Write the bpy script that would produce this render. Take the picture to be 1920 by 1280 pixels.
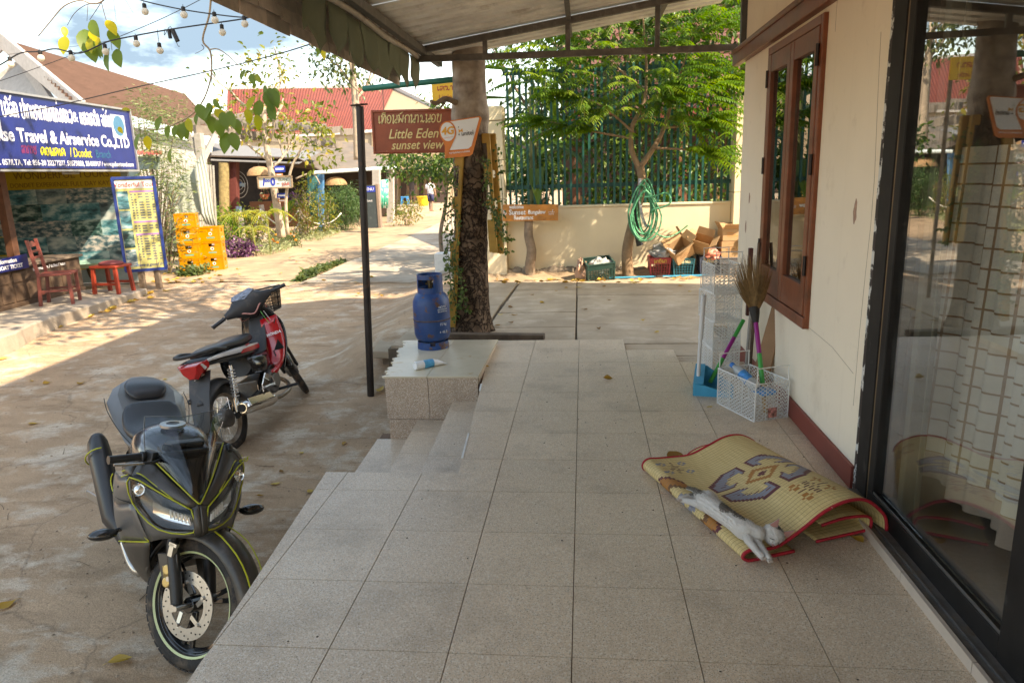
import bpy, bmesh, math, random
import numpy as np
from mathutils import Vector, Matrix, Euler
R = math.radians
rng = random.Random(7)
nrg = np.random.default_rng(11)
for o in list(bpy.data.objects): bpy.data.objects.remove(o)
scene = bpy.context.scene
COL = scene.collection
# --- camera
FPX = 1344.156                      # focal length in pixels of the 1920 wide photograph
PIT, YAW, ROL = .2311,-.1037,-.0324
CAM = Vector((.0489,-2.0013,1.5098))
_f = Vector((math.sin(YAW)*math.cos(PIT), math.cos(YAW)*math.cos(PIT),-math.sin(PIT)))
_r = Vector((math.cos(YAW),-math.sin(YAW),0)); _u = _r.cross(_f)
RT = math.cos(ROL)*_r + math.sin(ROL)*_u
UP = -math.sin(ROL)*_r + math.cos(ROL)*_u
FW = _f
cd = bpy.data.cameras.new('camera'); cam = bpy.data.objects.new('camera', cd); COL.objects.link(cam)
cam.matrix_world = Matrix(((RT.x, UP.x, -FW.x, CAM.x),(RT.y, UP.y, -FW.y, CAM.y),(RT.z, UP.z, -FW.z, CAM.z),(0,0,0,1)))
cd.sensor_fit = 'HORIZONTAL'; cd.sensor_width = 36; cd.lens = 36*FPX/1920
cd.clip_start = .05; cd.clip_end = 3000
cd.dof.use_dof = True; cd.dof.focus_distance = 3.6; cd.dof.aperture_fstop = 7
scene.camera = cam
# --- light
SUN_TRAVEL = Vector((-.93,.50,-1.0)).normalized()
to_sun = -SUN_TRAVEL
elev = math.asin(to_sun.z); azi = math.atan2(to_sun.x, to_sun.y)
w = bpy.data.worlds.new('World'); scene.world = w; w.use_nodes = True
nt = w.node_tree; nt.nodes.clear()
N = nt.nodes.new; L = nt.links.new
out = N('ShaderNodeOutputWorld'); bg = N('ShaderNodeBackground'); sky = N('ShaderNodeTexSky')
sky.sky_type = 'NISHITA'; sky.sun_disc = False; sky.sun_elevation = elev; sky.sun_rotation = azi
sky.air_density = 1.0; sky.dust_density = 1.4; sky.ozone_density = 1.0
tc = N('ShaderNodeTexCoord'); mp = N('ShaderNodeMapping'); mp.inputs['Scale'].default_value = (1,1,2.6)
mp.inputs['Location'].default_value = (.35,.1,.2)
n1 = N('ShaderNodeTexNoise'); n1.inputs['Scale'].default_value = 2.3; n1.inputs['Detail'].default_value = 8; n1.inputs['Roughness'].default_value = .58
mr = N('ShaderNodeMapRange'); mr.inputs['From Min'].default_value = .42; mr.inputs['From Max'].default_value = .59
mx = N('ShaderNodeMix'); mx.data_type = 'RGBA'
L(tc.outputs['Generated'], mp.inputs['Vector']); L(mp.outputs['Vector'], n1.inputs['Vector'])
L(n1.outputs['Fac'], mr.inputs['Value']); L(mr.outputs['Result'], mx.inputs['Factor'])
L(sky.outputs['Color'], mx.inputs['A']); mx.inputs['B'].default_value = (.50,.84,1.34,1)
L(mx.outputs['Result'], bg.inputs['Color']); bg.inputs['Strength'].default_value = .15
L(bg.outputs[0], out.inputs['Surface'])
sd = bpy.data.lights.new('sun', 'SUN'); sd.energy = 2.0; sd.angle = R(.53); sd.color = (1,.975,.94)
sun = bpy.data.objects.new('sun', sd); COL.objects.link(sun)
sun.rotation_euler = SUN_TRAVEL.to_track_quat('-Z', 'Y').to_euler(); sun.location = (12,-8,14)
vs = scene.view_settings; vs.view_transform = 'Standard'; vs.look = 'None'; vs.exposure = 2.5; vs.gamma = 1; vs.use_curve_mapping = False
vs.use_white_balance = True; vs.white_balance_temperature = 9000; vs.white_balance_tint = 12
scene.cycles.use_denoising = True; scene.cycles.max_bounces = 7; scene.cycles.diffuse_bounces = 5
scene.cycles.glossy_bounces = 3; scene.cycles.transparent_max_bounces = 12; scene.cycles.caustics_reflective = False; scene.cycles.caustics_refractive = False
# --- photograph pixel -> point in the place
def ray(px, py): return RT*((px-960)/FPX) + UP*(-(py-640)/FPX) + FW
def on_z(px, py, z): d = ray(px, py); return CAM + d*((z-CAM.z)/d.z)
def on_y(px, py, y): d = ray(px, py); return CAM + d*((y-CAM.y)/d.y)
def on_x(px, py, x): d = ray(px, py); return CAM + d*((x-CAM.x)/d.x)
def on_pl(px, py, p0, n): d = ray(px, py); n = Vector(n); return CAM + d*((Vector(p0)-CAM).dot(n)/d.dot(n))
# --- materials
_M = {}
def lin(r, g, b): return tuple(((c/255)/12.92 if c <= 10 else ((c/255+.055)/1.055)**2.4) for c in (r, g, b))
def node(t, kind, **kw):
 n = t.nodes.new(kind)
 for k, v in kw.items(): n.inputs[k].default_value = v
 return n
def mat(name, col, rough=.6, metal=0., var=.12, vs=9., bump=0., bs=60., dirt=None, rnd=0., coat=0., emit=0., trans=0., spec=.5, st=False):
 if name in _M: return _M[name]
 m = bpy.data.materials.new(name); m.use_nodes = True; t = m.node_tree; b = t.nodes['Principled BSDF']
 k = t.links.new
 tc = t.nodes.new('ShaderNodeTexCoord'); src = tc.outputs['Object']
 n = node(t, 'ShaderNodeTexNoise', Scale=vs, Detail=5., Roughness=.6); k(src, n.inputs['Vector'])
 mr = node(t, 'ShaderNodeMapRange'); mr.inputs['From Min'].default_value = .3; mr.inputs['From Max'].default_value = .7; k(n.outputs['Fac'], mr.inputs['Value'])
 mx = t.nodes.new('ShaderNodeMix'); mx.data_type = 'RGBA'; k(mr.outputs[0], mx.inputs['Factor'])
 mx.inputs['A'].default_value = tuple(max(0, c*(1-var)) for c in col[:3])+(1,)
 mx.inputs['B'].default_value = tuple(min(1, c*(1+var)) for c in col[:3])+(1,)
 c = mx.outputs['Result']
 if dirt:
  dc, lo, hi, ds = dirt
  n2 = node(t, 'ShaderNodeTexNoise', Scale=ds, Detail=7., Roughness=.68); k(src, n2.inputs['Vector'])
  m2 = node(t, 'ShaderNodeMapRange'); m2.inputs['From Min'].default_value = lo; m2.inputs['From Max'].default_value = hi; k(n2.outputs['Fac'], m2.inputs['Value'])
  x2 = t.nodes.new('ShaderNodeMix'); x2.data_type = 'RGBA'; k(m2.outputs[0], x2.inputs['Factor']); k(c, x2.inputs['A']); x2.inputs['B'].default_value = tuple(dc)+(1,)
  c = x2.outputs['Result']
 if rnd:
  oi = t.nodes.new('ShaderNodeObjectInfo'); m3 = node(t, 'ShaderNodeMapRange'); m3.inputs['To Min'].default_value = 1-rnd; m3.inputs['To Max'].default_value = 1+rnd
  k(oi.outputs['Random'], m3.inputs['Value']); h = t.nodes.new('ShaderNodeHueSaturation'); k(m3.outputs[0], h.inputs['Value']); k(c, h.inputs['Color']); c = h.outputs['Color']
 k(c, b.inputs['Base Color'])
 b.inputs['Roughness'].default_value = rough; b.inputs['Metallic'].default_value = metal; b.inputs['Specular IOR Level'].default_value = spec
 b.inputs['Coat Weight'].default_value = coat; b.inputs['Coat Roughness'].default_value = .08
 if emit: k(c, b.inputs['Emission Color']); b.inputs['Emission Strength'].default_value = emit
 if bump:
  n4 = node(t, 'ShaderNodeTexNoise', Scale=bs, Detail=6., Roughness=.65); k(src, n4.inputs['Vector'])
  bp = node(t, 'ShaderNodeBump', Strength=min(1., bump), Distance=.01 if bump <= 1 else .03); k(n4.outputs['Fac'], bp.inputs['Height']); k(bp.outputs[0], b.inputs['Normal'])
 if trans:
  o = t.nodes['Material Output']; tr = t.nodes.new('ShaderNodeBsdfTranslucent'); k(c, tr.inputs['Color'])
  ms = t.nodes.new('ShaderNodeMixShader'); ms.inputs['Fac'].default_value = trans; k(b.outputs[0], ms.inputs[1]); k(tr.outputs[0], ms.inputs[2]); k(ms.outputs[0], o.inputs['Surface'])
 _M[name] = m; return m
def leafmat(name, stops, trans=.35, rough=.45):
 """leaf tissue: each leaf takes its own tint from the colour range through its face attribute"""
 if name in _M: return _M[name]
 m = bpy.data.materials.new(name); m.use_nodes = True; t = m.node_tree; b = t.nodes['Principled BSDF']; k = t.links.new
 a = t.nodes.new('ShaderNodeAttribute'); a.attribute_name = 'tint'
 cr = t.nodes.new('ShaderNodeValToRGB'); e = cr.color_ramp.elements
 e[0].position = stops[0][0]; e[0].color = tuple(stops[0][1])+(1,); e[1].position = stops[-1][0]; e[1].color = tuple(stops[-1][1])+(1,)
 for p, c in stops[1:-1]: q = e.new(p); q.color = tuple(c)+(1,)
 k(a.outputs['Fac'], cr.inputs['Fac']); k(cr.outputs[0], b.inputs['Base Color']); b.inputs['Roughness'].default_value = rough
 tr = t.nodes.new('ShaderNodeBsdfTranslucent'); h = t.nodes.new('ShaderNodeHueSaturation'); h.inputs['Value'].default_value = 1.3; h.inputs['Saturation'].default_value = 1.1
 k(cr.outputs[0], h.inputs['Color']); k(h.outputs[0], tr.inputs['Color'])
 ms = t.nodes.new('ShaderNodeMixShader'); ms.inputs['Fac'].default_value = trans; k(b.outputs[0], ms.inputs[1]); k(tr.outputs[0], ms.inputs[2])
 k(ms.outputs[0], t.nodes['Material Output'].inputs['Surface']); _M[name] = m; return m
def glassmat(name, tint=(.9,.95,.93), refl=1.0, ior=1.5, rough=.0, haze=0.):
 if name in _M: return _M[name]
 m = bpy.data.materials.new(name); m.use_nodes = True; t = m.node_tree; k = t.links.new; t.nodes.clear()
 o = t.nodes.new('ShaderNodeOutputMaterial'); tr = node(t, 'ShaderNodeBsdfTransparent', Color=tint+(1,)); g = node(t, 'ShaderNodeBsdfGlossy', Roughness=rough)
 g.inputs['Color'].default_value = (refl, refl, refl, 1)
 lw = node(t, 'ShaderNodeLayerWeight', Blend=.5); pw = t.nodes.new('ShaderNodeMath'); pw.operation = 'POWER'; pw.inputs[1].default_value = 4.; k(lw.outputs['Facing'], pw.inputs[0])
 r0 = ((ior-1)/(ior+1))**2; f = t.nodes.new('ShaderNodeMath'); f.operation = 'MULTIPLY_ADD'; f.inputs[1].default_value = 1-r0; f.inputs[2].default_value = r0; k(pw.outputs[0], f.inputs[0]); ms = t.nodes.new('ShaderNodeMixShader'); k(f.outputs[0], ms.inputs[0]); k(tr.outputs[0], ms.inputs[1]); k(g.outputs[0], ms.inputs[2])
 last = ms.outputs[0]
 if haze:
  d = node(t, 'ShaderNodeBsdfDiffuse', Color=(.6,.6,.58,1)); tcx = t.nodes.new('ShaderNodeTexCoord')
  n = node(t, 'ShaderNodeTexNoise', Scale=6., Detail=6.); k(tcx.outputs['Object'], n.inputs['Vector'])
  r = node(t, 'ShaderNodeMapRange'); r.inputs['From Min'].default_value = .35; r.inputs['From Max'].default_value = .8; r.inputs['To Max'].default_value = haze; k(n.outputs['Fac'], r.inputs['Value'])
  m2 = t.nodes.new('ShaderNodeMixShader'); k(r.outputs[0], m2.inputs[0]); k(last, m2.inputs[1]); k(d.outputs[0], m2.inputs[2]); last = m2.outputs[0]
 k(last, o.inputs['Surface']); _M[name] = m; return m
# --- mesh building
def V(*a): return Vector(a)
def basis(z, up=(0,0,1)):
 z = Vector(z).normalized(); up = Vector(up)
 if abs(z.dot(up.normalized())) > .98: up = Vector((0,1,0)) if abs(z.y) < .9 else Vector((1,0,0))
 x = up.cross(z).normalized(); y = z.cross(x); return x, y, z
def smooth_path(pts, n=6, closed=False):
 P = [Vector(p) for p in pts]; out = []; m = len(P)
 if m < 3 and not closed: return P
 for i in range(m if closed else m-1):
  p0 = P[(i-1) % m] if closed or i > 0 else P[0]; p1 = P[i]; p2 = P[(i+1) % m]; p3 = P[(i+2) % m] if closed or i+2 < m else P[-1]
  for j in range(n):
   t = j/n; out.append(.5*((2*p1)+(p2-p0)*t+(2*p0-5*p1+4*p2-p3)*t*t+(3*p1-p0-3*p2+p3)*t**3))
 if not closed: out.append(P[-1])
 return out
class MB:
 def __init__(s): s.v = []; s.f = []; s.m = []; s.k = 0; s.st = []; s.tint = []; s.t = .5
 def add(s, vs, fs, st=None):
  o = len(s.v); s.v += [tuple(p) for p in vs]
  for f in fs: s.f.append(tuple(i+o for i in f)); s.m.append(s.k); s.tint.append(s.t)
  if st: s.st += [(0,0)]*(o-len(s.st)) + list(st)
  return s
 def box(s, c, d, rz=0, M=None):
  x, y, z = d[0]/2, d[1]/2, d[2]/2
  vs = [Vector(p) for p in ((-x, -y, -z),(x, -y, -z),(x, y, -z),(-x, y, -z),(-x, -y, z),(x, -y, z),(x, y, z),(-x, y, z))]
  if rz: M = Matrix.Rotation(rz, 3, 'Z')
  if M is not None: vs = [M @ p for p in vs]
  c = Vector(c); return s.add([p+c for p in vs], [(0,3,2,1),(4,5,6,7),(0,1,5,4),(1,2,6,5),(2,3,7,6),(3,0,4,7)])
 def bx(s, x0, x1, y0, y1, z0, z1): return s.box(((x0+x1)/2,(y0+y1)/2,(z0+z1)/2),(abs(x1-x0), abs(y1-y0), abs(z1-z0)))
 def bar(s, p0, p1, w, h, up=(0,0,1)):
  p0, p1 = Vector(p0), Vector(p1); x, y, z = basis(p1-p0, up)
  r = [x*w/2*a+y*h/2*b for a, b in ((-1,-1),(1,-1),(1,1),(-1,1))]
  return s.add([p0+q for q in r]+[p1+q for q in r], [(3,2,1,0),(4,5,6,7),(0,1,5,4),(1,2,6,5),(2,3,7,6),(3,0,4,7)])
 def tube(s, pts, r, n=8, closed=False, caps=True, flat=1.):
  P = [Vector(p) for p in pts]; m = len(P); rr = r if isinstance(r, (list, tuple)) else [r]*m
  if len(rr) != m: rr = [rr[0]+(rr[-1]-rr[0])*i/(m-1) for i in range(m)]
  vs = []; px = None
  for i, p in enumerate(P):
   a = P[(i-1) % m] if (closed or i) else P[0]; b = P[(i+1) % m] if (closed or i < m-1) else P[-1]
   d = (b-a); d = d.normalized() if d.length > 1e-9 else Vector((0,0,1))
   if px is None: x, y, _ = basis(d)
   else:
    x = px - d*px.dot(d); x = x.normalized() if x.length > 1e-6 else basis(d)[0]; y = d.cross(x)
   px = x
   for j in range(n):
    an = 2*math.pi*j/n; vs.append(p + x*math.cos(an)*rr[i] + y*math.sin(an)*rr[i]*flat)
  fs = []
  for i in range(m if closed else m-1):
   for j in range(n):
    i2 = (i+1) % m; fs.append((i*n+j, i*n+(j+1) % n, i2*n+(j+1) % n, i2*n+j))
  if caps and not closed: fs += [tuple(range(n-1,-1,-1)), tuple((m-1)*n+j for j in range(n))]
  return s.add(vs, fs)
 def cyl(s, p0, p1, r, n=12): return s.tube([p0, p1], r if isinstance(r, (list, tuple)) else [r, r], n)
 def lathe(s, prof, c=(0,0,0), n=20, ax=(0,0,1), caps=True, a0=0, a1=2*math.pi):
  x, y, z = basis(ax); c = Vector(c); vs = []; full = abs(a1-a0-2*math.pi) < 1e-6; q = n if full else n+1
  for r, h in prof:
   for j in range(q):
    an = a0+(a1-a0)*j/n; vs.append(c + z*h + (x*math.cos(an)+y*math.sin(an))*r)
  fs = [(i*q+j, i*q+(j+1) % q, (i+1)*q+(j+1) % q, (i+1)*q+j) for i in range(len(prof)-1) for j in range(q if full else q-1)]
  if caps and full:
   if prof[0][0] > 1e-5: fs.append(tuple(range(q-1,-1,-1)))
   if prof[-1][0] > 1e-5: fs.append(tuple((len(prof)-1)*q+j for j in range(q)))
  return s.add(vs, fs)
 def prism(s, poly, o, r, u, n, d, both=True):
  """outline (x, y) in the frame o, r, u; goes from depth 0 back to -d along n"""
  o, r, u, n = map(Vector, (o, r, u, n)); k = len(poly)
  a = [o+r*x+u*y for x, y in poly]; b = [p-n*d for p in a]
  return s.add(a+b, [tuple(range(k)), tuple(range(2*k-1, k-1,-1))]+[(i, i+k, (i+1) % k+k, (i+1) % k) for i in range(k)])
 def loft(s, rings, closed=True, c0=True, c1=True):
  n = len(rings[0]); vs = [p for r in rings for p in r]; fs = []
  for i in range(len(rings)-1):
   for j in range(n if closed else n-1): fs.append((i*n+j, i*n+(j+1) % n, (i+1)*n+(j+1) % n, (i+1)*n+j))
  if closed and c0: fs.append(tuple(range(n-1,-1,-1)))
  if closed and c1: fs.append(tuple((len(rings)-1)*n+j for j in range(n)))
  return s.add(vs, fs)
 def grid(s, rows, st=None): return s.loft(rows, closed=False) if st is None else s._gst(rows, st)
 def _gst(s, rows, st):
  n = len(rows[0]); return s.add([p for r in rows for p in r], [(i*n+j, i*n+j+1,(i+1)*n+j+1,(i+1)*n+j) for i in range(len(rows)-1) for j in range(n-1)], st)
 def sphere(s, c, r, n=12, m=8):
  rx, ry, rz = r if isinstance(r, (tuple, list)) else (r, r, r); c = Vector(c)
  rings = [[c+Vector((rx*math.sin(math.pi*i/m)*math.cos(2*math.pi*j/n), ry*math.sin(math.pi*i/m)*math.sin(2*math.pi*j/n),-rz*math.cos(math.pi*i/m))) for j in range(n)] for i in range(1, m)]
  o = len(s.v); s.loft(rings, c0=False, c1=False); b = len(s.v)
  s.add([c-Vector((0,0, rz)), c+Vector((0,0, rz))], [])
  for j in range(n):
   s.f.append((b, o+(j+1) % n, o+j)); s.f.append((b+1, o+(m-2)*n+j, o+(m-2)*n+(j+1) % n)); s.m += [s.k]*2; s.tint += [s.t]*2
  return s
 def build(s, name, m, parent=None, local=False, smooth=0, bevel=0, seg=2, solid=0, sub=0, kind=None):
  me = bpy.data.meshes.new(name); off = Vector((0,0,0))
  if parent is not None and not local:
   q = parent
   while q.parent: q = q.parent
   off = Vector(q.location)
  vs = s.v if off.length < 1e-12 else [(p[0]-off.x, p[1]-off.y, p[2]-off.z) for p in s.v]
  me.from_pydata(vs, [], s.f)
  for q in (m if isinstance(m, (list, tuple)) else [m]): me.materials.append(q)
  if any(s.m): me.polygons.foreach_set('material_index', s.m)
  if len(set(s.tint)) > 1:
   a = me.attributes.new('tint', 'FLOAT', 'FACE'); a.data.foreach_set('value', s.tint)
  if s.st:
   s.st += [(0,0)]*(len(s.v)-len(s.st)); a = me.attributes.new('st', 'FLOAT_VECTOR', 'POINT'); a.data.foreach_set('vector', [c for p in s.st for c in (p[0], p[1], 0.)])
  if smooth:
   me.polygons.foreach_set('use_smooth', [True]*len(me.polygons))
   if smooth < 180: me.set_sharp_from_angle(angle=R(smooth))
  me.update(); o = bpy.data.objects.new(name, me); COL.objects.link(o)
  if parent is not None: o.parent = parent
  if solid: d = o.modifiers.new('s', 'SOLIDIFY'); d.thickness = solid; d.offset = 0
  if bevel: d = o.modifiers.new('b', 'BEVEL'); d.width = bevel; d.segments = seg; d.limit_method = 'ANGLE'; d.angle_limit = R(40)
  if sub: d = o.modifiers.new('u', 'SUBSURF'); d.levels = sub; d.render_levels = sub
  if kind: o['kind'] = kind
  return o
def thing(name, label, cat, loc=(0,0,0), rz=0, group=None, rot=None):
 o = bpy.data.objects.new(name, None); COL.objects.link(o); o.location = loc; o.rotation_euler = rot if rot else (0,0, rz); o.empty_display_size = .1
 return tag(o, label, cat, group)
def tag(o, label, cat, group=None):
 o['label'] = label; o['category'] = cat
 if group: o['group'] = group
 return o
def copy_tree(o, parent=None):
 c = o.copy(); COL.objects.link(c)
 if parent is not None: c.parent = parent
 for ch in list(o.children): copy_tree(ch, c)
 return c
def text(s, size, m, parent, o, r, u, name='lettering', align='CENTER', shear=0., bold=0., sx=1., ext=.0012, local=False, lift=.002, seg=3):
 """flat raised lettering: frame origin o, right r, up u"""
 cu = bpy.data.curves.new('t', 'FONT'); cu.body = s; cu.size = size; cu.align_x = align; cu.align_y = 'CENTER'; cu.shear = shear; cu.offset = bold; cu.extrude = ext; cu.resolution_u = seg
 ob = bpy.data.objects.new('t', cu); COL.objects.link(ob); dg = bpy.context.evaluated_depsgraph_get(); me = bpy.data.meshes.new_from_object(ob.evaluated_get(dg))
 bpy.data.objects.remove(ob); bpy.data.curves.remove(cu)
 o, r, u = Vector(o), Vector(r).normalized(), Vector(u).normalized(); n = r.cross(u)
 mb = MB(); mb.v = [tuple(o+r*(v.co.x*sx)+u*v.co.y+n*(v.co.z+ext+lift)) for v in me.vertices]; mb.f = [tuple(p.vertices) for p in me.polygons]; mb.m = [0]*len(mb.f); mb.tint = [.5]*len(mb.f)
 bpy.data.meshes.remove(me); return mb.build(name, m, parent, local=local)
# monoline Lao letters: strokes on a unit body, bowls and head loops drawn as curves
LAO = {
 'b': (.8, [[(.22,.8),(.1,.9),(.2,1),(.3,.88),(.22,.7),(.2,.2),(.35,.03),(.6,.03),(.75,.2),(.76,1)]]),
 'l': (.8, [[(.3,.35),(.2,.45),(.1,.3),(.2,.12),(.38,.2),(.45,.5),(.6,.55),(.72,.4),(.7,.02)], [(.12,.75),(.3,.95),(.55,.95),(.7,.75),(.7,.4)]]),
 's': (.8, [[(.28,.35),(.18,.42),(.1,.28),(.2,.1),(.38,.2),(.42,.5),(.58,.55),(.7,.4),(.7,.02)], [(.12,.75),(.3,.92),(.55,.92),(.68,.72),(.95,1.05)]]),
 'd': (.8, [[(.4,.5),(.5,.6),(.58,.48),(.45,.38),(.3,.3),(.22,.02)], [(.22,.02),(.1,.3),(.12,.7),(.3,.95),(.55,.95),(.7,.75),(.72,.02)]]),
 'p': (.8, [[(.22,.8),(.1,.9),(.2,1),(.3,.88),(.22,.7),(.2,.2),(.35,.03),(.6,.03),(.75,.2),(.76,1.35)]]),
 'a': (.5, [[(.05,.8),(.2,.97),(.35,.8),(.35,.02)]]),
 'k': (.8, [[(.2,.02),(.2,.5),(.1,.62),(.2,.72),(.2,.85),(.4,.98),(.65,.9),(.72,.7),(.72,.02)]]),
 'e': (.4, [[(.2,.95),(.2,.2),(.28,.05),(.36,.15),(.28,.25),(.2,.18)]]),
 'c': (.8, [[(.15,.7),(.3,.95),(.5,.8),(.4,.55),(.2,.5),(.15,.2),(.35,.03),(.6,.05),(.72,.3),(.72,.75),(.9,1.05)]]),
 'n': (.8, [[(.18,.85),(.1,.95),(.2,1),(.26,.88),(.2,.1),(.28,.03),(.6,.5),(.74,.12),(.64,.02),(.56,.14),(.72,.22),(.72,1)]]),
 'h': (.8, [[(.15,.8),(.1,.95),(.22,.98),(.22,.75),(.22,.02),(.25,.02),(.5,.85),(.66,.95),(.72,.75),(.72,.02)]]),
 'o': (.75, [[(.2,.55),(.3,.45),(.2,.38),(.12,.5),(.15,.8),(.35,.98),(.58,.85),(.64,.5),(.55,.15),(.35,.03),(.15,.2),(.13,.4)]]),
 'g': (.75, [[(.25,.7),(.15,.8),(.25,.92),(.4,.75),(.4,.3),(.55,.05),(.7,.3)], [(.4,.4),(.2,.05)]]),
 'y': (.75, [[(.2,.75),(.12,.9),(.25,1),(.35,.88),(.2,.6),(.18,.2),(.4,.03),(.62,.2),(.66,1)]]),
 'w': (.75, [[(.2,.3),(.12,.18),(.25,.05),(.36,.18),(.26,.3)], [(.12,.75),(.3,.97),(.55,.92),(.66,.6),(.6,.2),(.4,.03),(.25,.05)]]),
 'j': (.75, [[(.15,.6),(.3,.5),(.2,.38),(.12,.5),(.35,.3),(.5,.02)], [(.15,.8),(.35,.98),(.6,.85),(.66,.5),(.5,.02)]]),
 'r': (.8, [[(.15,.95),(.12,.8),(.3,.78),(.55,.9),(.7,1)], [(.3,.75),(.12,.4),(.25,.05),(.5,.1),(.55,.35),(.4,.5),(.25,.42)], [(.5,.1),(.72,.03)]]),
 'f': (.9, [[(.15,.85),(.1,.95),(.2,1),(.25,.85),(.2,.05),(.45,.6),(.68,.05),(.78,1)]]),
 'i': (0, [[(-.65,1.12),(-.4,1.32),(-.15,1.12),(-.65,1.12)]]), 'u': (0, [[(-.65,1.12),(-.4,1.32),(-.15,1.12),(-.65,1.12)], [(-.2,1.12),(-.2,1.4)]]),
 '^': (0, [[(-.6,1.2),(-.5,1.12),(-.42,1.22),(-.3,1.3),(-.1,1.45)]]), '1': (0, [[(-.35,1.3),(-.35,1.6)]]), '2': (0, [[(-.55,1.45),(-.4,1.55),(-.3,1.42),(-.15,1.6)]]),
 'q': (0, [[(-.5,1.2),(-.4,1.3),(-.3,1.2),(-.4,1.12),(-.5,1.2)]]), ',': (0, [[(-.4,-.12),(-.3,-.3),(-.15,-.15)]]), ' ': (.5, []),
 '&': (.9, [[(.8,.03),(.25,.7),(.3,.95),(.5,.95),(.5,.75),(.15,.35),(.2,.08),(.45,.05),(.75,.45)]]), '-': (.5, [[(.1,.45),(.4,.45)]]),
}
def lao(s, h, width, m, parent, o, r, u, wt=.11, slant=0., lift=.003, name='lettering', local=False):
 o, r, u = Vector(o), Vector(r).normalized(), Vector(u).normalized(); n = r.cross(u)
 tot = sum(LAO[c][0] for c in s); kx = width/tot; x = -width/2; mb = MB()
 for c in s:
  wd, strokes = LAO[c]
  for st in strokes:
   P = smooth_path([V(a, b, 0) for a, b in st], 3); L_, R_ = [], []
   for i, p in enumerate(P):
    d = P[min(i+1, len(P)-1)]-P[max(i-1,0)]; d = Vector((d.x*kx, d.y*h, 0)); d = d.normalized() if d.length > 1e-9 else V(1,0,0)
    q = V(x+p.x*kx+slant*p.y*h, p.y*h, 0); e = V(-d.y, d.x, 0)*wt*h/2
    L_.append(o+r*(q+e).x+u*(q+e).y+n*lift); R_.append(o+r*(q-e).x+u*(q-e).y+n*lift)
   mb.grid([R_, L_])
  x += wd*kx
 return mb.build(name, m, parent, local=local)
# leaves by the thousand: template outline placed with numpy
def leaf_mesh(name, m, parent, centers, dirs, ups, size, shape='oval', tint=None, local=False, kind=None, wid=.5, fold=.15, droop=.2, off=None):
 """one mesh of separate leaf blades; centers/dirs/ups are (n, 3) arrays, size (n,)"""
 C = np.asarray(centers, float); D = np.asarray(dirs, float); U = np.asarray(ups, float); n = len(C)
 D /= np.linalg.norm(D, axis=1)[:, None]+1e-9; S = np.cross(D, U); S /= np.linalg.norm(S, axis=1)[:, None]+1e-9; U = np.cross(S, D)
 if shape == 'oval': T = np.array([(0,0,0),(.3, wid*.5, fold*wid),(.3,-wid*.5, fold*wid),(.72, wid*.36, fold*wid-droop*.4),(.72,-wid*.36, fold*wid-droop*.4),(1,0,-droop),(.35,0,0),(.7,0,-droop*.4)]); F = [(0,6,1),(0,2,6),(6,7,3,1),(6,2,4,7),(7,5,3),(7,4,5)]
 elif shape == 'blade': T = np.array([(0, wid*.3,0),(0,-wid*.3,0),(.5, wid*.5,.02),(.5,-wid*.5,.02),(1,0,-droop)]); F = [(0,1,3,2),(2,3,4)]
 else: T = np.array([(0,0,0),(.45, wid*.5, fold*wid),(.45,-wid*.5, fold*wid),(1,0,-droop)]); F = [(0,2,3),(0,3,1)]
 sz = np.asarray(size, float).reshape(-1,1,1)*np.ones((n, 1,1))
 P = C[:, None, :] + sz*(T[None, :, 0:1]*D[:, None, :] + T[None, :, 1:2]*S[:, None, :] + T[None, :, 2:3]*U[:, None, :])
 P = P.reshape(-1,3); k = len(T)
 if parent is not None and not local:
  q = parent
  while q.parent: q = q.parent
  P = P - np.array(q.location)
 faces = [tuple(i*k+a for a in f) for i in range(n) for f in F]
 me = bpy.data.meshes.new(name); me.from_pydata(P.tolist(), [], faces); me.materials.append(m)
 tt = nrg.random(n) if tint is None else np.clip(np.asarray(tint, float),0,1)
 a = me.attributes.new('tint', 'FLOAT', 'FACE'); a.data.foreach_set('value', np.repeat(tt, len(F)).astype(np.float32))
 me.update(); o = bpy.data.objects.new(name, me); COL.objects.link(o)
 if parent is not None: o.parent = parent
 if kind: o['kind'] = kind
 return o
def rand_dirs(n, zmin=-1., zmax=1.):
 z = nrg.uniform(zmin, zmax, n); a = nrg.uniform(0,2*math.pi, n); r = np.sqrt(np.maximum(0,1-z*z)); return np.stack([r*np.cos(a), r*np.sin(a), z], 1)
def sm(a, b, x): t = min(1, max(0,(x-a)/(b-a))); return t*t*(3-2*t)
STREET = Vector((-.068,.9977,0)); SIDE = Vector((.9977,.068,0))    # along the street, and across it towards this house
# --- ground
def lerp_tab(t, x):
 for (a, b),(c, d) in zip(t, t[1:]):
  if x <= c: return b if x <= a else b+(d-b)*(x-a)/(c-a)
 return t[-1][1]
GT = [(-30,-.62),(1,-.60),(3,-.55),(4.5,-.48),(6,-.42),(8,-.36),(10.5,-.30),(60,-.30)]
def G(x, y):
 b = lerp_tab(GT, y)
 edge = sm(-3.0,-1.85, x)*sm(4.35,5.1+.5*sm(-1.6,-2.8, x), y)
 b += (-.075-b)*edge
 return b + .012*math.sin(1.7*x+.6*y)*math.sin(.9*y-.4*x)*(1 if x < -1.9 else .0)
def on_g(px, py, dz=0.):
 p = on_z(px, py, -.3)
 for _ in range(12): p = on_z(px, py, G(p.x, p.y)+dz)
 return p
xs = [-700,-300,-120,-60,-35,-25,-18] + [-14+.25*i for i in range(24)] + [-8+.09*i for i in range(89)] + [.2,1,3,6,10,20,60,150,400,800]
ys = [-60,-20,-8,-4] + [-2+.1*i for i in range(125)] + [10.7+.35*i for i in range(60)] + [33,36,40,46,55,80,140,300,700,1500]
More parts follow.
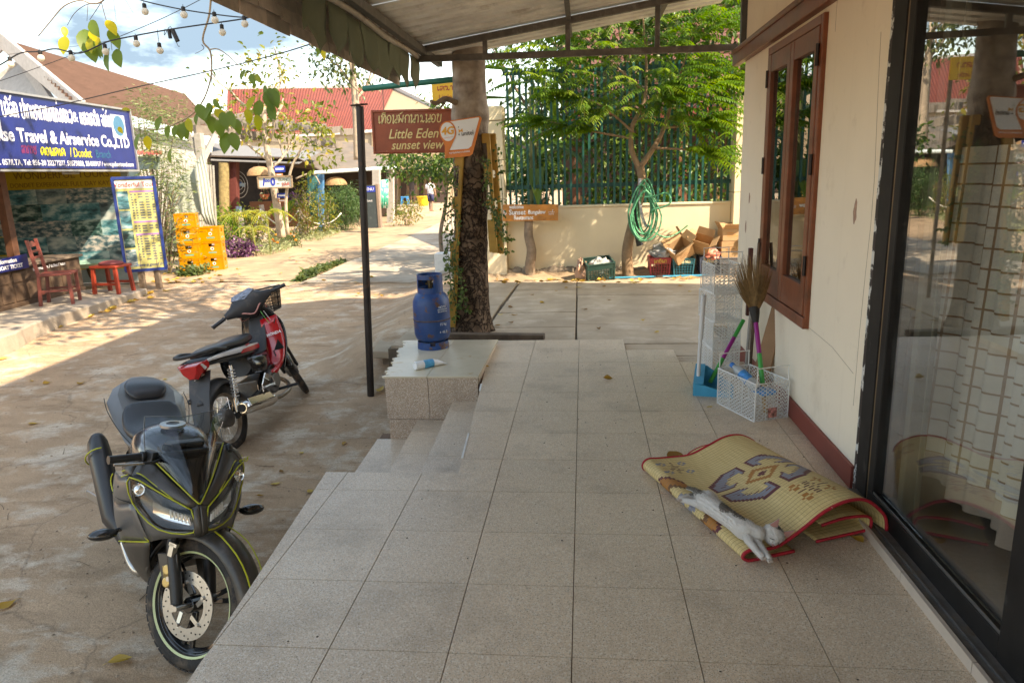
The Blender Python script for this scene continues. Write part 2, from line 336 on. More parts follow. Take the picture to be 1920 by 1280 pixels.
soil = mat('packed_soil', (.38,.27,.175),.95, var=.22, vs=2.2, bump=.7, bs=55, dirt=((.19,.145,.105),.5,.74,1.3), spec=.2)
def ground_mat():
 m = mat('worn_yard_concrete', (.42,.285,.18),.92, var=.2, vs=1.1, bump=.8, bs=38, dirt=((.54,.45,.35),.50,.66,2.9), spec=.25)
 t = m.node_tree; k = t.links.new; b = t.nodes['Principled BSDF']; src = b.inputs['Base Color'].links[0].from_socket
 tc = t.nodes['Texture Coordinate'].outputs['Object']
 mp = node(t, 'ShaderNodeMapping'); mp.inputs['Scale'].default_value = (.55,1.9,1); mp.inputs['Rotation'].default_value = (0,0,.35); k(tc, mp.inputs['Vector'])
 n = node(t, 'ShaderNodeTexNoise', Scale=3.2, Detail=9., Roughness=.7); k(mp.outputs[0], n.inputs['Vector'])
 r = node(t, 'ShaderNodeMapRange'); r.inputs['From Min'].default_value = .5; r.inputs['From Max'].default_value = .72; k(n.outputs['Fac'], r.inputs['Value'])
 x = t.nodes.new('ShaderNodeMix'); x.data_type = 'RGBA'; k(r.outputs[0], x.inputs['Factor']); k(src, x.inputs['A']); x.inputs['B'].default_value = (.25,.165,.10,1)
 v = node(t, 'ShaderNodeTexVoronoi', Scale=.75); v.feature = 'DISTANCE_TO_EDGE'
 nn = node(t, 'ShaderNodeTexNoise', Scale=2.5, Detail=6.); k(tc, nn.inputs['Vector'])
 ad = t.nodes.new('ShaderNodeMix'); ad.data_type = 'RGBA'; ad.inputs['Factor'].default_value = .22; k(tc, ad.inputs['A']); k(nn.outputs['Color'], ad.inputs['B']); k(ad.outputs['Result'], v.inputs['Vector'])
 c = node(t, 'ShaderNodeMapRange'); c.inputs['From Min'].default_value = .0; c.inputs['From Max'].default_value = .007; c.inputs['To Min'].default_value = .38; c.inputs['To Max'].default_value = 0.; k(v.outputs['Distance'], c.inputs['Value'])
 y = t.nodes.new('ShaderNodeMix'); y.data_type = 'RGBA'; k(c.outputs[0], y.inputs['Factor']); k(x.outputs['Result'], y.inputs['A']); y.inputs['B'].default_value = (.11,.08,.06,1)
 for sc, lo, colr in (((2.2,6,1),.57,(.60,.50,.39,1)),((9,9,9),.63,(.52,.43,.33,1)),((5,12,5),.64,(.17,.115,.075,1))):
  mq = node(t, 'ShaderNodeMapping'); mq.inputs['Scale'].default_value = sc; mq.inputs['Rotation'].default_value = (0,0,.5); k(tc, mq.inputs['Vector']); nq = node(t, 'ShaderNodeTexNoise', Scale=1., Detail=9., Roughness=.72); k(mq.outputs[0], nq.inputs['Vector'])
  rq = node(t, 'ShaderNodeMapRange'); rq.inputs['From Min'].default_value = lo; rq.inputs['From Max'].default_value = lo+.09; rq.inputs['To Max'].default_value = .62; k(nq.outputs['Fac'], rq.inputs['Value']); xq = t.nodes.new('ShaderNodeMix'); xq.data_type = 'RGBA'; k(rq.outputs[0], xq.inputs['Factor']); k(y.outputs['Result'], xq.inputs['A']); xq.inputs['B'].default_value = colr; y = xq
 # fine grit
 g = node(t, 'ShaderNodeTexNoise', Scale=160., Detail=3.); k(tc, g.inputs['Vector']); gr = node(t, 'ShaderNodeMapRange'); gr.inputs['From Min'].default_value = .3; gr.inputs['From Max'].default_value = .7; gr.inputs['To Min'].default_value = .72; gr.inputs['To Max'].default_value = 1.25; k(g.outputs['Fac'], gr.inputs['Value'])
 h = t.nodes.new('ShaderNodeHueSaturation'); k(gr.outputs[0], h.inputs['Value']); k(y.outputs['Result'], h.inputs['Color']); k(h.outputs[0], b.inputs['Base Color'])
 return m
mb = MB(); mb.grid([[V(x, y, G(x, y)) for x in xs] for y in ys])
mb.build('ground', ground_mat(), smooth=180, kind='structure')
road = mat('street_concrete', (.42,.35,.27),.92, var=.14, vs=1.6, bump=.5, bs=45, dirt=((.30,.22,.155),.46,.66,1.5), spec=.25)
# the concrete lane beyond the grass tuft, one slab edge at its near end
a, b, c = on_g(556,536), on_g(838,531), on_g(640,492)
mb = MB(); rows = []
for i in range(40):
 y = 10.15+i*1.05
 x0 = a.x+.05*math.sin(i*1.7)-.03*i; x1 = -1.75-.06*i
 rows.append([V(x0+(x1-x0)*j/8, y+(.06*math.sin(j*2.1) if i == 0 else 0), G(x0+(x1-x0)*j/8, y)+.028) for j in range(9)])
mb.grid(rows); mb.grid([[V(p.x, p.y, p.z-.12) for p in rows[0]], rows[0]]); mb.grid([[V(r[0].x, r[0].y, r[0].z) for r in rows], [V(r[0].x-.02, r[0].y, r[0].z-.1) for r in rows]])
mb.build('concrete_lane', road, smooth=40, kind='structure')
# soil strips
mb = MB(); pts = []
for i in range(34):
 y = 10.6+i*.6; x1 = a.x-.03*(i*.57)-.06; x0 = -9.5-.02*i
 pts.append([V(x0+(x1-x0)*j/14, y, G(x0+(x1-x0)*j/14, y)+.012+.012*math.sin(j*2.2+i*1.3)) for j in range(15)])
mb.grid(pts); mb.build('soil_verge', soil, smooth=180, kind='structure')
mb = MB(); mb.grid([[V(-1.65+.12*j, 8.45+.12*i, -.05+.02*math.sin(j*1.9+i)+.015*i) for j in range(40)] for i in range(6)])
mb.build('wall_foot_soil', soil, smooth=180, kind='structure')
# --- paved apron between the terrace and the garden wall
slab = mat('old_paving_slab', (.42,.33,.235),.9, var=.16, vs=2.1, bump=.6, bs=42, dirt=((.56,.46,.35),.5,.68,2.2), rnd=.05, spec=.25)
ap = tag(MB().bx(-1.8,3.2,4.43,8.5,-.5,-.075).bx(.405,1.3,4.025,4.43,-.5,-.075).bx(.805,1.3,3.62,4.025,-.5,-.075).build('paved_apron', mat('joint_dirt', (.13,.10,.07),.95, bump=.6), kind='structure'), 'grey concrete slab apron between the tiled terrace and the cream wall', 'apron')
del ap['category']
def slab_piece(poly, z1=-.048, nm='paving_slab'):
 m = MB(); m.prism(poly, (0,0, z1+rng.uniform(-.004,.004)),(1,0,0),(0,1,0),(0,0,1),.07); return m.build(nm, slab, ap, bevel=.008)
Y0, Y1 = 4.46,8.46
yc = [4.46,5.22,6.02,6.78,7.6,8.46]
for i in range(5):
 slab_piece([(-.97+.02*i, yc[i]+.012),(-.04-.004*i, yc[i]+.012),(-.045-.004*i, yc[i+1]-.012),(-.955+.02*i, yc[i+1]-.012)])
slab_piece([(-1.78,4.46),(-.99,4.46),(-.97,6.5),(-1.76,6.55)]); slab_piece([(-1.76,6.575),(-.97,6.525),(-.905,8.45),(-1.72,8.45)])
slab_piece([(-.02,4.47),(1.3,4.47),(1.3,5.2),(-.03,5.35)]); slab_piece([(-.03,5.375),(1.3,5.225),(1.3,4.3),(3.1,4.3),(3.1,6.9),(-.035,7.15)][0:2]+[(3.1,5.1),(3.1,6.9),(-.035,7.15)])
slab_piece([(-.04,7.175),(3.1,6.925),(3.1,8.46),(-.05,8.46)])
slab_piece([(.41,4.03),(1.3,4.03),(1.3,4.45),(.41,4.45)]); slab_piece([(.81,3.63),(1.3,3.63),(1.3,4.01),(.81,4.01)])
# broken slab and block where the apron meets the yard
ob = thing('broken_slab', 'broken concrete slab jutting out on a block behind the black post', 'slab', (-1.7,4.9,-.4))
m = MB(); m.prism([(-2.02,4.62),(-1.36,4.52),(-1.36,6.0),(-2.0,6.1),(-2.1,5.3)], (0,0,-.14),(1,0,0),(0,1,0),(0,0,1),.075); m.build('slab_top', slab, ob, bevel=.012)
m = MB(); m.bx(-1.95,-1.36,4.72,5.9,-.62,-.235); m.build('block', mat('rough_block', (.22,.17,.125),.95, bump=1, bs=30, var=.25), ob, bevel=.02)
# --- tiled terrace, steps and plinth
def terrazzo(name, base, rnd=.05, rough=.42):
 m = mat(name, base, rough, var=.05, vs=3, rnd=rnd, bump=.03, bs=30)
 t = m.node_tree; k = t.links.new; b = t.nodes['Principled BSDF']; src = b.inputs['Base Color'].links[0].from_socket; tc = t.nodes['Texture Coordinate'].outputs['Object']
 for sc, lo, colr in ((260., .72,(.78,.70,.60,1)),(380., .86,(.20,.14,.10,1)),(170., .84,(.58,.43,.31,1))):
  v = node(t, 'ShaderNodeTexVoronoi', Scale=sc); k(tc, v.inputs['Vector']); s = t.nodes.new('ShaderNodeSeparateColor'); k(v.outputs['Color'], s.inputs[0])
  r = node(t, 'ShaderNodeMapRange'); r.inputs['From Min'].default_value = lo; r.inputs['From Max'].default_value = lo+.04; r.inputs['To Max'].default_value = .75; k(s.outputs[0], r.inputs['Value'])
  x = t.nodes.new('ShaderNodeMix'); x.data_type = 'RGBA'; k(r.outputs[0], x.inputs['Factor']); k(src, x.inputs['A']); x.inputs['B'].default_value = colr; src = x.outputs['Result']
 n = node(t, 'ShaderNodeTexNoise', Scale=2.3, Detail=8., Roughness=.7); k(tc, n.inputs['Vector'])
 r = node(t, 'ShaderNodeMapRange'); r.inputs['From Min'].default_value = .50; r.inputs['From Max'].default_value = .80; r.inputs['To Max'].default_value = .55; k(n.outputs['Fac'], r.inputs['Value'])
 x = t.nodes.new('ShaderNodeMix'); x.data_type = 'RGBA'; k(r.outputs[0], x.inputs['Factor']); k(src, x.inputs['A']); x.inputs['B'].default_value = (.17,.12,.085,1); k(x.outputs['Result'], b.inputs['Base Color'])
 r2 = node(t, 'ShaderNodeMapRange'); r2.inputs['To Min'].default_value = rough-.1; r2.inputs['To Max'].default_value = rough+.2; k(n.outputs['Fac'], r2.inputs['Value']); k(r2.outputs[0], b.inputs['Roughness'])
 return m
TZ = terrazzo('speckled_tile', (.66,.51,.365), rnd=.07, rough=.34); GROUT = mat('dark_grout', (.19,.115,.075),.9, var=.2)
def clip(poly, a, b):
 """keep what lies left of the line a -> b"""
 out = []; f = lambda p: (b[0]-a[0])*(p[1]-a[1])-(b[1]-a[1])*(p[0]-a[0])
 for i, p in enumerate(poly):
  q = poly[(i+1) % len(poly)]; fp, fq = f(p), f(q)
  if fp >= 0: out.append(p)
  if fp*fq < 0: t = fp/(fp-fq); out.append((p[0]+(q[0]-p[0])*t, p[1]+(q[1]-p[1])*t))
 return out
def area(P): return abs(sum(P[i][0]*P[(i+1) % len(P)][1]-P[(i+1) % len(P)][0]*P[i][1] for i in range(len(P))))/2
T = .4; TY = .4026; GAP = .0017
XL = lambda y: -1.318-.0795*(y-1.422)
XE = lambda y: -.61-.063*(y-1.43)
XT = [XE, lambda y: -.885-.036*(y-1.43), lambda y: -1.165-.036*(y-1.43), lambda y: -1.495-.03*(y-1.43)]
terr = MB().prism([(XL(-6)+.01,-6),(1.3,-6),(1.3,3.61),(.8,3.61),(.8,4.02),(.4,4.02),(.4,4.42),(-1.0,4.42),(-1.0,3.2),(XE(3.2)+.01,3.2),(XE(1.43)+.01,1.415),(XL(1.415)+.01,1.415)], (0,0,-.006),(1,0,0),(0,1,0),(0,0,1),.7).build('terrace', GROUT, kind='structure')
for j in range(-14,11):
 for i in range(-5,4):
  if (j == 10 and i >= 1) or (j == 9 and i >= 2): continue
  x0, x1, y0, y1 = i*T+GAP, (i+1)*T-GAP, j*TY+GAP, (j+1)*TY-GAP
  if i == 3: x1 = 1.305
  polys = [[(x0, y0),(x1, y0),(x1, y1),(x0, y1)]]
  if x0 < -.59:
   P = polys[0]; A = clip(P, (9,1.42),(-9,1.42)); A = clip(A, (XL(5),5),(XL(-5),-5)) if A else []
   B = clip(P, (-9,1.42),(9,1.42)); B = clip(B, (XE(5),5),(XE(-5),-5)) if B else []
   polys = [q for q in (A, B) if len(q) > 2 and area(q) > 4e-4]
  for P in polys:
   m = MB(); m.prism(P, (0,0, rng.uniform(-.0004,.0004)),(1,0,0),(0,1,0),(0,0,1),.012); m.build('floor_tile', TZ, terr)
# riser cladding of the near block
m = MB(); n_ = V(-1,-.08,0).normalized(); q = V(.0795,-1,0).normalized()
for j in range(6):
 p = V(XL(1.42-.45*j),1.42-.45*j, 0); m = MB(); m.prism([(0.003,-.6),(.447,-.6),(.447,-.013),(.003,-.013)], p, (.0795,-1,0),(0,0,1), n_, .012); m.build('riser_tile', TZ, terr)
steps = MB(); 
for k in range(3): steps.prism([(XT[k+1](1.43)+.01,1.43),(XE(1.43),1.43),(XE(3.2),3.2),(XT[k+1](3.2)+.01,3.2)], (0,0,-.15*(k+1)-.006-.0*k),(1,0,0),(0,1,0),(0,0,1),.16 if k < 2 else .25)
steps = steps.build('entrance_steps', GROUT, kind='structure')
yl = [1.43]+[TY*j for j in range(4,8)]+[3.07]
for k in range(3):
 for a_, b_ in zip(yl, yl[1:]):
  f0, f1 = XT[k], XT[k+1]; z = -.15*(k+1)
  m = MB(); m.prism([(f1(a_)+GAP, a_+GAP),(f0(a_)-GAP, a_+GAP),(f0(b_)-GAP, b_-GAP),(f1(b_)+GAP, b_-GAP)], (0,0, z),(1,0,0),(0,1,0),(0,0,1),.012); m.build('step_tile', TZ, steps)
WSTRIP = mat('white_filler', (.72,.70,.66),.7)
m = MB()
for (k, a_, b_) in ((0,1.62,2.0),(0,2.86,3.03),(1,1.44,1.62)):
 f = XT[k]; z = -.15*k
 m.bar((f(a_), a_, z+.001),(f(b_), b_, z+.001),.012,.006)
m.build('white_edge_strip', WSTRIP, steps)
PLT = terrazzo('plinth_front_tile', (.46,.335,.245))
pl = thing('tiled_plinth', 'low square plinth with broken marble top beside the steps, gas cylinder on it', 'plinth', (-1.1,3.6,-.5))
MB().bx(-1.43,-.75,3.085,4.24,-.62,.034).build('core', mat('raw_mortar', (.30,.2,.15),.95, bump=1, bs=25, var=.3), pl, bevel=.01)
for (x0, x1, z0, z1) in ((-1.452,-1.125,-.288,.034),(-1.121,-.745,-.288,.034),(-1.44,-1.19,-.452,-.292),(-1.186,-.745,-.452,-.292)):
 MB().bx(x0, x1,3.07,3.085, z0, z1).build('front_tile', PLT, pl)
MB().bx(-.75,-.738,3.09,4.24,-.02,.034).build('side_tile', TZ, pl)
MARB = mat('cream_marble', (.62,.53,.39),.26, var=.08, vs=3, dirt=((.50,.30,.12),.60,.70,4.5), spec=.5)
jr = random.Random(5); jag = [(-1.455,3.06)]
yj = 3.06
while yj < 4.2: yj += jr.choice((.012,.02,.035,.05,.02)); jag.append((-1.455-.11*(yj-3.06)+jr.choice((0,.012,-.02,.03,-.012,.05)), yj))
jag.append((-1.58,4.25))
MB().prism([(-1.128,3.06)]+[(-1.128,4.25)]+jag[::-1], (0,0,.05),(1,0,0),(0,1,0),(0,0,1),.014).build('marble_tile', MARB, pl, bevel=.002)
MB().prism([(-1.125,3.06),(-.738,3.06),(-.725,4.25),(-1.125,4.25)], (0,0,.05),(1,0,0),(0,1,0),(0,0,1),.014).build('marble_tile', MARB, pl, bevel=.002)
pk = tag(MB().bar((-1.4,4.72,-.015),(-.33,4.62,-.015),.10,.055).build('timber_plank', mat('grey_timber', (.13,.09,.06),.9, bump=1, bs=40, var=.3), bevel=.006), 'weathered brown plank lying across the foot of the trunk', 'plank')
# --- this house
CREAM = mat('cream_paint', (.83,.73,.59),.7, var=.04, vs=1.3, bump=.12, bs=16, dirt=((.66,.55,.42),.60,.8,1.6))
def wall_wear(m):
 t = m.node_tree; k = t.links.new; b = t.nodes['Principled BSDF']; src = b.inputs['Base Color'].links[0].from_socket; tc = t.nodes['Texture Coordinate'].outputs['Object']
 for sc, lo, hi, am, colr in (((14,14,.7),.56,.8,.16,(.50,.40,.29,1)),((7,7,7),.60,.70,.30,(.60,.50,.40,1)),((45,45,45),.70,.74,.5,(.45,.36,.28,1))):
  mp = node(t, 'ShaderNodeMapping'); mp.inputs['Scale'].default_value = sc; k(tc, mp.inputs['Vector']); n = node(t, 'ShaderNodeTexNoise', Scale=1., Detail=6., Roughness=.65); k(mp.outputs[0], n.inputs['Vector'])
  r = node(t, 'ShaderNodeMapRange'); r.inputs['From Min'].default_value = lo; r.inputs['From Max'].default_value = hi; r.inputs['To Max'].default_value = am; k(n.outputs['Fac'], r.inputs['Value'])
  x = t.nodes.new('ShaderNodeMix'); x.data_type = 'RGBA'; k(r.outputs[0], x.inputs['Factor']); k(src, x.inputs['A']); x.inputs['B'].default_value = colr; src = x.outputs['Result']
 k(src, b.inputs['Base Color'])
wall_wear(CREAM)
REDP = mat('oxide_red_paint', (.23,.045,.03),.5, var=.12, vs=3, dirt=((.30,.20,.16),.66,.8,6))
WOODR = mat('red_brown_joinery', (.20,.06,.028),.38, var=.25, vs=6, bump=.15, bs=30, dirt=((.10,.04,.02),.55,.75,4), coat=.0, spec=.35)
hs = thing('house', 'cream rendered house wall with brown window and sliding glass door', 'house', (1.31,4,0))
wy0, wy1, wz0, wz1 = 2.10,3.24,.60,2.26
m = MB(); X0, X1 = 1.31,1.47
m.bx(X0, X1,1.27, wy0,-.4,6.4); m.bx(X0, X1, wy1,4.06,-.4,6.4); m.bx(X0, X1, wy0, wy1,-.4, wz0); m.bx(X0, X1, wy0, wy1, wz1,6.4); m.bx(X0, X1,-7,1.27,2.42,6.4); m.bx(X0, X1,-7,-1.6,-.4,2.42)
m.bx(X1,8,3.9,4.06,-.4,6.4); m.bx(X1,8,-7,-6.84,-.4,6.4); m.bx(7.84,8,-6.84,3.9,-.4,6.4)
m.build('wall', CREAM, hs)
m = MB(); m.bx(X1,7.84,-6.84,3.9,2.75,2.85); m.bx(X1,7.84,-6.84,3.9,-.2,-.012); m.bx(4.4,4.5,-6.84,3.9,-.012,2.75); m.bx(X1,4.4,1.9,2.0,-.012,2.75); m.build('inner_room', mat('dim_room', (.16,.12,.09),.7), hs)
m = MB(); m.bx(.55,8.8,-7.6,4.42,6.4,6.5); m.loft([[V(.5,-7.7,6.52), V(.5,4.44,6.52)], [V(4.65,-7.7,8.6), V(4.65,4.44,8.6)], [V(8.9,-7.7,6.52), V(8.9,4.44,6.52)]], closed=False); m.build('roof', mat('roof_metal_brown', (.2,.08,.06),.5), hs)
# render: a cold joint and two scars where old fixings were
SCAR = mat('bare_render', (.40,.25,.19),.95, var=.3, vs=40)
for (px, py, w_, h_) in ((1603,397,.022,.055),(1405,372,.02,.04),(1398,425,.02,.05)):
 c = on_x(px, py, 1.309); pts = [(w_*math.cos(a)*(.7+.5*rng.random()), h_*math.sin(a)*(.8+.35*rng.random())) for a in [2*math.pi*i/16 for i in range(16)]]
 MB().prism(pts, c, (0,-1,0),(0,0,1),(-1,0,0),.004).build('paint_scar', SCAR, hs)
m = MB()
for pth in ([(1652,60),(1647,160),(1640,330),(1633,420),(1622,520),(1612,620),(1600,760)], [(1512,610),(1560,650),(1600,700)], [(1570,0),(1566,60)]):
 m.tube([on_x(px, py, 1.3097) for px, py in pth], .0011,4)
m.build('hairline_crack', mat('crack_shadow', (.28,.22,.17),.9), hs)
# red skirting
m = MB(); m.bx(1.292,1.31,1.28,2.62,0,.115); m.build('skirting', REDP, hs, bevel=.004)
MB().bx(1.297,1.31,2.62,4.06,-.06,.09).build('skirting', REDP, hs, bevel=.004)
# timber band above the window
m = MB(); m.bx(1.255,1.31,1.2,4.30,2.285,2.415); m.bx(1.24,1.255,1.2,4.30,2.37,2.40); m.build('timber_band', WOODR, hs, bevel=.006)
MB().bx(1.27,1.34,4.07,4.13,2.3,2.95).build('corner_upright', mat('dark_steel', (.10,.095,.09),.5, metal=.6, var=.2), hs, bevel=.004)
wf = MB(); wf.bx(1.285,1.36, wy0, wy0+.04, wz0, wz1); wf.bx(1.285,1.36, wy1-.04, wy1, wz0, wz1); wf.bx(1.285,1.36, wy0+.04, wy1-.04, wz1-.05, wz1); wf.bx(1.275,1.36, wy0+.002, wy1-.002, wz0-.005, wz0+.06)
wf = wf.build('window', WOODR, hs, bevel=.005)
WGL = glassmat('window_glass', (.35,.40,.38), ior=2.1)
ym = (wy0+wy1)/2
for a_, b_ in ((wy0+.044, ym-.003),(ym+.003, wy1-.044)):
 m = MB(); s_ = .066; z0, z1 = wz0+.065, wz1-.055
 m.bx(1.28,1.325, a_, a_+s_, z0, z1); m.bx(1.28,1.325, b_-s_, b_, z0, z1); m.bx(1.282,1.323, a_+s_, b_-s_, z1-.11, z1); m.bx(1.282,1.323, a_+s_, b_-s_, z0, z0+.17)
 m.build('casement', WOODR, wf, bevel=.004)
 MB().bx(1.305,1.309, a_+s_, b_-s_, z0+.17, z1-.11).build('pane', WGL, wf)
HINGE = mat('dark_hinge', (.03,.022,.02),.5, metal=.5)
for y in (wy0+.04, wy1-.04):
 for z in (.95,1.5,2.06): MB().cyl((1.276, y, z-.055),(1.276, y, z+.055),.010,8).build('hinge', HINGE, wf)
# dark backing so the room reads through the glass
# sliding glass door
BLK = mat('black_door_steel', (.014,.012,.011),.6, spec=.25, var=.4, vs=7, dirt=((.07,.065,.06),.62,.75,9))
PEEL = mat('peeling_jamb', (.03,.02,.017),.6, var=.3, dirt=((.62,.62,.60),.52,.55,8.), bump=.5, bs=25)
BRZ = mat('bronze_stile', (.17,.11,.055),.4, metal=.35)
sdr = MB(); sdr.bx(1.297,1.42,1.115,1.236,.035,2.42); sdr.bx(1.262,1.42,-1.6,1.115,2.30,2.42); sdr = sdr.build('sliding_door', BLK, hs, bevel=.003)
MB().bx(1.300,1.33,1.236,1.272,0,2.42).build('peeling_edge', PEEL, sdr, bevel=.003)
MB().bx(1.301,1.345,1.065,1.113,.04,2.3).build('bronze_strip', BRZ, sdr, bevel=.003)
m = MB(); m.bx(1.285,1.335,.03,1.063,.022,.105); m.bx(1.285,1.335,1.005,1.063,.105,2.3); m.bx(1.285,1.335,-.10,.03,.022,2.3); m.bx(1.285,1.335,.03,1.005,2.22,2.3); m.build('glazed_leaf', BLK, sdr, bevel=.004)
MB().bx(1.287,1.291,.03,1.005,.108,.118).build('glazing_bead', mat('alu_bead', (.25,.25,.25),.35, metal=.8), sdr)
DGL = glassmat('door_glass', (.95,.96,.94), ior=1.85, haze=.03)
MB().bx(1.307,1.311,.03,1.005,.118,2.22).build('pane', DGL, sdr)
m = MB(); m.bx(1.345,1.395,-1.6,-.06,.03,.10); m.bx(1.345,1.395,.86,.91,.03,2.3); m.bx(1.36,1.38,.79,.80,.03,2.3); m.bx(1.345,1.395,-.16,-.10,.1,2.3); m.build('rear_leaf', mat('olive_stile', (.10,.105,.085),.4, metal=.3), sdr, bevel=.003)
MB().bx(1.367,1.371,-1.5,-.16,.1,2.2).build('pane', DGL, sdr)
TRK = mat('dusty_track', (.17,.165,.16),.6, metal=.4, var=.3, dirt=((.16,.12,.08),.5,.65,9), bump=.4)
m = MB(); m.bx(1.225,1.40,-1.6,1.235,-.01,.026); m.bx(1.245,1.251,-1.6,1.235,.026,.034); m.build('track', TRK, sdr)
m = MB(); m.bx(1.212,1.226,-1.6,1.235,-.01,.022); m.build('mortar_bed', mat('brown_mortar', (.17,.12,.085),.95, bump=.8, bs=50), sdr)
SILL = mat('pale_sill_tile', (.52,.43,.36),.35, var=.06)
for k in range(5): MB().bx(1.197,1.212,.99-.5*(k+1)+.002,.99-.5*k-.002,-.006,.040).build('sill_tile', SILL, sdr)
# curtains behind the glass
def curtain_mat():
 m = mat('grid_curtain', (.50,.48,.45),.85, var=.03)
 t = m.node_tree; k = t.links.new; b = t.nodes['Principled BSDF']; src = b.inputs['Base Color'].links[0].from_socket
 a = t.nodes.new('ShaderNodeAttribute'); a.attribute_name = 'st'; s = t.nodes.new('ShaderNodeSeparateXYZ'); k(a.outputs['Vector'], s.inputs[0])
 fs = []
 for ax, per, wd in ((0,.076,.008),(1,.076,.008)):
  d = t.nodes.new('ShaderNodeMath'); d.operation = 'PINGPONG'; d.inputs[1].default_value = per/2; k(s.outputs[ax], d.inputs[0])
  l = t.nodes.new('ShaderNodeMath'); l.operation = 'LESS_THAN'; l.inputs[1].default_value = wd/2; k(d.outputs[0], l.inputs[0]); fs.append(l)
 mxm = t.nodes.new('ShaderNodeMath'); mxm.operation = 'MAXIMUM'; k(fs[0].outputs[0], mxm.inputs[0]); k(fs[1].outputs[0], mxm.inputs[1])
 x = t.nodes.new('ShaderNodeMix'); x.data_type = 'RGBA'; k(mxm.outputs[0], x.inputs['Factor']); k(src, x.inputs['A']); x.inputs['B'].default_value = (.20,.115,.06,1)
 lt = t.nodes.new('ShaderNodeMath'); lt.operation = 'LESS_THAN'; lt.inputs[1].default_value = 0.; k(s.outputs[1], lt.inputs[0])
 x2 = t.nodes.new('ShaderNodeMix'); x2.data_type = 'RGBA'; k(lt.outputs[0], x2.inputs['Factor']); k(x.outputs['Result'], x2.inputs['A']); x2.inputs['B'].default_value = (.36,.27,.23,1); k(x2.outputs['Result'], b.inputs['Base Color'])
 return m
rows, st = [], []
nz, ny = 20,150
for i in range(nz+1):
 z = .15+1.40*i/nz; r_ = []
 for j in range(ny+1):
  s_ = j/ny; y = 1.12-2.2*s_; f_ = 1.0-.35*(i/nz)
  r_.append(V(1.56+.03*f_*math.sin(y*23+1.3*math.sin(y*5))+.02*math.sin(y*51), y-.03*(i/nz)+.06*(1-i/nz)*(1-s_), z)); st.append((s_*2.6, z-.27))
 rows.append(r_)
m = MB(); m.grid(rows, st); cu = m.build('curtain', curtain_mat(), smooth=180); tag(cu, 'white half curtain with brown grid and lace hem behind the glass door', 'curtain')
def stripes():
 m = mat('striped_cloth', (.40,.30,.2),.85, var=.05); t = m.node_tree; k = t.links.new; b = t.nodes['Principled BSDF']; a = t.nodes.new('ShaderNodeAttribute'); a.attribute_name = 'st'
 s = t.nodes.new('ShaderNodeSeparateXYZ'); k(a.outputs['Vector'], s.inputs[0]); w_ = t.nodes.new('ShaderNodeMath'); w_.operation = 'PINGPONG'; w_.inputs[1].default_value = .03; k(s.outputs[0], w_.inputs[0])
 r = t.nodes.new('ShaderNodeValToRGB'); r.color_ramp.interpolation = 'CONSTANT'; e = r.color_ramp.elements; e[0].color = (.55,.47,.36,1); e[1].position = .3; e[1].color = (.16,.08,.03,1); q = e.new(.55); q.color = (.45,.36,.24,1); q = e.new(.8); q.color = (.25,.15,.07,1)
 mu = t.nodes.new('ShaderNodeMath'); mu.operation = 'MULTIPLY'; mu.inputs[1].default_value = 33.3; k(w_.outputs[0], mu.inputs[0]); k(mu.outputs[0], r.inputs['Fac']); k(r.outputs[0], b.inputs['Base Color']); return m
rows, st = [], []
for i in range(6):
 r_ = []
 for j in range(61): y = .50-1.5*j/60; r_.append(V(1.62+.035*math.sin(y*31), y, 1.80+.55*i/5)); st.append((j/60*2., i/5))
 rows.append(r_)
m = MB(); m.grid(rows, st); tag(m.build('striped_curtain', stripes(), smooth=180), 'brown striped pelmet curtain high behind the glass door', 'curtain')
cb = thing('wardrobe', 'dark brown wardrobe standing in the dim room behind the glass', 'wardrobe', (2.9,1.2,0))
MB().bx(2.6,3.2,1.0,1.85,-.01,2.2).build('carcass', mat('dark_wardrobe', (.12,.06,.03),.4), cb, bevel=.006)
for k in range(2): MB().bx(2.58,2.598,1.02+.42*k, 1.42+.42*k, .1,2.15).build('door', mat('brown_veneer', (.2,.09,.04),.35, var=.3, vs=4), cb, bevel=.004)
# --- lean-to canopy
GALV = mat('galvanised_sheet', (.88,.82,.73),.35, metal=.12, var=.18, vs=5, dirt=((.42,.34,.26),.55,.75,3.5), rnd=.06)
STL = mat('painted_steel', (.13,.115,.10),.5, metal=.5, var=.25, vs=14, dirt=((.22,.2,.18),.55,.7,12))
XEV = -1.34; zs = lambda x: 2.575+.138*(x-XEV)
cp = thing('canopy', 'corrugated metal lean-to canopy over the tiled terrace', 'canopy', (0,4.4,2.5))
pw = .76
for k in range(15):  # rearmost sheets lie out of view, added to darken the near terrace
 y1 = 5.16-pw*k; prof = []
 for q in range(4):
  b_ = y1-q*pw/4
  prof += [(b_, 0),(b_-.095,0),(b_-.11,.036),(b_-.165,.036),(b_-.18,0)]
 prof.append((y1-pw, 0)); m = MB()
 m.grid([[V(x, y, zs(x)+z+.004*(k % 2)) for y, z in prof] for x in (XEV-.1,1.30)]); m.build('roof_sheet', GALV, cp)
m = MB(); m.bar((XEV, 4.4,2.475),(1.31,4.4,2.445),.045,.05); m.build('bottom_chord', STL, cp, bevel=.003)
m = MB(); m.bar((XEV, 4.4, zs(XEV)-.035),(1.31,4.4, zs(1.31)-.035),.05,.05); m.build('top_chord', STL, cp, bevel=.003)
for px in (910,1065,1232): p = on_y(px, 100,4.4); MB().bx(p.x-.02, p.x+.02,4.382,4.418,2.47, zs(p.x)-.05).build('web_post', STL, cp, bevel=.003)
for yb in (2.2,0., -2.2,-4.4): MB().bar((XEV, yb, zs(XEV)-.03),(1.31, yb, zs(1.31)-.03),.045,.045).build('rafter', STL, cp, bevel=.003)
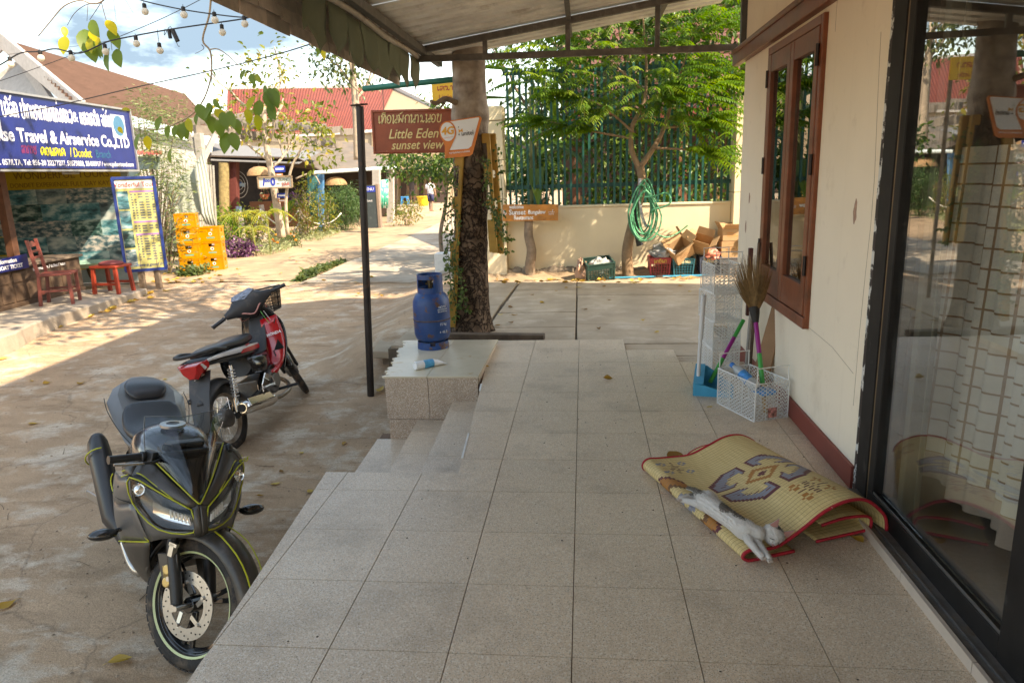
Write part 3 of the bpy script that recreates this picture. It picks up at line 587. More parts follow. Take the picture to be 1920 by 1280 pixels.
for x in (-.06,.74): MB().bar((x, 5.15, zs(x)-.022),(x, -6.2, zs(x)-.022),.04,.035).build('purlin', STL, cp, bevel=.003)
MB().bar((XEV+.05,5.1, zs(XEV)-.045),(XEV+.05,-6.2, zs(XEV)-.045),.05,.06).build('eave_beam', STL, cp, bevel=.003)
WP = mat('weathered_white_pipe', (.42,.37,.31),.6, var=.15, vs=10, dirt=((.24,.18,.13),.55,.7,8))
m = MB(); m.tube([V(-1.345,4.46-.3*i, 2.49+.012*math.sin(i*1.3)) for i in range(26)], .022,8); m.build('awning_pipe', WP, cp, smooth=60)
FAB = mat('olive_awning_cloth', (.17,.19,.12),.85, var=.15, vs=4, bump=.1, bs=30, trans=.12)
fb = []
ys_ = 4.46
widths = [.34,.33,.30,.34,.36,.30,.33,.35]
for k, wd in enumerate(widths):
 y0, y1 = ys_, ys_-wd+(.006 if k not in (2,3) else -.012); m = MB(); n = 8; top, mid, low = [], [], []
 rows = []
 for a in range(6):
  r_ = []
  for j in range(n+1):
   s_ = j/n; y = y0+(y1-y0)*s_
   bot = 2.305-.105*(1-abs(2*((s_+.12*(k % 3)) % 1)-1))**.8-.02*(k % 2)
   z = 2.475+(bot-2.475)*a/5; r_.append(V(-1.352-.012*math.sin(s_*6+k)*a/5-.008*(k % 2)+.006*math.sin(a+k), y, z))
  rows.append(r_)
 m.grid(rows); m.build('awning_scallop', FAB, cp, smooth=180, solid=.003); ys_ -= wd
# shingled skirt outside the awning
SHG = mat('grey_wood_shingle', (.52,.43,.36),.9, var=.25, vs=9, bump=.5, bs=45, rnd=.22)
sk = thing('shingle_skirt', 'sloping skirt of grey brown shingles hanging outside the canopy eave', 'roof skirt', (-1.5,4.4,2.4))
p0, p1 = V(-1.56,0,2.285), V(-1.385,0,2.74); d_ = (p1-p0); nn_ = V(-d_.z, 0, d_.x).normalized()
MB().prism([(0,0),(5.5,0),(5.5,.47),(0,.47)], V(-1.572,4.46,2.31),(0,-1,0), d_, V(-.93,0,.36),.004).build('light_stop_sheet', mat('light_stop_dark', (.05,.04,.035),.9), sk)  # unseen sheet added behind the shingles so no light comes through
for c in range(8):
 for q in range(18):
  y = 4.46-.30*q-(.15 if c % 2 else 0); a_ = p0+d_*(c/8.0)+V(0, y, 0)+V(rng.uniform(-.006,.006),0, rng.uniform(-.006,.006)); b_ = a_+d_.normalized()*.085
  m = MB(); t_ = nn_*.009*-1; tilt = nn_*-.03
  y0, y1 = a_.y-.003, a_.y-.295
  A = [V(a_.x, y0, a_.z)+tilt, V(a_.x, y1, a_.z)+tilt, V(b_.x, y1, b_.z), V(b_.x, y0, b_.z)]
  m.add(A+[p+nn_*.016 for p in A], [(0,1,2,3),(7,6,5,4),(0,4,5,1),(1,5,6,2),(2,6,7,3),(3,7,4,0)]); m.build('shingle', SHG, sk)
# steel post
po = thing('steel_post', 'leaning rusty black steel post between yard and plinth', 'post', (-1.95,4.27,-.52))
MB().tube([V(-1.955,4.27,-.56), V(-1.84,4.25,2.10)], .033,14).build('pole', mat('rusty_black_steel', (.03,.022,.019),.5, metal=.3, var=.4, vs=7, dirt=((.10,.045,.025),.58,.72,8)), po, smooth=40)
m = MB(); m.prism([(-.07,-.04),(.03,-.05),(.075,-.02),(.06,.04),(-.05,.045),(-.085,.01)], (-1.84,4.25,2.115),(1,0,.06),(0,1,0),(-.06,0,1),.008); m.build('bent_plate', mat('rust_plate', (.07,.035,.025),.8, var=.4), po)
m = MB()
for k, z in enumerate([.62,.69,.76,.83,.90,.97]):
 cx_ = -1.955+.115*(z+.56)/2.66; m.tube([V(cx_+.035*math.sin(a),4.27-.036*abs(math.cos(a))-.001, z-.0+.032*math.cos(a*2+k)) for a in [(-.6+.2*i) for i in range(7)]], .0022,4)
m.build('scratched_graffiti', mat('grey_scratch', (.2,.19,.18),.7), po)
from mathutils import noise as mn
# --- vegetation helpers
def blob(c, r, seed=0, n=16, m=10, amp=.3, fr=2.2):
 mb = MB(); mb.sphere((0,0,0),1., n, m); c = Vector(c); rr = Vector(r) if isinstance(r, (tuple, list)) else Vector((r, r, r))
 vs = []
 for p in mb.v:
  p = Vector(p); k = 1+amp*mn.fractal(p*fr+Vector((seed, seed*2.3,0)),1., 2., 3); q = p*k; vs.append(tuple(c+Vector((q.x*rr.x, q.y*rr.y, q.z*rr.z))))
 mb.v = vs; return mb
def cluster_leaves(centers, per, spread, up_bias=.5):
 C = np.asarray(centers, float); k = len(C); P = np.repeat(C, per, 0)+nrg.normal(0,1,(k*per, 3))*spread
 O = P-np.repeat(C, per, 0); D = O/ (np.linalg.norm(O, axis=1)[:, None]+1e-6)+rand_dirs(k*per)*.8; D[:, 2] -= .25
 U = rand_dirs(k*per); U[:, 2] = np.abs(U[:, 2])+up_bias
 return P, D, U
def shell(center, radii, k, inner=.35):
 d = rand_dirs(k); r = nrg.uniform(inner, 1, k)**.6; return np.array(center)+d*r[:, None]*np.array(radii)
GREEN = [(0,(.022,.06,.012)),(.5,(.06,.13,.02)),(1,(.15,.22,.03))]
LGREEN = leafmat('fresh_leaf', [(0,(.045,.115,.012)),(.5,(.095,.20,.018)),(1,(.20,.29,.025))], .45)
DGREEN = leafmat('deep_leaf', GREEN, .3)
YGREEN = leafmat('yellowing_leaf', [(0,(.06,.10,.015)),(.55,(.15,.18,.025)),(1,(.30,.24,.03))], .4)
OLIVE = leafmat('olive_leaf', [(0,(.04,.07,.02)),(.6,(.09,.13,.035)),(1,(.17,.19,.06))], .3)
PURP = leafmat('purple_leaf', [(0,(.05,.015,.05)),(.6,(.13,.04,.12)),(1,(.24,.11,.22))], .2)
BARKG = mat('grey_brown_bark', (.22,.16,.11),.95, var=.35, vs=14, bump=1, bs=35)
def bush(name, label, cat, c, r, m, n=40, per=16, size=.09, shape='diamond', group=None, wid=.5, stems=5):
 c = Vector(c); t = thing(name, label, cat, c, group=group); g = Vector((0,0, r[2]*.95))
 P, D, U = cluster_leaves(shell(c+g, r, n), per, min(r)*.22)
 ok = P[:, 2] > c.z+.01; leaf_mesh('foliage', m, t, P[ok], D[ok], U[ok], nrg.uniform(.6,1.2, ok.sum())*size, shape, wid=wid)
 mb = MB()
 for i in range(stems):
  a = 2*math.pi*i/stems; mb.tube(smooth_path([c+V(.05*math.cos(a),.05*math.sin(a),-.03), c+V(.3*r[0]*math.cos(a),.3*r[1]*math.sin(a), r[2]*.8), c+V(.6*r[0]*math.cos(a+.4),.6*r[1]*math.sin(a+.4), r[2]*1.5)], 3), [.016,.006], 5)
 mb.build('stem', BARKG, t, smooth=180); return t
def limb(mb, p, d, l, r, depth, tips, bend=.3, up=.15):
 pts = [Vector(p)]; d = Vector(d).normalized()
 for i in range(4): d = (d+V(rng.uniform(-bend, bend), rng.uniform(-bend, bend), rng.uniform(-bend, bend)+up)*.5).normalized(); pts.append(pts[-1]+d*l/4)
 mb.tube(smooth_path(pts, 2), [r, r*.6], 7 if depth > 1 else 5); tips.append(pts[-1])
 if depth > 0:
  for k in range(3 if depth > 1 else 2):
   q = pts[rng.choice((2,3,4))]; e = (d+V(rng.uniform(-1,1), rng.uniform(-1,1), rng.uniform(-.4,.7))).normalized(); limb(mb, q, e, l*.68, r*.58, depth-1, tips, bend, up)
def tree(name, label, pts, rad, m, size=.12, per=14, spread=.25, depth=2, ll=1.1, nl=5, shape='oval', bark=None, group=None, extra=None, wid=.5, up=.15, start=.55):
 t = thing(name, label, 'tree', pts[0], group=group); mb = MB(); P = smooth_path([Vector(p) for p in pts], 5); n = len(P)
 mb.tube(P, [rad[0]+(rad[1]-rad[0])*i/(n-1) for i in range(n)], 10); tips = []
 for i in range(nl):
  q = P[int((start+(1-start)*i/max(1, nl-1))*(n-1))]; a = 2.4*i+rng.random(); limb(mb, q, V(math.cos(a), math.sin(a),.55), ll, rad[1]*.7, depth, tips, up=up)
 mb.build('trunk', bark or BARKG, t, smooth=180); C = np.array([tuple(q) for q in tips])
 if extra is not None: C = np.vstack([C, extra])
 A, D, U = cluster_leaves(C, per, spread); leaf_mesh('crown', m, t, A, D, U, nrg.uniform(.65,1.25, len(A))*size, shape, wid=wid); return t
# --- the big trunk beside the plinth
def bark_mat():
 m = bpy.data.materials.new('cracked_bark'); m.use_nodes = True; t = m.node_tree; b = t.nodes['Principled BSDF']; k = t.links.new
 tc = t.nodes.new('ShaderNodeTexCoord').outputs['Object']; mp = node(t, 'ShaderNodeMapping'); mp.inputs['Scale'].default_value = (22,22,15); k(tc, mp.inputs['Vector'])
 nz = node(t, 'ShaderNodeTexNoise', Scale=5., Detail=6.); k(tc, nz.inputs['Vector']); ad = t.nodes.new('ShaderNodeMix'); ad.data_type = 'RGBA'; ad.inputs['Factor'].default_value = .4
 k(mp.outputs[0], ad.inputs['A']); mm = t.nodes.new('ShaderNodeVectorMath'); mm.operation = 'SCALE'; mm.inputs['Scale'].default_value = 14.; k(nz.outputs['Color'], mm.inputs[0]); a2 = t.nodes.new('ShaderNodeVectorMath'); a2.operation = 'ADD'; k(mp.outputs[0], a2.inputs[0]); k(mm.outputs[0], a2.inputs[1])
 v = node(t, 'ShaderNodeTexVoronoi', Scale=.42); v.feature = 'DISTANCE_TO_EDGE'; k(a2.outputs[0], v.inputs['Vector'])
 r = node(t, 'ShaderNodeMapRange'); r.inputs['From Max'].default_value = .16; k(v.outputs['Distance'], r.inputs['Value'])
 n = node(t, 'ShaderNodeTexNoise', Scale=11., Detail=7.); k(tc, n.inputs['Vector'])
 cr = t.nodes.new('ShaderNodeValToRGB'); e = cr.color_ramp.elements; e[0].position = .32; e[0].color = (.085,.055,.037,1); e[1].position = .7; e[1].color = (.23,.155,.105,1); k(n.outputs['Fac'], cr.inputs['Fac'])
 c2 = t.nodes.new('ShaderNodeValToRGB'); e = c2.color_ramp.elements; e[0].position = .35; e[0].color = (.24,.19,.15,1); e[1].position = .65; e[1].color = (.44,.37,.30,1); k(n.outputs['Fac'], c2.inputs['Fac'])
 s = t.nodes.new('ShaderNodeSeparateXYZ'); k(tc, s.inputs[0]); pm = t.nodes.new('ShaderNodeMath'); pm.operation = 'MULTIPLY_ADD'; pm.inputs[1].default_value = .9; k(nz.outputs['Fac'], pm.inputs[0]); k(s.outputs['Z'], pm.inputs[2])
 hm = node(t, 'ShaderNodeMapRange'); hm.inputs['From Min'].default_value = 1.95; hm.inputs['From Max'].default_value = 2.55; k(pm.outputs[0], hm.inputs['Value'])
 crk = t.nodes.new('ShaderNodeMix'); crk.data_type = 'RGBA'; k(r.outputs[0], crk.inputs['Factor']); crk.inputs['A'].default_value = (.03,.019,.013,1); k(cr.outputs[0], crk.inputs['B'])
 fin = t.nodes.new('ShaderNodeMix'); fin.data_type = 'RGBA'; k(hm.outputs[0], fin.inputs['Factor']); k(crk.outputs['Result'], fin.inputs['A']); k(c2.outputs[0], fin.inputs['B']); k(fin.outputs['Result'], b.inputs['Base Color'])
 b.inputs['Roughness'].default_value = .95; b.inputs['Specular IOR Level'].default_value = .15
 iv = t.nodes.new('ShaderNodeMath'); iv.operation = 'SUBTRACT'; iv.inputs[0].default_value = 1.; k(hm.outputs[0], iv.inputs[1]); am = t.nodes.new('ShaderNodeMath'); am.operation = 'MULTIPLY'; k(r.outputs[0], am.inputs[0]); k(iv.outputs[0], am.inputs[1])
 sm_ = t.nodes.new('ShaderNodeMath'); sm_.operation = 'MULTIPLY_ADD'; sm_.inputs[1].default_value = .5; k(n.outputs['Fac'], sm_.inputs[0]); k(am.outputs[0], sm_.inputs[2])
 bp = node(t, 'ShaderNodeBump', Strength=.9, Distance=.018); k(sm_.outputs[0], bp.inputs['Height']); k(bp.outputs[0], b.inputs['Normal']); return m
bt = thing('street_tree', 'big tree with cracked dark bark and pale upper trunk carrying the signs', 'tree', (-1.1,5.03,-.06))
path = smooth_path([V(-1.10,5.03,-.12), V(-1.085,5.03,.45), V(-1.055,5.03,1.15), V(-1.02,5.03,1.9), V(-1.0,5.03,2.6), V(-.99,5.05,3.3), V(-1.0,5.1,4.0)], 14)
mb = MB(); rings = []; nr_ = 44
for i, p in enumerate(path):
 f = i/(len(path)-1); z = p.z; r0 = .172-.012*z*.6+.075*math.exp(-max(0, z+.1)*7)+.02*math.exp(-((z-2.05)/.12)**2); ring = []
 for j in range(nr_):
  a = 2*math.pi*j/nr_; q = V(math.cos(a), math.sin(a),0); rr = r0*(1+.06*math.sin(3*a+z*1.2)+.05*mn.noise(q*1.8+V(0,0, z*1.4)))+.010*mn.noise(q*7+V(0,0, z*9))*(1 if z < 1.8 else .4)+.03*math.exp(-max(0, z+.1)*6)*math.sin(5*a)
  ring.append(p+q*rr)
 rings.append(ring)
mb.loft(rings); tips = []
for k, (d, l) in enumerate((((-.9,.2,.75),2.0),((-.2,.8,.8),2.0),((.6,.1,.9),1.8),((-.5,-.6,.8),1.9),((-.1,.2,1),2.0))): limb(mb, V(-1.0,5.1,3.75), V(*d), l, .085,2, tips, .3,.1)
mb.build('trunk', bark_mat(), bt, smooth=180)
ctr = np.array([tuple(q) for q in tips]); ctr = ctr[ctr[:, 2] > 4.0]
A, D, U = cluster_leaves(np.vstack([ctr, shell((-1.6,5.6,6.4),(2.4,2.1,1.5),90)]),17,.30); ok = A[:, 2] > 3.9
leaf_mesh('crown', DGREEN, bt, A[ok], D[ok], U[ok], nrg.uniform(.7,1.3, ok.sum())*.17, 'oval')
# the stub of a cut branch and a low twig
m = MB(); m.tube(smooth_path([on_y(862,196,4.93), on_y(836,186,4.8), on_y(818,194,4.75), on_y(808,190,4.7)], 4), [.030,.022,.016], 8); m.tube(smooth_path([on_y(836,188,4.8), on_y(828,200,4.76), on_y(822,205,4.74)], 3), [.014,.006], 6)
m.build('branch_stub', BARKG, bt, smooth=180)
# bamboo planters strapped to the trunk
BAM = mat('yellow_bamboo', (.42,.23,.035),.55, var=.25, vs=7, bump=.2, bs=20, dirt=((.16,.11,.05),.55,.75,9))
def planter(name_label, px, pz, w_, notches, yd, lean=0.):
 p0, p1 = on_y(px[0], pz[1], yd), on_y(px[1], pz[0], yd); h = p1.z-p0.z; t = thing('bamboo_planter', name_label, 'planter', p0, group='bamboo planters on the trunk')
 out = [(w_/2,0),(w_/2, h)]; L_ = [(-w_/2, h)]
 for a, b in notches: L_ += [(-w_/2, h*(1-a)),(-w_/2+w_*.55, h*(1-a)),(-w_/2+w_*.55, h*(1-b)),(-w_/2, h*(1-b))]
 L_.append((-w_/2,0)); u_ = (p1-p0).normalized(); m = MB(); m.prism(out+L_, p0,(1,0,0), u_, (0,-1,0),.055); m.build('bamboo_half', BAM, t, bevel=.008)
 for s in (0., .33,.66,.99): c = p0+u_*h*s; MB().box(c+V(w_*.2,-.004,0),(w_*.62,.012,.012)).build('node_ring', BAM, t)
 return t
planter('long notched bamboo planter on the left of the trunk, under the tilted sign', (851,861),(292,470),.085,((.1,.42),(.55,.9)),4.83)
planter('lower bamboo planter on the left of the trunk, bottom end near the cylinder', (846,852),(470,612),.08,((.2,.5),),4.82)
planter('notched bamboo planter on the right of the trunk, nearer the bark', (925,910),(250,473),.078,((.08,.24),(.4,.55),(.6,.72)),4.90)
planter('darker bamboo planter outermost on the right of the trunk', (938,922),(250,475),.07,((.3,.36),(.55,.62)),4.97)
CREEP = leafmat('creeper_leaf', [(0,(.035,.07,.015)),(.6,(.09,.15,.03)),(1,(.20,.24,.06))], .3)
def creeper(label, strands, per=34, size=.032, yd=4.8):
 t = None; A, D, U = [], [], []; mb = MB()
 for s in strands:
  P = smooth_path([on_y(x, y, yd+rng.uniform(-.05,.03)) for x, y in s], 6)
  if t is None: t = thing('creeper', label, 'creeper', P[0], group='creepers trailing down the trunk')
  mb.tube(P, .003,4)
  for _ in range(per):
   i = rng.randrange(len(P)-1); q = P[i].lerp(P[i+1], rng.random()); A.append(tuple(q+V(rng.gauss(0,.02), rng.gauss(0,.02), rng.gauss(0,.012)))); D.append((rng.uniform(-1,1), rng.uniform(-1,.2), rng.uniform(-.9,.2))); U.append((rng.uniform(-.4,.4),-1, rng.uniform(.2,1)))
 mb.build('stem', mat('creeper_stem', (.10,.10,.03),.8), t); leaf_mesh('foliage', CREEP, t, A, D, U, nrg.uniform(.7,1.3, len(A))*size, 'diamond', wid=.75)
creeper('green creeper trailing down the left bamboo planters to the cylinder', [[(852,330),(846,400),(850,460),(842,520)], [(858,310),(852,380),(860,430),(848,500)], [(848,350),(838,420),(842,500),(846,560)], [(850,480),(845,530),(856,575),(850,600)], [(846,500),(853,540),(842,580)], [(866,540),(872,570),(878,582)], [(856,490),(866,540),(862,575)], [(850,430),(838,470),(836,505)], [(843,330),(836,380),(834,440)]], 46)
creeper('green creeper on the right bamboo planters, tips hanging past the signboard', [[(912,300),(918,350),(925,400),(930,440)], [(906,290),(910,340),(914,390)], [(930,270),(938,320),(942,370),(940,420)], [(925,390),(935,420),(950,445),(958,448)], [(940,400),(944,440),(946,470),(955,472)], [(915,330),(922,370),(934,410),(940,450)]], 40, yd=4.84)
# --- signs on the tree
SGN = mat('rust_red_signboard', (.30,.065,.022),.55, var=.25, vs=5, bump=.25, bs=28, dirt=((.42,.24,.13),.66,.76,12)); CRM = mat('cream_lettering', (.78,.60,.25),.6, var=.1, vs=20)
gp = tag(MB().cyl((-2.02,5.0,2.325),(-1.12,5.0,2.375),.027,12).build('green_sign_arm', mat('green_pipe_paint', (.01,.16,.11),.45, var=.2), smooth=40), 'green pipe sticking out of the trunk above the hanging signboard', 'pipe')
tl, bl, br, tr = on_y(695,207,5.0), on_y(700,289,5.0), on_y(852,281,5.0), on_y(850,203,5.0)
sb = thing('hanging_signboard', 'rust red wooden signboard with yellow Lao and English lettering hung from green pipe', 'sign', bl)
r_ = (tr-tl).normalized(); u_ = (tl-bl).normalized(); W_, H_ = (tr-tl).length, (tl-bl).length
MB().prism([(0,0),(W_, 0),(W_, H_),(0, H_)], bl, r_, u_, (0,-1,0),.03).build('board', SGN, sb, bevel=.004)
m = MB()
for a, b in (((.01,.016),(W_-.01,.016)),((.01, H_-.016),(W_-.01, H_-.016)),((.014,.0),(.014, H_)),((W_-.014,0),(W_-.014, H_))): m.bar(bl+r_*a[0]+u_*a[1]+V(0,-.005,0), bl+r_*b[0]+u_*b[1]+V(0,-.005,0),.02,.012)
m.build('moulding', SGN, sb, bevel=.003)
lao('ehuonf^kna gno2y'.replace(' ', ''),.075,.62, CRM, sb, bl+r_*.37+u_*(H_-.125)+V(0,-.002,0), r_, u_, wt=.12, slant=.1)
text('Little Eden', .125, CRM, sb, bl+r_*.40+u_*(H_*.44), r_, u_, shear=.32, bold=.0012, sx=.9); text('sunset view', .118, CRM, sb, bl+r_*.43+u_*(H_*.185), r_, u_, shear=.32, bold=.0012, sx=.9)
m = MB(); 
for k in range(12): m.tube([bl+r_*.13+u_*(H_+.022*k)+V(.004*math.cos(a) if k % 2 else 0,-.008+(0 if k % 2 else .004*math.cos(a)),.014*math.sin(a)) for a in [2*math.pi*i/8 for i in range(8)]], .0022,4, closed=True)
m.build('chain', mat('chain_steel', (.35,.28,.22),.5, metal=.7), sb)
# tilted phone company sign
WHT = mat('white_enamel', (.80,.79,.77),.4, var=.03); ORG = mat('orange_print', (.72,.19,.025),.45, var=.05); INK = mat('dark_print', (.05,.04,.035),.5); LOR = mat('light_orange_print', (.80,.36,.03),.45)
P = {k: on_y(x, y, 4.80) for k, (x, y) in dict(a=(826,228), b=(903,217), c=(884,292), d=(832,297)).items()}
o_ = P['d']; r_ = (on_y(886,291,4.8)-on_y(836,296,4.8)).normalized(); n_ = V(0,-1,0); u_ = n_.cross(r_).normalized()
def loc2(px, py): p = on_y(px, py, 4.8)-o_; return (p.dot(r_), p.dot(u_))
ts = thing('tilted_sign', 'white and orange tilted plastic sign with a 4G pin nailed to the trunk', 'sign', o_)
MB().prism([loc2(834,297), loc2(880,293), loc2(886,289), loc2(903,222), loc2(900,218), loc2(834,228)], o_, r_, u_, n_, .012).build('panel', ORG, ts)
MB().prism([loc2(840,282), loc2(878,279), loc2(884,274), loc2(898.5,222), loc2(897,220.5), loc2(836,229.5)], o_+n_*.0035, r_, u_, n_, .005).build('white_field', WHT, ts)
cc = loc2(840,250); rr_ = .085
pin = [(cc[0]+rr_*.92*math.cos(a), cc[1]+.01+rr_*1.15*math.sin(a)) for a in [R(-40+260*i/26) for i in range(27)]]
tip = loc2(834.5,299.5); MB().prism(pin+[(cc[0]-.035, cc[1]-.13), tip, (cc[0]+.012, cc[1]-.13)], o_+n_*.0075, r_, u_, n_, .006).build('map_pin', ORG, ts)
MB().prism([(cc[0]+rr_*.78*math.cos(a), cc[1]+.012+rr_*.98*math.sin(a)) for a in [2*math.pi*i/28 for i in range(28)]], o_+n_*.0105, r_, u_, n_, .004).build('pin_disc', WHT, ts)
text('4G', .094, LOR, ts, o_+r_*(cc[0])+u_*(cc[1]+.018)+n_*.011, r_, u_, bold=.003, shear=.15, lift=.001); m = MB(); m.bar(o_+r_*(cc[0]-.05)+u_*(cc[1]-.042)+n_*.0115, o_+r_*(cc[0]+.05)+u_*(cc[1]-.034)+n_*.0115,.006,.002, up=u_); m.build('tag_line', ORG, ts)
q = loc2(875.5,250); text('unitel', .060, INK, ts, o_+r_*(q[0]+.006)+u_*q[1]+n_*.004, r_, u_, sx=.85)
q = loc2(863.5,246); m = MB(); m.prism([(-.018,.02),(.0,.005),(.02,.022),(.022,-.012),(.0,-.002),(-.014,-.016)], o_+r_*q[0]+u_*q[1]+n_*.006, r_, u_, n_, .002); m.build('emblem', LOR, ts); m = MB(); m.sphere(o_+r_*(q[0]-.016)+u_*(q[1]-.03)+n_*.005,(.006,.003,.008),8,5); m.sphere(o_+r_*(q[0]-.014)+u_*(q[1]+.036)+n_*.005,(.004,.003,.006),8,5); m.build('emblem_dots', INK, ts)
q = loc2(862,287); lao('abknydmbegosdr'.replace('m', 'n'),.013,.20, WHT, ts, o_+r_*q[0]+u_*q[1]+n_*.003, r_, u_, wt=.2)
# yellow sign half hidden behind the trunk
p0, p1 = on_y(811,192,6.6), on_y(858,150,6.6); YEL = mat('yellow_sign_paint', (.75,.42,.02),.5, var=.08, dirt=((.6,.25,.02),.6,.7,5))
ysn = thing('yellow_sign', 'yellow signboard with red letters half hidden behind the big trunk', 'sign', p0)
MB().bx(p0.x, p1.x, 6.6,6.625, p0.z, p1.z).build('board', YEL, ysn); MB().cyl((p1.x-.03,6.64,-.06),(p1.x-.03,6.64, p1.z),.022,8).build('post', BARKG, ysn)
RL = mat('red_lettering', (.40,.04,.02),.5); lao('esga', .05,.2, RL, ysn, V((p0.x+p1.x)/2,6.6, p1.z-.11),(1,0,0),(0,0,1), wt=.2); text('Little', .075, RL, ysn, V((p0.x+p1.x)/2,6.6, p0.z+.05),(1,0,0),(0,0,1))
# --- garden wall and green fence
WY = 9.05
WALLC = mat('cream_wall_render', (.76,.64,.44),.85, var=.07, vs=1.6, bump=.2, bs=25, dirt=((.58,.46,.30),.60,.8,2.4))
gw = thing('garden_wall', 'low cream garden wall with two taller pillars behind the apron', 'wall', (0, WY, -.1))
MB().bx(-1.12,2.22, WY, WY+.14,-.15,.965).build('wall', WALLC, gw, bevel=.008); MB().bx(-1.12,2.22, WY-.02, WY+.16,.965,1.0).build('coping', WALLC, gw, bevel=.008); MB().bx(2.5,5.5, WY, WY+.14,-.15,1.0).build('wall', WALLC, gw)
def pillar(x0, x1):
 zs_ = [-.15,.56,1.13,1.70,2.26]
 for a, b in zip(zs_, zs_[1:]): MB().bx(x0, x1, WY-.17, WY+.2, a, b-.008).build('pillar_course', WALLC, gw, bevel=.006)
 MB().bx(x0-.012, x1+.012, WY-.185, WY+.215,2.26,2.46).build('pillar_cap', WALLC, gw, bevel=.012)
pillar(-1.5,-1.125); pillar(2.225,2.5)
STN = mat('rubble_stone', (.27,.21,.155),.95, var=.35, vs=8, bump=1, bs=22, rnd=.15)
for k in range(24):
 x = -1.1+.135*k; m = blob((x, WY-.06,-.02+rng.uniform(-.02,.03)),(.10+rng.uniform(0,.03),.07,.07+rng.uniform(0,.03)), k, 10,7,.35); m.build('footing_stone', STN, gw, smooth=60)
FG = mat('green_fence_paint', (.005,.085,.068),.45, var=.25, vs=6, dirt=((.012,.13,.10),.6,.75,4), bump=.1)
fe = thing('fence', 'dark green vertical bar fence standing on the cream wall', 'fence', (0, WY+.07,1))
for k in range(36): x = -1.06+.0925*k; MB().bx(x-.017, x+.017, WY+.05, WY+.085,1.0,3.0+.0*math.sin(k)).build('bar', FG, fe)
for z in (1.285,2.19,2.93): MB().bx(-1.125,2.225, WY+.086, WY+.118, z-.028, z+.028).build('rail', FG, fe)
# sign on a stump post
SW = mat('orange_varnished_board', (.50,.19,.035),.4, var=.3, vs=5, bump=.2, bs=22, dirt=((.22,.08,.02),.58,.75,6), coat=.2); GP = mat('grey_round_post', (.25,.185,.13),.9, var=.3, vs=10, bump=1, bs=24)
sp = thing('post_sign', 'small orange board sign with white hand lettering on a crooked log post', 'sign', (-.75,8.83,-.1))
m = MB(); b0 = on_z(997,521,-.09); pts = [V(b0.x, 8.86,-.14), V(b0.x-.01,8.86,.1), V(b0.x+.02,8.86,.35), V(b0.x-.02,8.86,.6), V(b0.x, 8.86,.92)]
m.tube(smooth_path(pts, 6), [.085,.062], 12); m.build('post', GP, sp, smooth=180)
tl, br = on_y(941,378,8.78), on_y(1062,412,8.78); zc = (tl.z+br.z)/2; hh = .10
MB().prism([(0,.012),(.83,.0),(.835,.235),(.012,.255)], V(tl.x, 8.78, br.z-.01),(1,0,0),(0,0,1),(0,-1,0),.03).build('board', SW, sp, bevel=.004)
cx_ = tl.x+.415
for s_, dx, dz, sz in (('welcome', -.20,.215,.075),('B', -.375,.135,.10),('Sunset', -.19,.135,.105),('Bungalow', .10,.132,.085),('Restaurant', -.10,.055,.085)): text(s_, sz, WHT, sp, V(cx_+dx, 8.78, br.z-.01+dz),(1,0,-.01),(.05,0,1), bold=.002, sx=.78 if len(s_) > 6 else .9)
m = MB(); c0 = V(cx_+.315,8.777, br.z+.12)
for a, b in (((-.045,0),(.05,.0)),((-.04,.0),(-.03,-.02)),((-.03,-.02),(.03,-.02)),((.03,-.02),(.05,0)),((.02,0),(.02,.035)),((.02,.035),(.035,.03))): m.bar(c0+V(a[0], 0, a[1]), c0+V(b[0], 0, b[1]),.007,.003)
for k in range(4): m.tube([c0+V(-.03+.02*k+.006*math.cos(t),0,-.034+.006*math.sin(t)) for t in [1.05*i for i in range(6)]], .0022,4, closed=True)
m.build('boat_mark', WHT, sp)
# --- small tree with feathery fronds in front of the fence
t2 = thing('frond_tree', 'small tree with bright green feathery fronds growing against the green fence', 'tree', (.74,8.62,-.08))
m = MB(); yt = 8.6
m.tube(smooth_path([on_y(1178,520, yt), on_y(1176,470, yt), on_y(1186,420, yt), on_y(1203,350, yt), on_y(1200,312, yt)], 6), [.085,.055], 10)
br_ = [[(1199,315),(1184,280),(1186,235),(1208,190),(1212,120),(1206,40),(1200,-40)], [(1201,312),(1225,278),(1246,238),(1262,180),(1285,110),(1310,40)], [(1188,250),(1150,215),(1110,190),(1060,175)], [(1246,240),(1290,235),(1330,225)], [(1208,170),(1160,130),(1120,90),(1080,60)], [(1262,180),(1310,160),(1350,150)], [(1190,230),(1230,200),(1240,160)], [(1186,260),(1130,250),(1080,240),(1020,225)], [(1225,278),(1280,280),(1330,290)]]
ends = []
for k, b in enumerate(br_):
 dy = [0,.1,-.35,-.3,.35,.2,-.5,-.15,-.2][k]; P = smooth_path([on_y(x, y, yt+dy*i/(len(b)-1)) for i, (x, y) in enumerate(b)], 4); m.tube(P, [.045 if k < 2 else .02,.006], 7)
 ends += [(P[int(len(P)*f)], (P[-1]-P[0]).normalized()) for f in (.45,.6,.75,.88,.99)]
m.build('trunk', mat('smooth_brown_bark', (.26,.17,.10),.9, var=.25, vs=10, bump=.6, bs=30), t2, smooth=180)
A, D, U, S = [], [], [], []; tw = MB(); tint = []; nf = 0
spots = []
for q, d in ends:
 for k in range(5): spots.append((q, d))
for k in range(420):
 px, py = rng.uniform(935,1385), rng.uniform(-70,270); 
 if py > 150+110*(1-abs(px-1190)/220): continue
 spots.append((on_y(px, py, yt+rng.uniform(-.7,.5)), V(rng.uniform(-1,1),-.3,.2)))
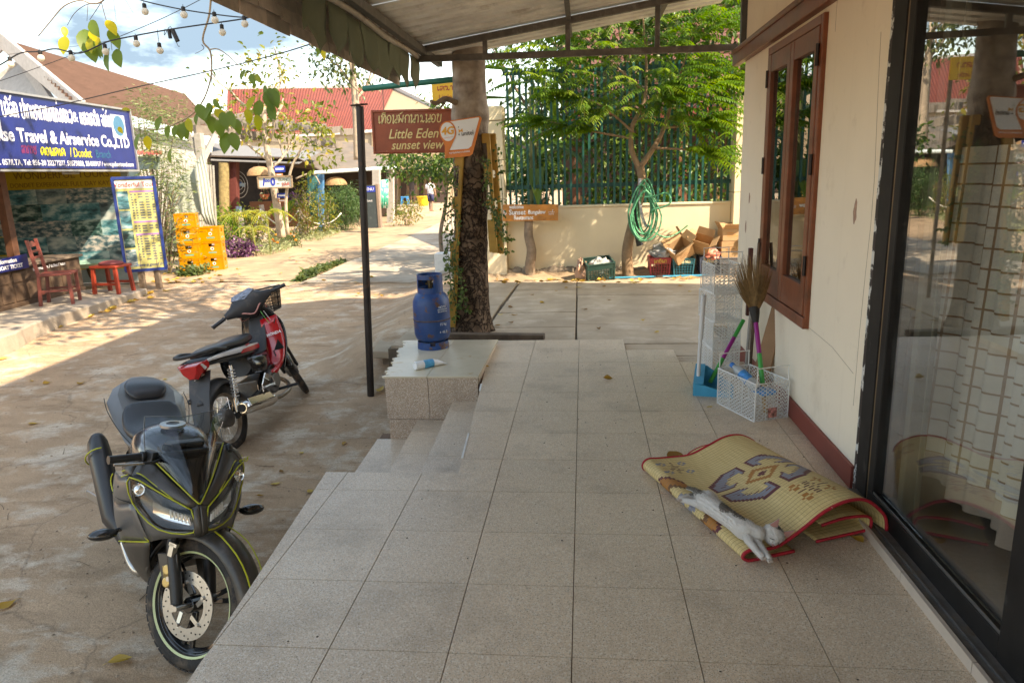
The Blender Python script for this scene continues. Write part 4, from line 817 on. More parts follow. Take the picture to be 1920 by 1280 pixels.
for q, d in spots:
 side = V(q.x-.85, q.y-8.75,.0); side = side.normalized() if side.length > .05 else V(0,-1,0); dd = (side*.9+V(rng.uniform(-.8,.8), rng.uniform(-.9,.5), rng.uniform(-.25,.55))).normalized(); Lf = rng.uniform(.42,.78); npair = 13; prev = None; tn = min(1, max(0, rng.gauss(.55,.25))); pts = []
 for i in range(npair+1):
  f = i/npair; p = q+dd*Lf*f+V(0,0,-.34*Lf*f*f+.08*f); tg = (dd+V(0,0,-.68*f+.08)).normalized(); sd_ = tg.cross(V(0,0,1)); sd_ = sd_.normalized() if sd_.length > .05 else V(1,0,0); pts.append(p)
  if i < 2: continue
  for sg in (-1,1):
   A.append(tuple(p)); dv = sd_*sg*.85+tg*.42+V(0,0,-.30+rng.uniform(-.15,.12)); D.append(tuple(dv)); U.append((0,0,1)); S.append((.125*(1-.45*f)*rng.uniform(.85,1.1))); tint.append(tn+rng.uniform(-.12,.12))
 tw.tube(pts[::3]+[pts[-1]], [.004,.0015], 3, caps=False)
leaf_mesh('crown', LGREEN, t2, A, D, U, S, 'oval', tint=tint, wid=.34, fold=.10, droop=.22); tw.build('frond_stalk', mat('green_stalk', (.14,.17,.03),.7), t2)
# hose, bag and straw hung on that trunk
HOS = mat('green_hose', (.07,.32,.17),.4, var=.1); hz = MB(); hc = on_y(1203,400,8.42)
hose = thing('garden_hose', 'green garden hose coiled and hung over the small tree trunk', 'hose', hc)
for k in range(8):
 ax, az = .10+.013*k+.03*math.sin(k*2.1),.36+.035*math.sin(k*1.7); cx_, cz_ = hc.x+.02*math.sin(k*1.3)+.03, hc.z+.10-.02*k
 hz.tube([V(cx_+ax*math.cos(t)*(1-.4*max(0, math.sin(t)))+.03*math.sin(k),8.47-.014*k+.05*math.sin(t)*(k % 2), cz_+az*math.sin(t)) for t in [2*math.pi*i/30 for i in range(30)]], .0115,7, closed=True)
hz.tube(smooth_path([V(*on_y(1208,370,8.36)), on_y(1225,368,8.3), on_y(1250,362,8.3), on_y(1258,378,8.28), on_y(1244,388,8.3), on_y(1225,393,8.34), on_y(1222,400,8.36)], 6),.0115,7)
hz.tube(smooth_path([on_y(1214,420,8.4), on_y(1228,436,8.4), on_y(1250,445,8.5), on_y(1272,436,8.6), on_y(1290,422,8.6)], 6),.0105,7); hz.tube(smooth_path([on_y(1222,380,8.36), on_y(1228,395,8.36), on_y(1230,404,8.36)], 4),.011,7)
hz.build('coil', HOS, hose, smooth=180)
BBAG = mat('black_plastic', (.018,.017,.017),.3, var=.3, bump=.8, bs=18)
bg_ = on_y(1197,438,8.5); m = MB(); m.tube(smooth_path([on_y(1192,345,8.52), on_y(1191,380,8.5), on_y(1190,410,8.48), on_y(1195,440,8.46), on_y(1200,460,8.46)], 4), [.02,.05,.055,.075,.08,.085,.07,.05], 12)
o = m.build('plastic_bag', BBAG, smooth=60); tag(o, 'black plastic bag hanging under the hose on the small tree', 'bag')
m = MB(); m.tube(smooth_path([on_y(1200,335,8.5), on_y(1199,372,8.45), on_y(1204,405,8.43), on_y(1212,425,8.45)], 5), [.02,.028,.035,.03,.02], 8, flat=.5); tag(m.build('plastic_wrap', mat('clear_film', (.42,.42,.43),.15, var=.35, vs=20, bump=.9, bs=22), smooth=60), 'crumpled clear plastic wrap tied round the small trunk inside the hose', 'wrap')
# --- crates, baskets and cartons along the wall
def basket(name, label, c, w_, d_, h_, m_, rz=0, tilt=(0,0), group=None, cols=7, rows=5, letters=None, lm=None, taper=.86):
 t = thing(name, label, 'crate', c, group=group, rot=(tilt[0], tilt[1], rz)); b = MB(); th = .006
 def P(u, v, side, z):
  s = taper+(1-taper)*z/h_; x, y = {0: (u, -1),1: (1, u),2: (-u, 1),3: (-1,-u)}[side]; return V(x*w_/2*s, y*d_/2*s, z)
 for side in range(4):
  for k in range(cols+1):
   u = -1+2*k/cols; b.bar(P(u, 0, side, 0), P(u, 0, side, h_*.72),.009,.006, up=(1,.3,0))
  for k in range(rows+1): z = h_*.70*k/rows; b.bar(P(-1,0, side, z), P(1,0, side, z),.008,.006)
  q = [P(-1,0, side, h_*.70), P(1,0, side, h_*.70), P(1,0, side, h_), P(-1,0, side, h_)]; n = (q[1]-q[0]).cross(q[3]-q[0]).normalized()*.004
  b.add([p+n for p in q]+[p-n for p in q], [(0,1,2,3),(7,6,5,4),(0,4,5,1),(1,5,6,2),(2,6,7,3),(3,7,4,0)])
 for k in range(6): f = -1+2*k/5; b.bar(V(f*w_/2*taper*.98,-d_/2*taper, .006), V(f*w_/2*taper*.98, d_/2*taper, .006),.014,.005)
 b.build('lattice', m_, t, local=True); r = MB()
 for side in range(4): r.bar(P(-1.04,0, side, h_), P(1.04,0, side, h_),.022,.014)
 for sx, sy in ((-1,-1),(1,-1),(1,1),(-1,1)): r.bar((sx*w_/2*taper, sy*d_/2*taper, 0),(sx*w_/2, sy*d_/2, h_),.02,.02)
 r.build('rim', m_, t, local=True, bevel=.003)
 if letters: lao(letters, h_*.15, w_*.62, lm, t, V(0,-d_/2*.985-.002, h_*.755),(1,0,0),(0,0.03,1), wt=.22, local=True, lift=.006)
 return t
DGC = mat('dark_green_crate', (.016,.055,.045),.45, var=.2); PKC = mat('faded_red_crate', (.36,.05,.06),.5, var=.15, dirt=((.25,.12,.08),.6,.8,5)); TLC = mat('teal_crate', (.01,.12,.16),.5, var=.15); NVC = mat('slate_crate', (.045,.06,.10),.5, var=.15); GLD = mat('gold_lettering', (.62,.42,.10),.5)
c = on_z(1122,524,-.06); basket('plastic_crate', 'dark green lattice crate tipped on its edge, alone on the apron', (c.x, 8.50,-.03),.40,.30,.27, DGC, rz=.25, tilt=(R(14), R(-4)), rows=6, cols=10, taper=.97)
def pbag(name, label, c, r, m_, seed, group=None):
 o = blob(c, r, seed, 22,14,.55,2.6).build(name, m_, smooth=50); tag(o, label, 'bag', group); return o
CLR = mat('milky_plastic', (.62,.62,.60),.2, var=.15, vs=18, bump=1, bs=14, trans=.35); PEA = mat('peach_plastic', (.58,.36,.25),.35, var=.15, vs=10, bump=.8, bs=14, trans=.25)
pbag('plastic_bag', 'milky plastic bag lying inside the tipped green crate', (c.x+.03,8.50,.15),(.14,.11,.10), CLR, 3)
pbag('plastic_bag', 'peach and white plastic bag slumped against the left of the tipped crate', (c.x-.25,8.46,.07),(.08,.09,.17), PEA, 8)
gb = 'baskets in a row at the foot of the wall'
c1, c2, c3 = on_z(1232,512,-.05), on_z(1277,515,-.05), on_z(1325,512,-.05)
basket('plastic_basket', 'faded red plastic basket at the foot of the wall, letters on its rim', (c1.x, 8.76,-.05),.30,.34,.28, PKC, group=gb, letters='nayina', lm=GLD)
basket('plastic_basket', 'teal plastic basket between the red one and the slate one', (c2.x, 8.72,-.05),.30,.34,.27, TLC, group=gb, letters='kan-fl', lm=mat('pale_lettering', (.65,.6,.4),.5))
basket('plastic_basket', 'slate blue plastic basket on the right, half behind the wire basket tower', (c3.x-.01,8.74,-.05),.30,.34,.28, NVC, group=gb, letters='nang', lm=GLD)
CARD = mat('brown_card', (.40,.25,.13),.85, var=.12, vs=6, dirt=((.30,.17,.08),.6,.75,8)); CARDP = mat('card_print', (.25,.12,.05),.8)
def carton(label, c, d, rot, flaps=True, band=None):
 t = thing('cardboard_box', label, 'box', c, rot=rot, group='cardboard boxes piled on the baskets'); b = MB(); x, y, z = d[0]/2, d[1]/2, d[2]
 for q in ((-x, -x+.004,-y, y),(x-.004, x, -y, y),(-x+.004, x-.004,-y, -y+.004),(-x+.004, x-.004, y-.004, y)): b.bx(*q, 0, z)
 b.bx(-x+.004, x-.004,-y+.004, y-.004,0,.004); b.build('box_body', CARD, t, local=True)
 if flaps:
  for sg, ax in ((-1, 'y'),(1, 'y'),(-1, 'x'),(1, 'x')):
   f = MB(); a = rng.uniform(.3,1.1)
   if ax == 'y': f.add([V(-x, sg*y, z), V(x, sg*y, z), V(x-.01, sg*(y+math.sin(a)*y*.9), z+math.cos(a)*y*.9), V(-x+.01, sg*(y+math.sin(a)*y*.9), z+math.cos(a)*y*.9)], [(0,1,2,3)])
   else: f.add([V(sg*x, -y, z), V(sg*x, y, z), V(sg*(x+math.sin(a)*x*.8), y-.01, z+math.cos(a)*x*.8), V(sg*(x+math.sin(a)*x*.8),-y+.01, z+math.cos(a)*x*.8)], [(0,1,2,3)])
   f.build('flap', CARD, t, local=True, solid=.004)
 else: MB().bx(-x, x, -y, y, z, z+.004).build('lid', CARD, t, local=True)
 p = MB()
 for k in range(3): p.bx(-x*.6, x*(.5-.2*k),-y-.001,-y, z*(.35+.14*k), z*(.40+.14*k))
 p.build('print', band or CARDP, t, local=True); return t
q = on_y(1276,440,8.72); carton('open carton lying tilted across the red and teal baskets', (q.x+.01,8.66,.25),(.30,.24,.22),(R(28), R(-32), R(20)))
q = on_y(1318,447,8.72); carton('open carton tipped towards the yard over the slate basket', (q.x-.02,8.74,.33),(.26,.22,.20),(R(38), R(16), R(-18)))
q = on_y(1300,430,8.85); carton('flattened carton leaning on the wall behind the other boxes', (q.x-.06,8.92,.30),(.34,.12,.2),(R(-10), R(18), R(6)))
q = on_y(1366,470,8.7); carton('lower square carton of the pair by the house corner', (q.x+.02,8.72,.22),(.30,.26,.23),(0,0,.06), flaps=False)
carton('upper open carton with orange print stacked by the house corner', (q.x+.02,8.72,.46),(.29,.26,.17),(0,0,.1), band=mat('orange_card_print', (.5,.2,.04),.7))
basket('plastic_basket', 'hidden grey basket carrying the pair of cartons by the house corner', (q.x+.02,8.74,-.05),.32,.36,.265, mat('grey_crate', (.12,.12,.13),.5), group=gb)
pbag('plastic_bag', 'bundle of clear plastic film heaped in the red basket', (c1.x+.04,8.70,.30),(.19,.15,.10), mat('clear_bundle', (.45,.46,.47),.12, var=.3, vs=15, bump=1, bs=12, trans=.2),13)
pbag('plastic_bag', 'pink and orange rubbish bag in the slate basket', (c3.x+.02,8.62,.26),(.11,.09,.08), mat('pink_plastic', (.60,.22,.16),.35, var=.5, vs=9, bump=.8, bs=14),21)
pbag('plastic_bag', 'yellow white bag squeezed beside the upper carton', (q.x+.16,8.6,.42),(.06,.07,.09), mat('yellowish_plastic', (.6,.45,.12),.3, var=.3, vs=9, bump=.8, bs=14),25)
pp = MB(); a_, b_ = on_z(1142,521,-.03), on_z(1330,516,-.03); pp.cyl(a_, b_, .016,10); pb = pp.build('blue_water_pipe', mat('blue_pvc', (.03,.27,.42),.35, var=.1), smooth=40); tag(pb, 'blue plastic water pipe lying along the foot of the wall', 'pipe')
cpl = on_z(1236,518.5,-.03); MB().cyl(cpl-V(.05,0,0), cpl+V(.05,0,0),.022,10).build('coupling', mat('black_coupling', (.03,.03,.03),.5), pb)
# --- beyond the fence
RT_ = mat('red_clay_tile', (.12,.045,.032),.8, var=.25, vs=3, dirt=((.16,.08,.06),.55,.75,2), bump=.3, bs=12)
rb = thing('restaurant_building', 'open sided restaurant under a red tiled roof beyond the fence', 'building', (2.5,15,0))
m = MB(); 
for k in range(14): f, g = k/14,(k+1)/14; m.add([V(-.2,12.6+5*f, 2.55+3.0*f+.05), V(9,12.6+5*f, 2.55+3.0*f+.05), V(9,12.6+5*g, 2.55+3.0*g), V(-.2,12.6+5*g, 2.55+3.0*g), V(-.2,12.6+5*f, 2.55+3.0*f), V(9,12.6+5*f, 2.55+3.0*f)], [(0,1,2,3),(4,5,1,0)])
m.build('roof', RT_, rb); MB().bx(-.2,9,12.5,12.6,2.4,2.62).build('fascia', mat('maroon_fascia', (.25,.05,.05),.6), rb)
MB().bx(-.5,9,17.3,17.5,0,5.4).build('back_wall', mat('dark_timber_wall', (.10,.05,.03),.8, var=.3), rb)
for x in (-.1,2.0,4.2,6.4): MB().bx(x-.08, x+.08,12.7,12.86,-.05,2.5).build('column', mat('brown_column', (.2,.08,.04),.6), rb)
MB().bx(2.2,4.5,15.5,15.7,0,1.1).build('bar_counter', mat('mid_timber', (.3,.15,.07),.6, var=.3), rb)
TMB = mat('honey_timber', (.45,.24,.09),.5, var=.2)
def dining_table(c, label):
 t = thing('dining_table', label, 'table', c, group='tables beyond the fence'); MB().bx(-.45,.45,-.35,.35,.70,.74).build('tabletop', TMB, t, local=True, bevel=.005)
 for sx in (-1,1):
  for sy in (-1,1): MB().bx(sx*.4-.03, sx*.4+.03, sy*.3-.03, sy*.3+.03,0,.70).build('leg', TMB, t, local=True)
def dining_chair(c, rz, label, proto=None):
 if proto is None:
  t = thing('dining_chair', label, 'chair', c, rz, 'chairs beyond the fence'); MB().bx(-.2,.2,-.2,.2,.43,.46).build('seat', TMB, t, local=True); b = MB()
  for z in (.6,.72,.84): b.bx(-.17,.17,.17,.19, z, z+.06)
  b.build('backrest', TMB, t, local=True)
  for sx in (-1,1): MB().bx(sx*.18-.02, sx*.18+.02,-.2,-.16,0,.43).build('leg', TMB, t, local=True); MB().bx(sx*.18-.02, sx*.18+.02,.16,.2,0,.92).build('leg', TMB, t, local=True)
  return t
 o = copy_tree(proto); o.location = c; o.rotation_euler.z = rz; o['label'] = label; return o
dining_table((.1,11.6,.1), 'honey wood table seen through the fence bars above the post sign'); dining_table((3.4,11.8,.1), 'honey wood table seen through the fence above the cartons')
ch = dining_chair((-.5,11.5,.1),1.5, 'honey wood chair through the fence, left of the table behind the post sign'); dining_chair((.75,11.7,.1),-1.4, 'honey wood chair through the fence, right of the table behind the post sign', ch); dining_chair((2.7,11.9,.1),1.6, 'honey wood chair through the fence, left of the table behind the cartons', ch)
dining_chair((.2,12.3,.1),.1, 'honey wood chair through the fence, beyond the table behind the post sign', ch)
yg = MB(); yg.bx(-.9,9,9.3,20,-.2,.1); yg.build('garden_floor', mat('garden_earth', (.25,.17,.11),.95), kind='structure')
for k, (x, y, h, r) in enumerate(((-.7,10.3,.95,.45),(.6,10.7,1.15,.55),(1.55,10.4,1.1,.5),(2.4,10.6,1.0,.5),(3.3,10.9,1.2,.6))):
 bush('garden_shrub', ['dark leafy shrub behind the fence beside the left pillar', 'tall dark shrub behind the fence above the post sign', 'dense shrub behind the fence beside the hose trunk', 'shrub behind the fence above the baskets', 'shrub behind the fence by the right pillar'][k], 'shrub', (x, y, .1),(r, .4, h), DGREEN, 60,18,.12, 'oval', 'shrubs behind the fence')
bn = thing('banana_plant', 'banana plant with long drooping leaves behind the left end of the fence', 'plant', (-.75,9.9,.1)); A, D, U = [], [], []
for k in range(13): a = k*2.4; A.append((-.75+.05*math.cos(a),9.9+.05*math.sin(a),1.3+.13*k)); D.append((math.cos(a)*.9, math.sin(a)*.6,.55-.3*(k % 3))); U.append((0,0,1))
leaf_mesh('leaf', DGREEN, bn, A, D, U, [1.0]*13, 'oval', wid=.28, droop=.5); MB().tube([V(-.75,9.9,.05), V(-.75,9.9,2.8)], [.09,.04], 10).build('stem', mat('banana_stem', (.16,.17,.06),.7), bn, smooth=60)
tree('garden_tree', 'leafy tree beyond the fence rising above the red tiled roof', [(2.9,11.2,.1),(2.95,11.3,1.6),(2.8,11.2,3.0),(2.9,11.3,4.2)], (.13,.07), DGREEN, .16,16,.28,2,1.3,6, extra=shell((2.4,10.6,3.6),(1.6,.7,1.5),130), group='trees beyond the fence')
tree('garden_tree', 'leafy tree beyond the fence rising behind the middle of the bars', [(.4,12.0,.1),(.35,12.0,2.0),(.5,12.0,3.4),(.3,12.1,4.6)], (.13,.07), DGREEN, .16,16,.28,2,1.3,6, extra=shell((.5,11.2,3.3),(1.5,.7,1.6),120), group='trees beyond the fence')
tree('garden_tree', 'leafy tree beyond the fence close behind the left pillar', [(-.9,12.4,.1),(-.85,12.4,1.6),(-.9,12.3,2.6)], (.10,.05), OLIVE, .15,14,.26,1,.9,5, extra=shell((-.6,11.9,2.6),(.8,.6,1.1),40), group='trees beyond the fence')
# --- left side of the street
def poly3(pts, th, nm, m, parent=None, bevel=0, kind=None):
 P = [Vector(p) for p in pts]; n = (P[1]-P[0]).cross(P[2]-P[0]).normalized(); b = MB(); k = len(P)
 b.add(P+[p-n*th for p in P], [tuple(range(k)), tuple(range(2*k-1, k-1,-1))]+[(i, i+k, (i+1) % k+k, (i+1) % k) for i in range(k)]); return b.build(nm, m, parent, bevel=bevel, kind=kind)
PS = V(-8.0,9.9,0); ZU = V(0,0,1)
def sp_(px, py, back=0.): return on_pl(px, py, PS-SIDE*back, SIDE)
BLUE = mat('blue_sign_print', (.008,.018,.14),.35, var=.15, vs=2); NAVY = mat('navy_frame', (.008,.03,.17),.4)
ALU = mat('grey_alloy', (.4,.4,.4),.4, metal=.6); DKW = mat('dark_old_timber', (.085,.05,.03),.8, var=.35, vs=6, bump=.5, bs=25, dirt=((.16,.11,.07),.58,.75,5))
CONC = mat('kerb_concrete', (.36,.30,.235),.92, var=.15, vs=2.5, bump=.6, bs=30, dirt=((.22,.17,.12),.5,.75,2))
# raised shop floor with its worn kerb edge
kp = [on_z(x, y, -.21) for x, y in ((-60,655),(0,632),(30,622),(60,607),(110,590),(150,578),(200,563),(250,549),(276,540))]
fl = MB(); back = [kp[-1]-SIDE*6, kp[0]-SIDE*6-STREET*3]; pre = [kp[0]-STREET*3]
fl.prism([(p.x, p.y) for p in pre+kp+back], (0,0,-.21),(1,0,0),(0,1,0), ZU, .3); fl.build('shop_floor', CONC, bevel=.02, kind='structure')
# shop shell
sh = thing('travel_shop', 'open fronted travel shop with photo banners behind a dark counter', 'shop', PS-SIDE*1.5)
r0 = sp_(246,318); zt = r0.z
def loc(s, t, z): return V(PS.x, PS.y, 0)+STREET*s-SIDE*t+ZU*z      # along street, into the shop, height
s1 = (r0-PS).dot(STREET)
m = MB(); m.add([loc(s1+.1,3.9,-.3), loc(s1-8,3.9,-.3), loc(s1-8,3.9,3), loc(s1+.1,3.9,3), loc(s1+.1,4.05,-.3), loc(s1-8,4.05,-.3), loc(s1-8,4.05,3), loc(s1+.1,4.05,3)], [(0,1,2,3),(4,5,6,7),(0,3,7,4)]); m.build('back_wall', DKW, sh)
poly3([loc(s1+.12,.12,-.25), loc(s1+.12,3.9,-.25), loc(s1+.12,3.9,2.4), loc(s1+.12,.12,2.4)], .06, 'side_wall', mat('blue_grey_panel', (.30,.36,.36),.7), sh)
poly3([loc(s1+.1,.1, zt+.85), loc(s1+.1,3.9, zt+1.0), loc(s1-8,3.9, zt+1.0), loc(s1-8,.1, zt+.85)], .04, 'shop_roof', mat('old_roof_sheet', (.25,.2,.17),.7), sh)
poly3([loc(s1+.05,.1, zt+.12), loc(s1+.05,3.9, zt+.12), loc(s1-8,3.9, zt+.12), loc(s1-8,.1, zt+.12)], .03, 'ceiling', DKW, sh)
for px in (24,): p = sp_(px, 470,.9); m = MB(); m.box((p.x, p.y, .85),(.12,.12,2.3)); m.build('shop_post', mat('brown_shop_post', (.13,.055,.03),.6, var=.3), sh)
# photo banners
def print_mat(nm, a, b, c, sc):
 m = bpy.data.materials.new(nm); m.use_nodes = True; t = m.node_tree; k = t.links.new; b_ = t.nodes['Principled BSDF']; tc = t.nodes.new('ShaderNodeTexCoord')
 n = node(t, 'ShaderNodeTexNoise', Scale=sc, Detail=5., Roughness=.6); mp = node(t, 'ShaderNodeMapping'); mp.inputs['Scale'].default_value = (1,1,2.2); k(tc.outputs['Object'], mp.inputs['Vector']); k(mp.outputs[0], n.inputs['Vector']); r = t.nodes.new('ShaderNodeValToRGB'); e = r.color_ramp.elements
 e[0].position = .36; e[0].color = a+(1,); e[1].position = .62; e[1].color = c+(1,); q = e.new(.48); q.color = b+(1,); k(n.outputs['Fac'], r.inputs['Fac']); k(r.outputs[0], b_.inputs['Base Color']); b_.inputs['Roughness'].default_value = .5; return m
PR = [print_mat('photo_river', (.01,.05,.06),(.06,.22,.26),(.42,.55,.55),3.), print_mat('photo_trees', (.006,.02,.02),(.03,.10,.09),(.35,.45,.42),5.), print_mat('photo_people', (.02,.05,.07),(.12,.2,.22),(.55,.5,.45),8.), print_mat('photo_sunset', (.03,.05,.06),(.16,.25,.27),(.5,.55,.52),2.2)]
YB = mat('yellow_banner', (.50,.36,.02),.5, var=.08)
def sheet(px0, px1, py0, py1, back, nm, m, parent, lift=0.):
 a, b = sp_(px0,420, back), sp_(px1,420, back); za, zb = sp_((px0+px1)/2, py1, back).z, sp_((px0+px1)/2, py0, back).z; o = V(a.x, a.y, za)+SIDE*lift; w_ = (b-a).dot(STREET)
 return MB().prism([(0,0),(w_, 0),(w_, zb-za),(0, zb-za)], o, STREET, ZU, SIDE, .004).build(nm, m, parent), o, w_, zb-za
PB = loc(s1+.05,0,0)
def ep(px, py, off=0.): return on_pl(px, py, PB-STREET*off, STREET)
def end_sheet(px0, px1, py0, py1, off, nm, m, parent):
 a, b, zb = ep(px0,420, off), ep(px1,420, off), ep((px0+px1)/2, py0, off).z; za = ep((px0+px1)/2, py1, off).z; o = V(a.x, a.y, za); w_ = (b-a).dot(SIDE)
 return MB().prism([(0,0),(w_, 0),(w_, zb-za),(0, zb-za)], o, SIDE, ZU, -STREET, .004).build(nm, m, parent), o, w_, zb-za
bn_ = thing('photo_banner', 'large banner of teal river photos with a yellow heading on the shop end wall', 'banner', ep(130,420)); _, o_, w_, h_ = end_sheet(22,240,314,506,0., 'banner_sheet', YB, bn_)
BRP = mat('brown_print', (.22,.12,.01),.6); text('DONDET EXPERIENCE FULL DAY KAYAKING', h_*.062, BRP, bn_, o_+SIDE*(w_*.55)+ZU*(h_*.84)-STREET*.004, SIDE, ZU, sx=.95); text('WONDERFUL TOURS', h_*.10, BRP, bn_, o_+SIDE*(w_*.5)+ZU*(h_*.93)-STREET*.004, SIDE, ZU)
rows_ = [(.655,.80,(0,.24,.5,.80,1)),(.49,.655,(0,.26,.52,.78,1)),(.335,.49,(0,.28,.5,.77,1)),(.18,.335,(0,.26,.52,.78,1)),(.03,.18,(0,.3,.53,.8,1))]
kk = 0
for za, zb, cs in rows_:
 for ca, cb in zip(cs, cs[1:]):
  MB().prism([(0,0),(w_*(cb-ca)*.97,0),(w_*(cb-ca)*.97, h_*(zb-za)),(0, h_*(zb-za))], o_+SIDE*(w_*(.025+.97*ca))+ZU*(h_*za)-STREET*.006, SIDE, ZU, -STREET, .003).build('photo_print', PR[(kk*7+kk//3) % 4], bn_); kk += 1
b2 = thing('photo_banner', 'second photo banner left of the shop post, yellow at its top', 'banner', ep(5,420)); _, o_, w_, h_ = end_sheet(-50,19,316,482,0., 'banner_sheet', YB, b2)
for k in range(4): MB().prism([(0,0),(w_*.95,0),(w_*.95, h_*.20),(0, h_*.20)], o_+SIDE*w_*.02+ZU*(h_*(.02+.21*k))-STREET*.006, SIDE, ZU, -STREET, .003).build('photo_print', PR[(k+1) % 4], b2)
# tube light under the sign
tb = MB(); a, b = sp_(118,325,1.0), sp_(222,323,1.0); tb.cyl(a, b, .02,8); tag(tb.build('tube_light', mat('white_tube', (.75,.75,.72),.4)), 'unlit white tube light under the shop ceiling', 'lamp')
# the big blue sign
bs = thing('shop_sign', 'long blue travel company sign with white and yellow lettering over the shop front', 'sign', r0); a, b, c, d = sp_(-150,150), sp_(241,208), sp_(246,317), sp_(-150,305)
sa = (a-PS).dot(STREET); sb_ = (b-PS).dot(STREET); z0, z1 = c.z, b.z; o_ = loc(sa, 0, z0); w_, h_ = sb_-sa, z1-z0
MB().prism([(0,0),(w_, 0),(w_, h_),(0, h_)], o_, STREET, ZU, SIDE, .05).build('panel', BLUE, bs); m = MB()
for q in (((-.02,-.03),(w_+.02,-.03)),((-.02, h_+.01),(w_+.02, h_+.01)),((w_+.012,-.03),(w_+.012, h_+.02))): m.bar(o_+STREET*q[0][0]+ZU*q[0][1], o_+STREET*q[1][0]+ZU*q[1][1], .06,.03)
m.build('sign_frame', ALU, bs)
def S(px): return (on_pl(px, 260, PS, SIDE)-PS).dot(STREET)-sa
WHL = mat('white_vinyl', (.82,.82,.84),.45, var=.02); YEL2 = mat('yellow_vinyl', (.75,.65,.03),.45); REDV = mat('faded_red_vinyl', (.16,.02,.09),.5); TEALV = mat('faded_teal_vinyl', (.02,.12,.20),.5)
lao('bliis^d pakecjkandng1oygw', h_*.20, S(142)-S(12), WHL, bs, o_+STREET*((S(12)+S(142))/2)+ZU*(h_*.68), STREET, ZU, wt=.115); text('&', h_*.22, WHL, bs, o_+STREET*S(147)+ZU*(h_*.775), STREET, ZU); lao('eecejcjwid jo2k^d', h_*.19, S(212)-S(155), WHL, bs, o_+STREET*((S(155)+S(212))/2)+ZU*(h_*.68), STREET, ZU, wt=.115)
text('Pakse Travel & Airservice Co.,LTD', h_*.255, WHL, bs, o_+STREET*S(241)+ZU*(h_*.44), STREET, ZU, align='RIGHT', bold=.006, sx=.95)
lao('dond,d'.replace(',', 'e'), h_*.11, S(118)-S(72), YEL2, bs, o_+STREET*S(95)+ZU*(h_*.185), STREET, ZU, wt=.2); text('/ Dondet', h_*.20, YEL2, bs, o_+STREET*S(147)+ZU*(h_*.235), STREET, ZU, sx=.75); text('Branch', h_*.18, TEALV, bs, o_+STREET*S(189)+ZU*(h_*.23), STREET, ZU, sx=.85); lao('sakac', h_*.11, S(64)-S(36), REDV, bs, o_+STREET*S(50)+ZU*(h_*.2), STREET, ZU, wt=.22)
text('License No. 057/LTA, Tel: 856-20 22277277, 58575858, 55458917 / www.paksetravel.com', h_*.108, WHL, bs, o_+STREET*S(243)+ZU*(h_*.075), STREET, ZU, align='RIGHT', bold=.001, sx=.95)
MB().prism([(0,0),(S(238)-S(213),0),(S(238)-S(213), h_*.38),(0, h_*.38)], o_+STREET*S(213)+ZU*(h_*.52)+SIDE*.003, STREET, ZU, SIDE, .004).build('emblem_field', mat('pale_emblem', (.55,.62,.68),.5), bs)
ce = o_+STREET*S(226)+ZU*(h_*.72)+SIDE*.006; MB().prism([(.17*math.cos(a),.17*math.sin(a)) for a in [2*math.pi*i/24 for i in range(24)]], ce, STREET, ZU, SIDE, .004).build('emblem_disc', mat('teal_emblem', (.05,.17,.28),.5), bs)
MB().prism([(0,0),(S(6)-S(-30),0),(S(6)-S(-30), h_*.45),(0, h_*.45)], o_+STREET*S(-30)+ZU*(h_*.40)+SIDE*.003, STREET, ZU, SIDE, .004).build('emblem_field', WHL, bs)
# counter with panelled front
ct = thing('shop_counter', 'dark wooden panelled counter along the shop front', 'counter', loc(-3,.75,-.2)); f0 = on_z(0,583,-.2); f1 = on_z(150,542,-.2); sf = [(p-PS).dot(STREET) for p in (f0, f1)]; tf = -(f0-PS).dot(SIDE); zc_ = on_pl(70,490, loc(0, tf, 0), SIDE).z
A0, A1 = sf[0]-3.0, sf[1]
def cbox(s0, s1, t0, t1, z0, z1, nm, m, par, bevel=.004):
 P = [loc(s0, t0, z0), loc(s1, t0, z0), loc(s1, t1, z0), loc(s0, t1, z0)]; b = MB(); b.add(P+[p+ZU*(z1-z0) for p in P], [(0,3,2,1),(4,5,6,7),(0,1,5,4),(1,2,6,5),(2,3,7,6),(3,0,4,7)]); return b.build(nm, m, par, bevel=bevel)
cbox(A0, A1, tf, tf+.5,-.21, zc_-.04, 'carcass', DKW, ct); cbox(A0-.03, A1+.04, tf-.05, tf+.55, zc_-.04, zc_, 'countertop', mat('pale_worn_timber', (.20,.15,.11),.7, var=.3, bump=.3), ct)
cbox(A0, A1, tf-.03, tf, -.21,-.15, 'plinth_rail', DKW, ct)
n_p = 9; dx_ = (A1-A0)/n_p
for k in range(n_p):
 s0 = A0+dx_*k
 for z0_, z1_, w2 in ((-.13,(zc_-.2)*.55,.42),((zc_-.2)*.55+.04, zc_-.09,.9)):
  for j in range(2 if w2 < .5 else 1): cbox(s0+.03+j*dx_*.5, s0+.03+j*dx_*.5+dx_*w2, tf-.012, tf-.001, z0_, z1_, 'panel', DKW, ct)
text('information / ticket / tour', .075, WHL, ct, loc(sf[1]-.85, tf-.052, zc_-.10), STREET, ZU)
m_ = on_pl(25,482, loc(0, tf-.02,0), SIDE); sg_ = (m_-PS).dot(STREET); ib = thing('counter_sign', 'small blue information board leaning on the counter front', 'sign', m_)
MB().prism([(-.75,-.06),(.24,-.06),(.24,.15),(-.75,.11)], loc(sg_, tf-.06, zc_+.0), STREET, ZU, SIDE, .02).build('board', BLUE, ib); text('Information', .085, WHL, ib, loc(sg_-.2, tf-.058, zc_+.085), STREET, ZU, bold=.002); text('BY BOAT TICKET', .08, WHL, ib, loc(sg_-.2, tf-.058, zc_-.005), STREET, ZU, bold=.002)
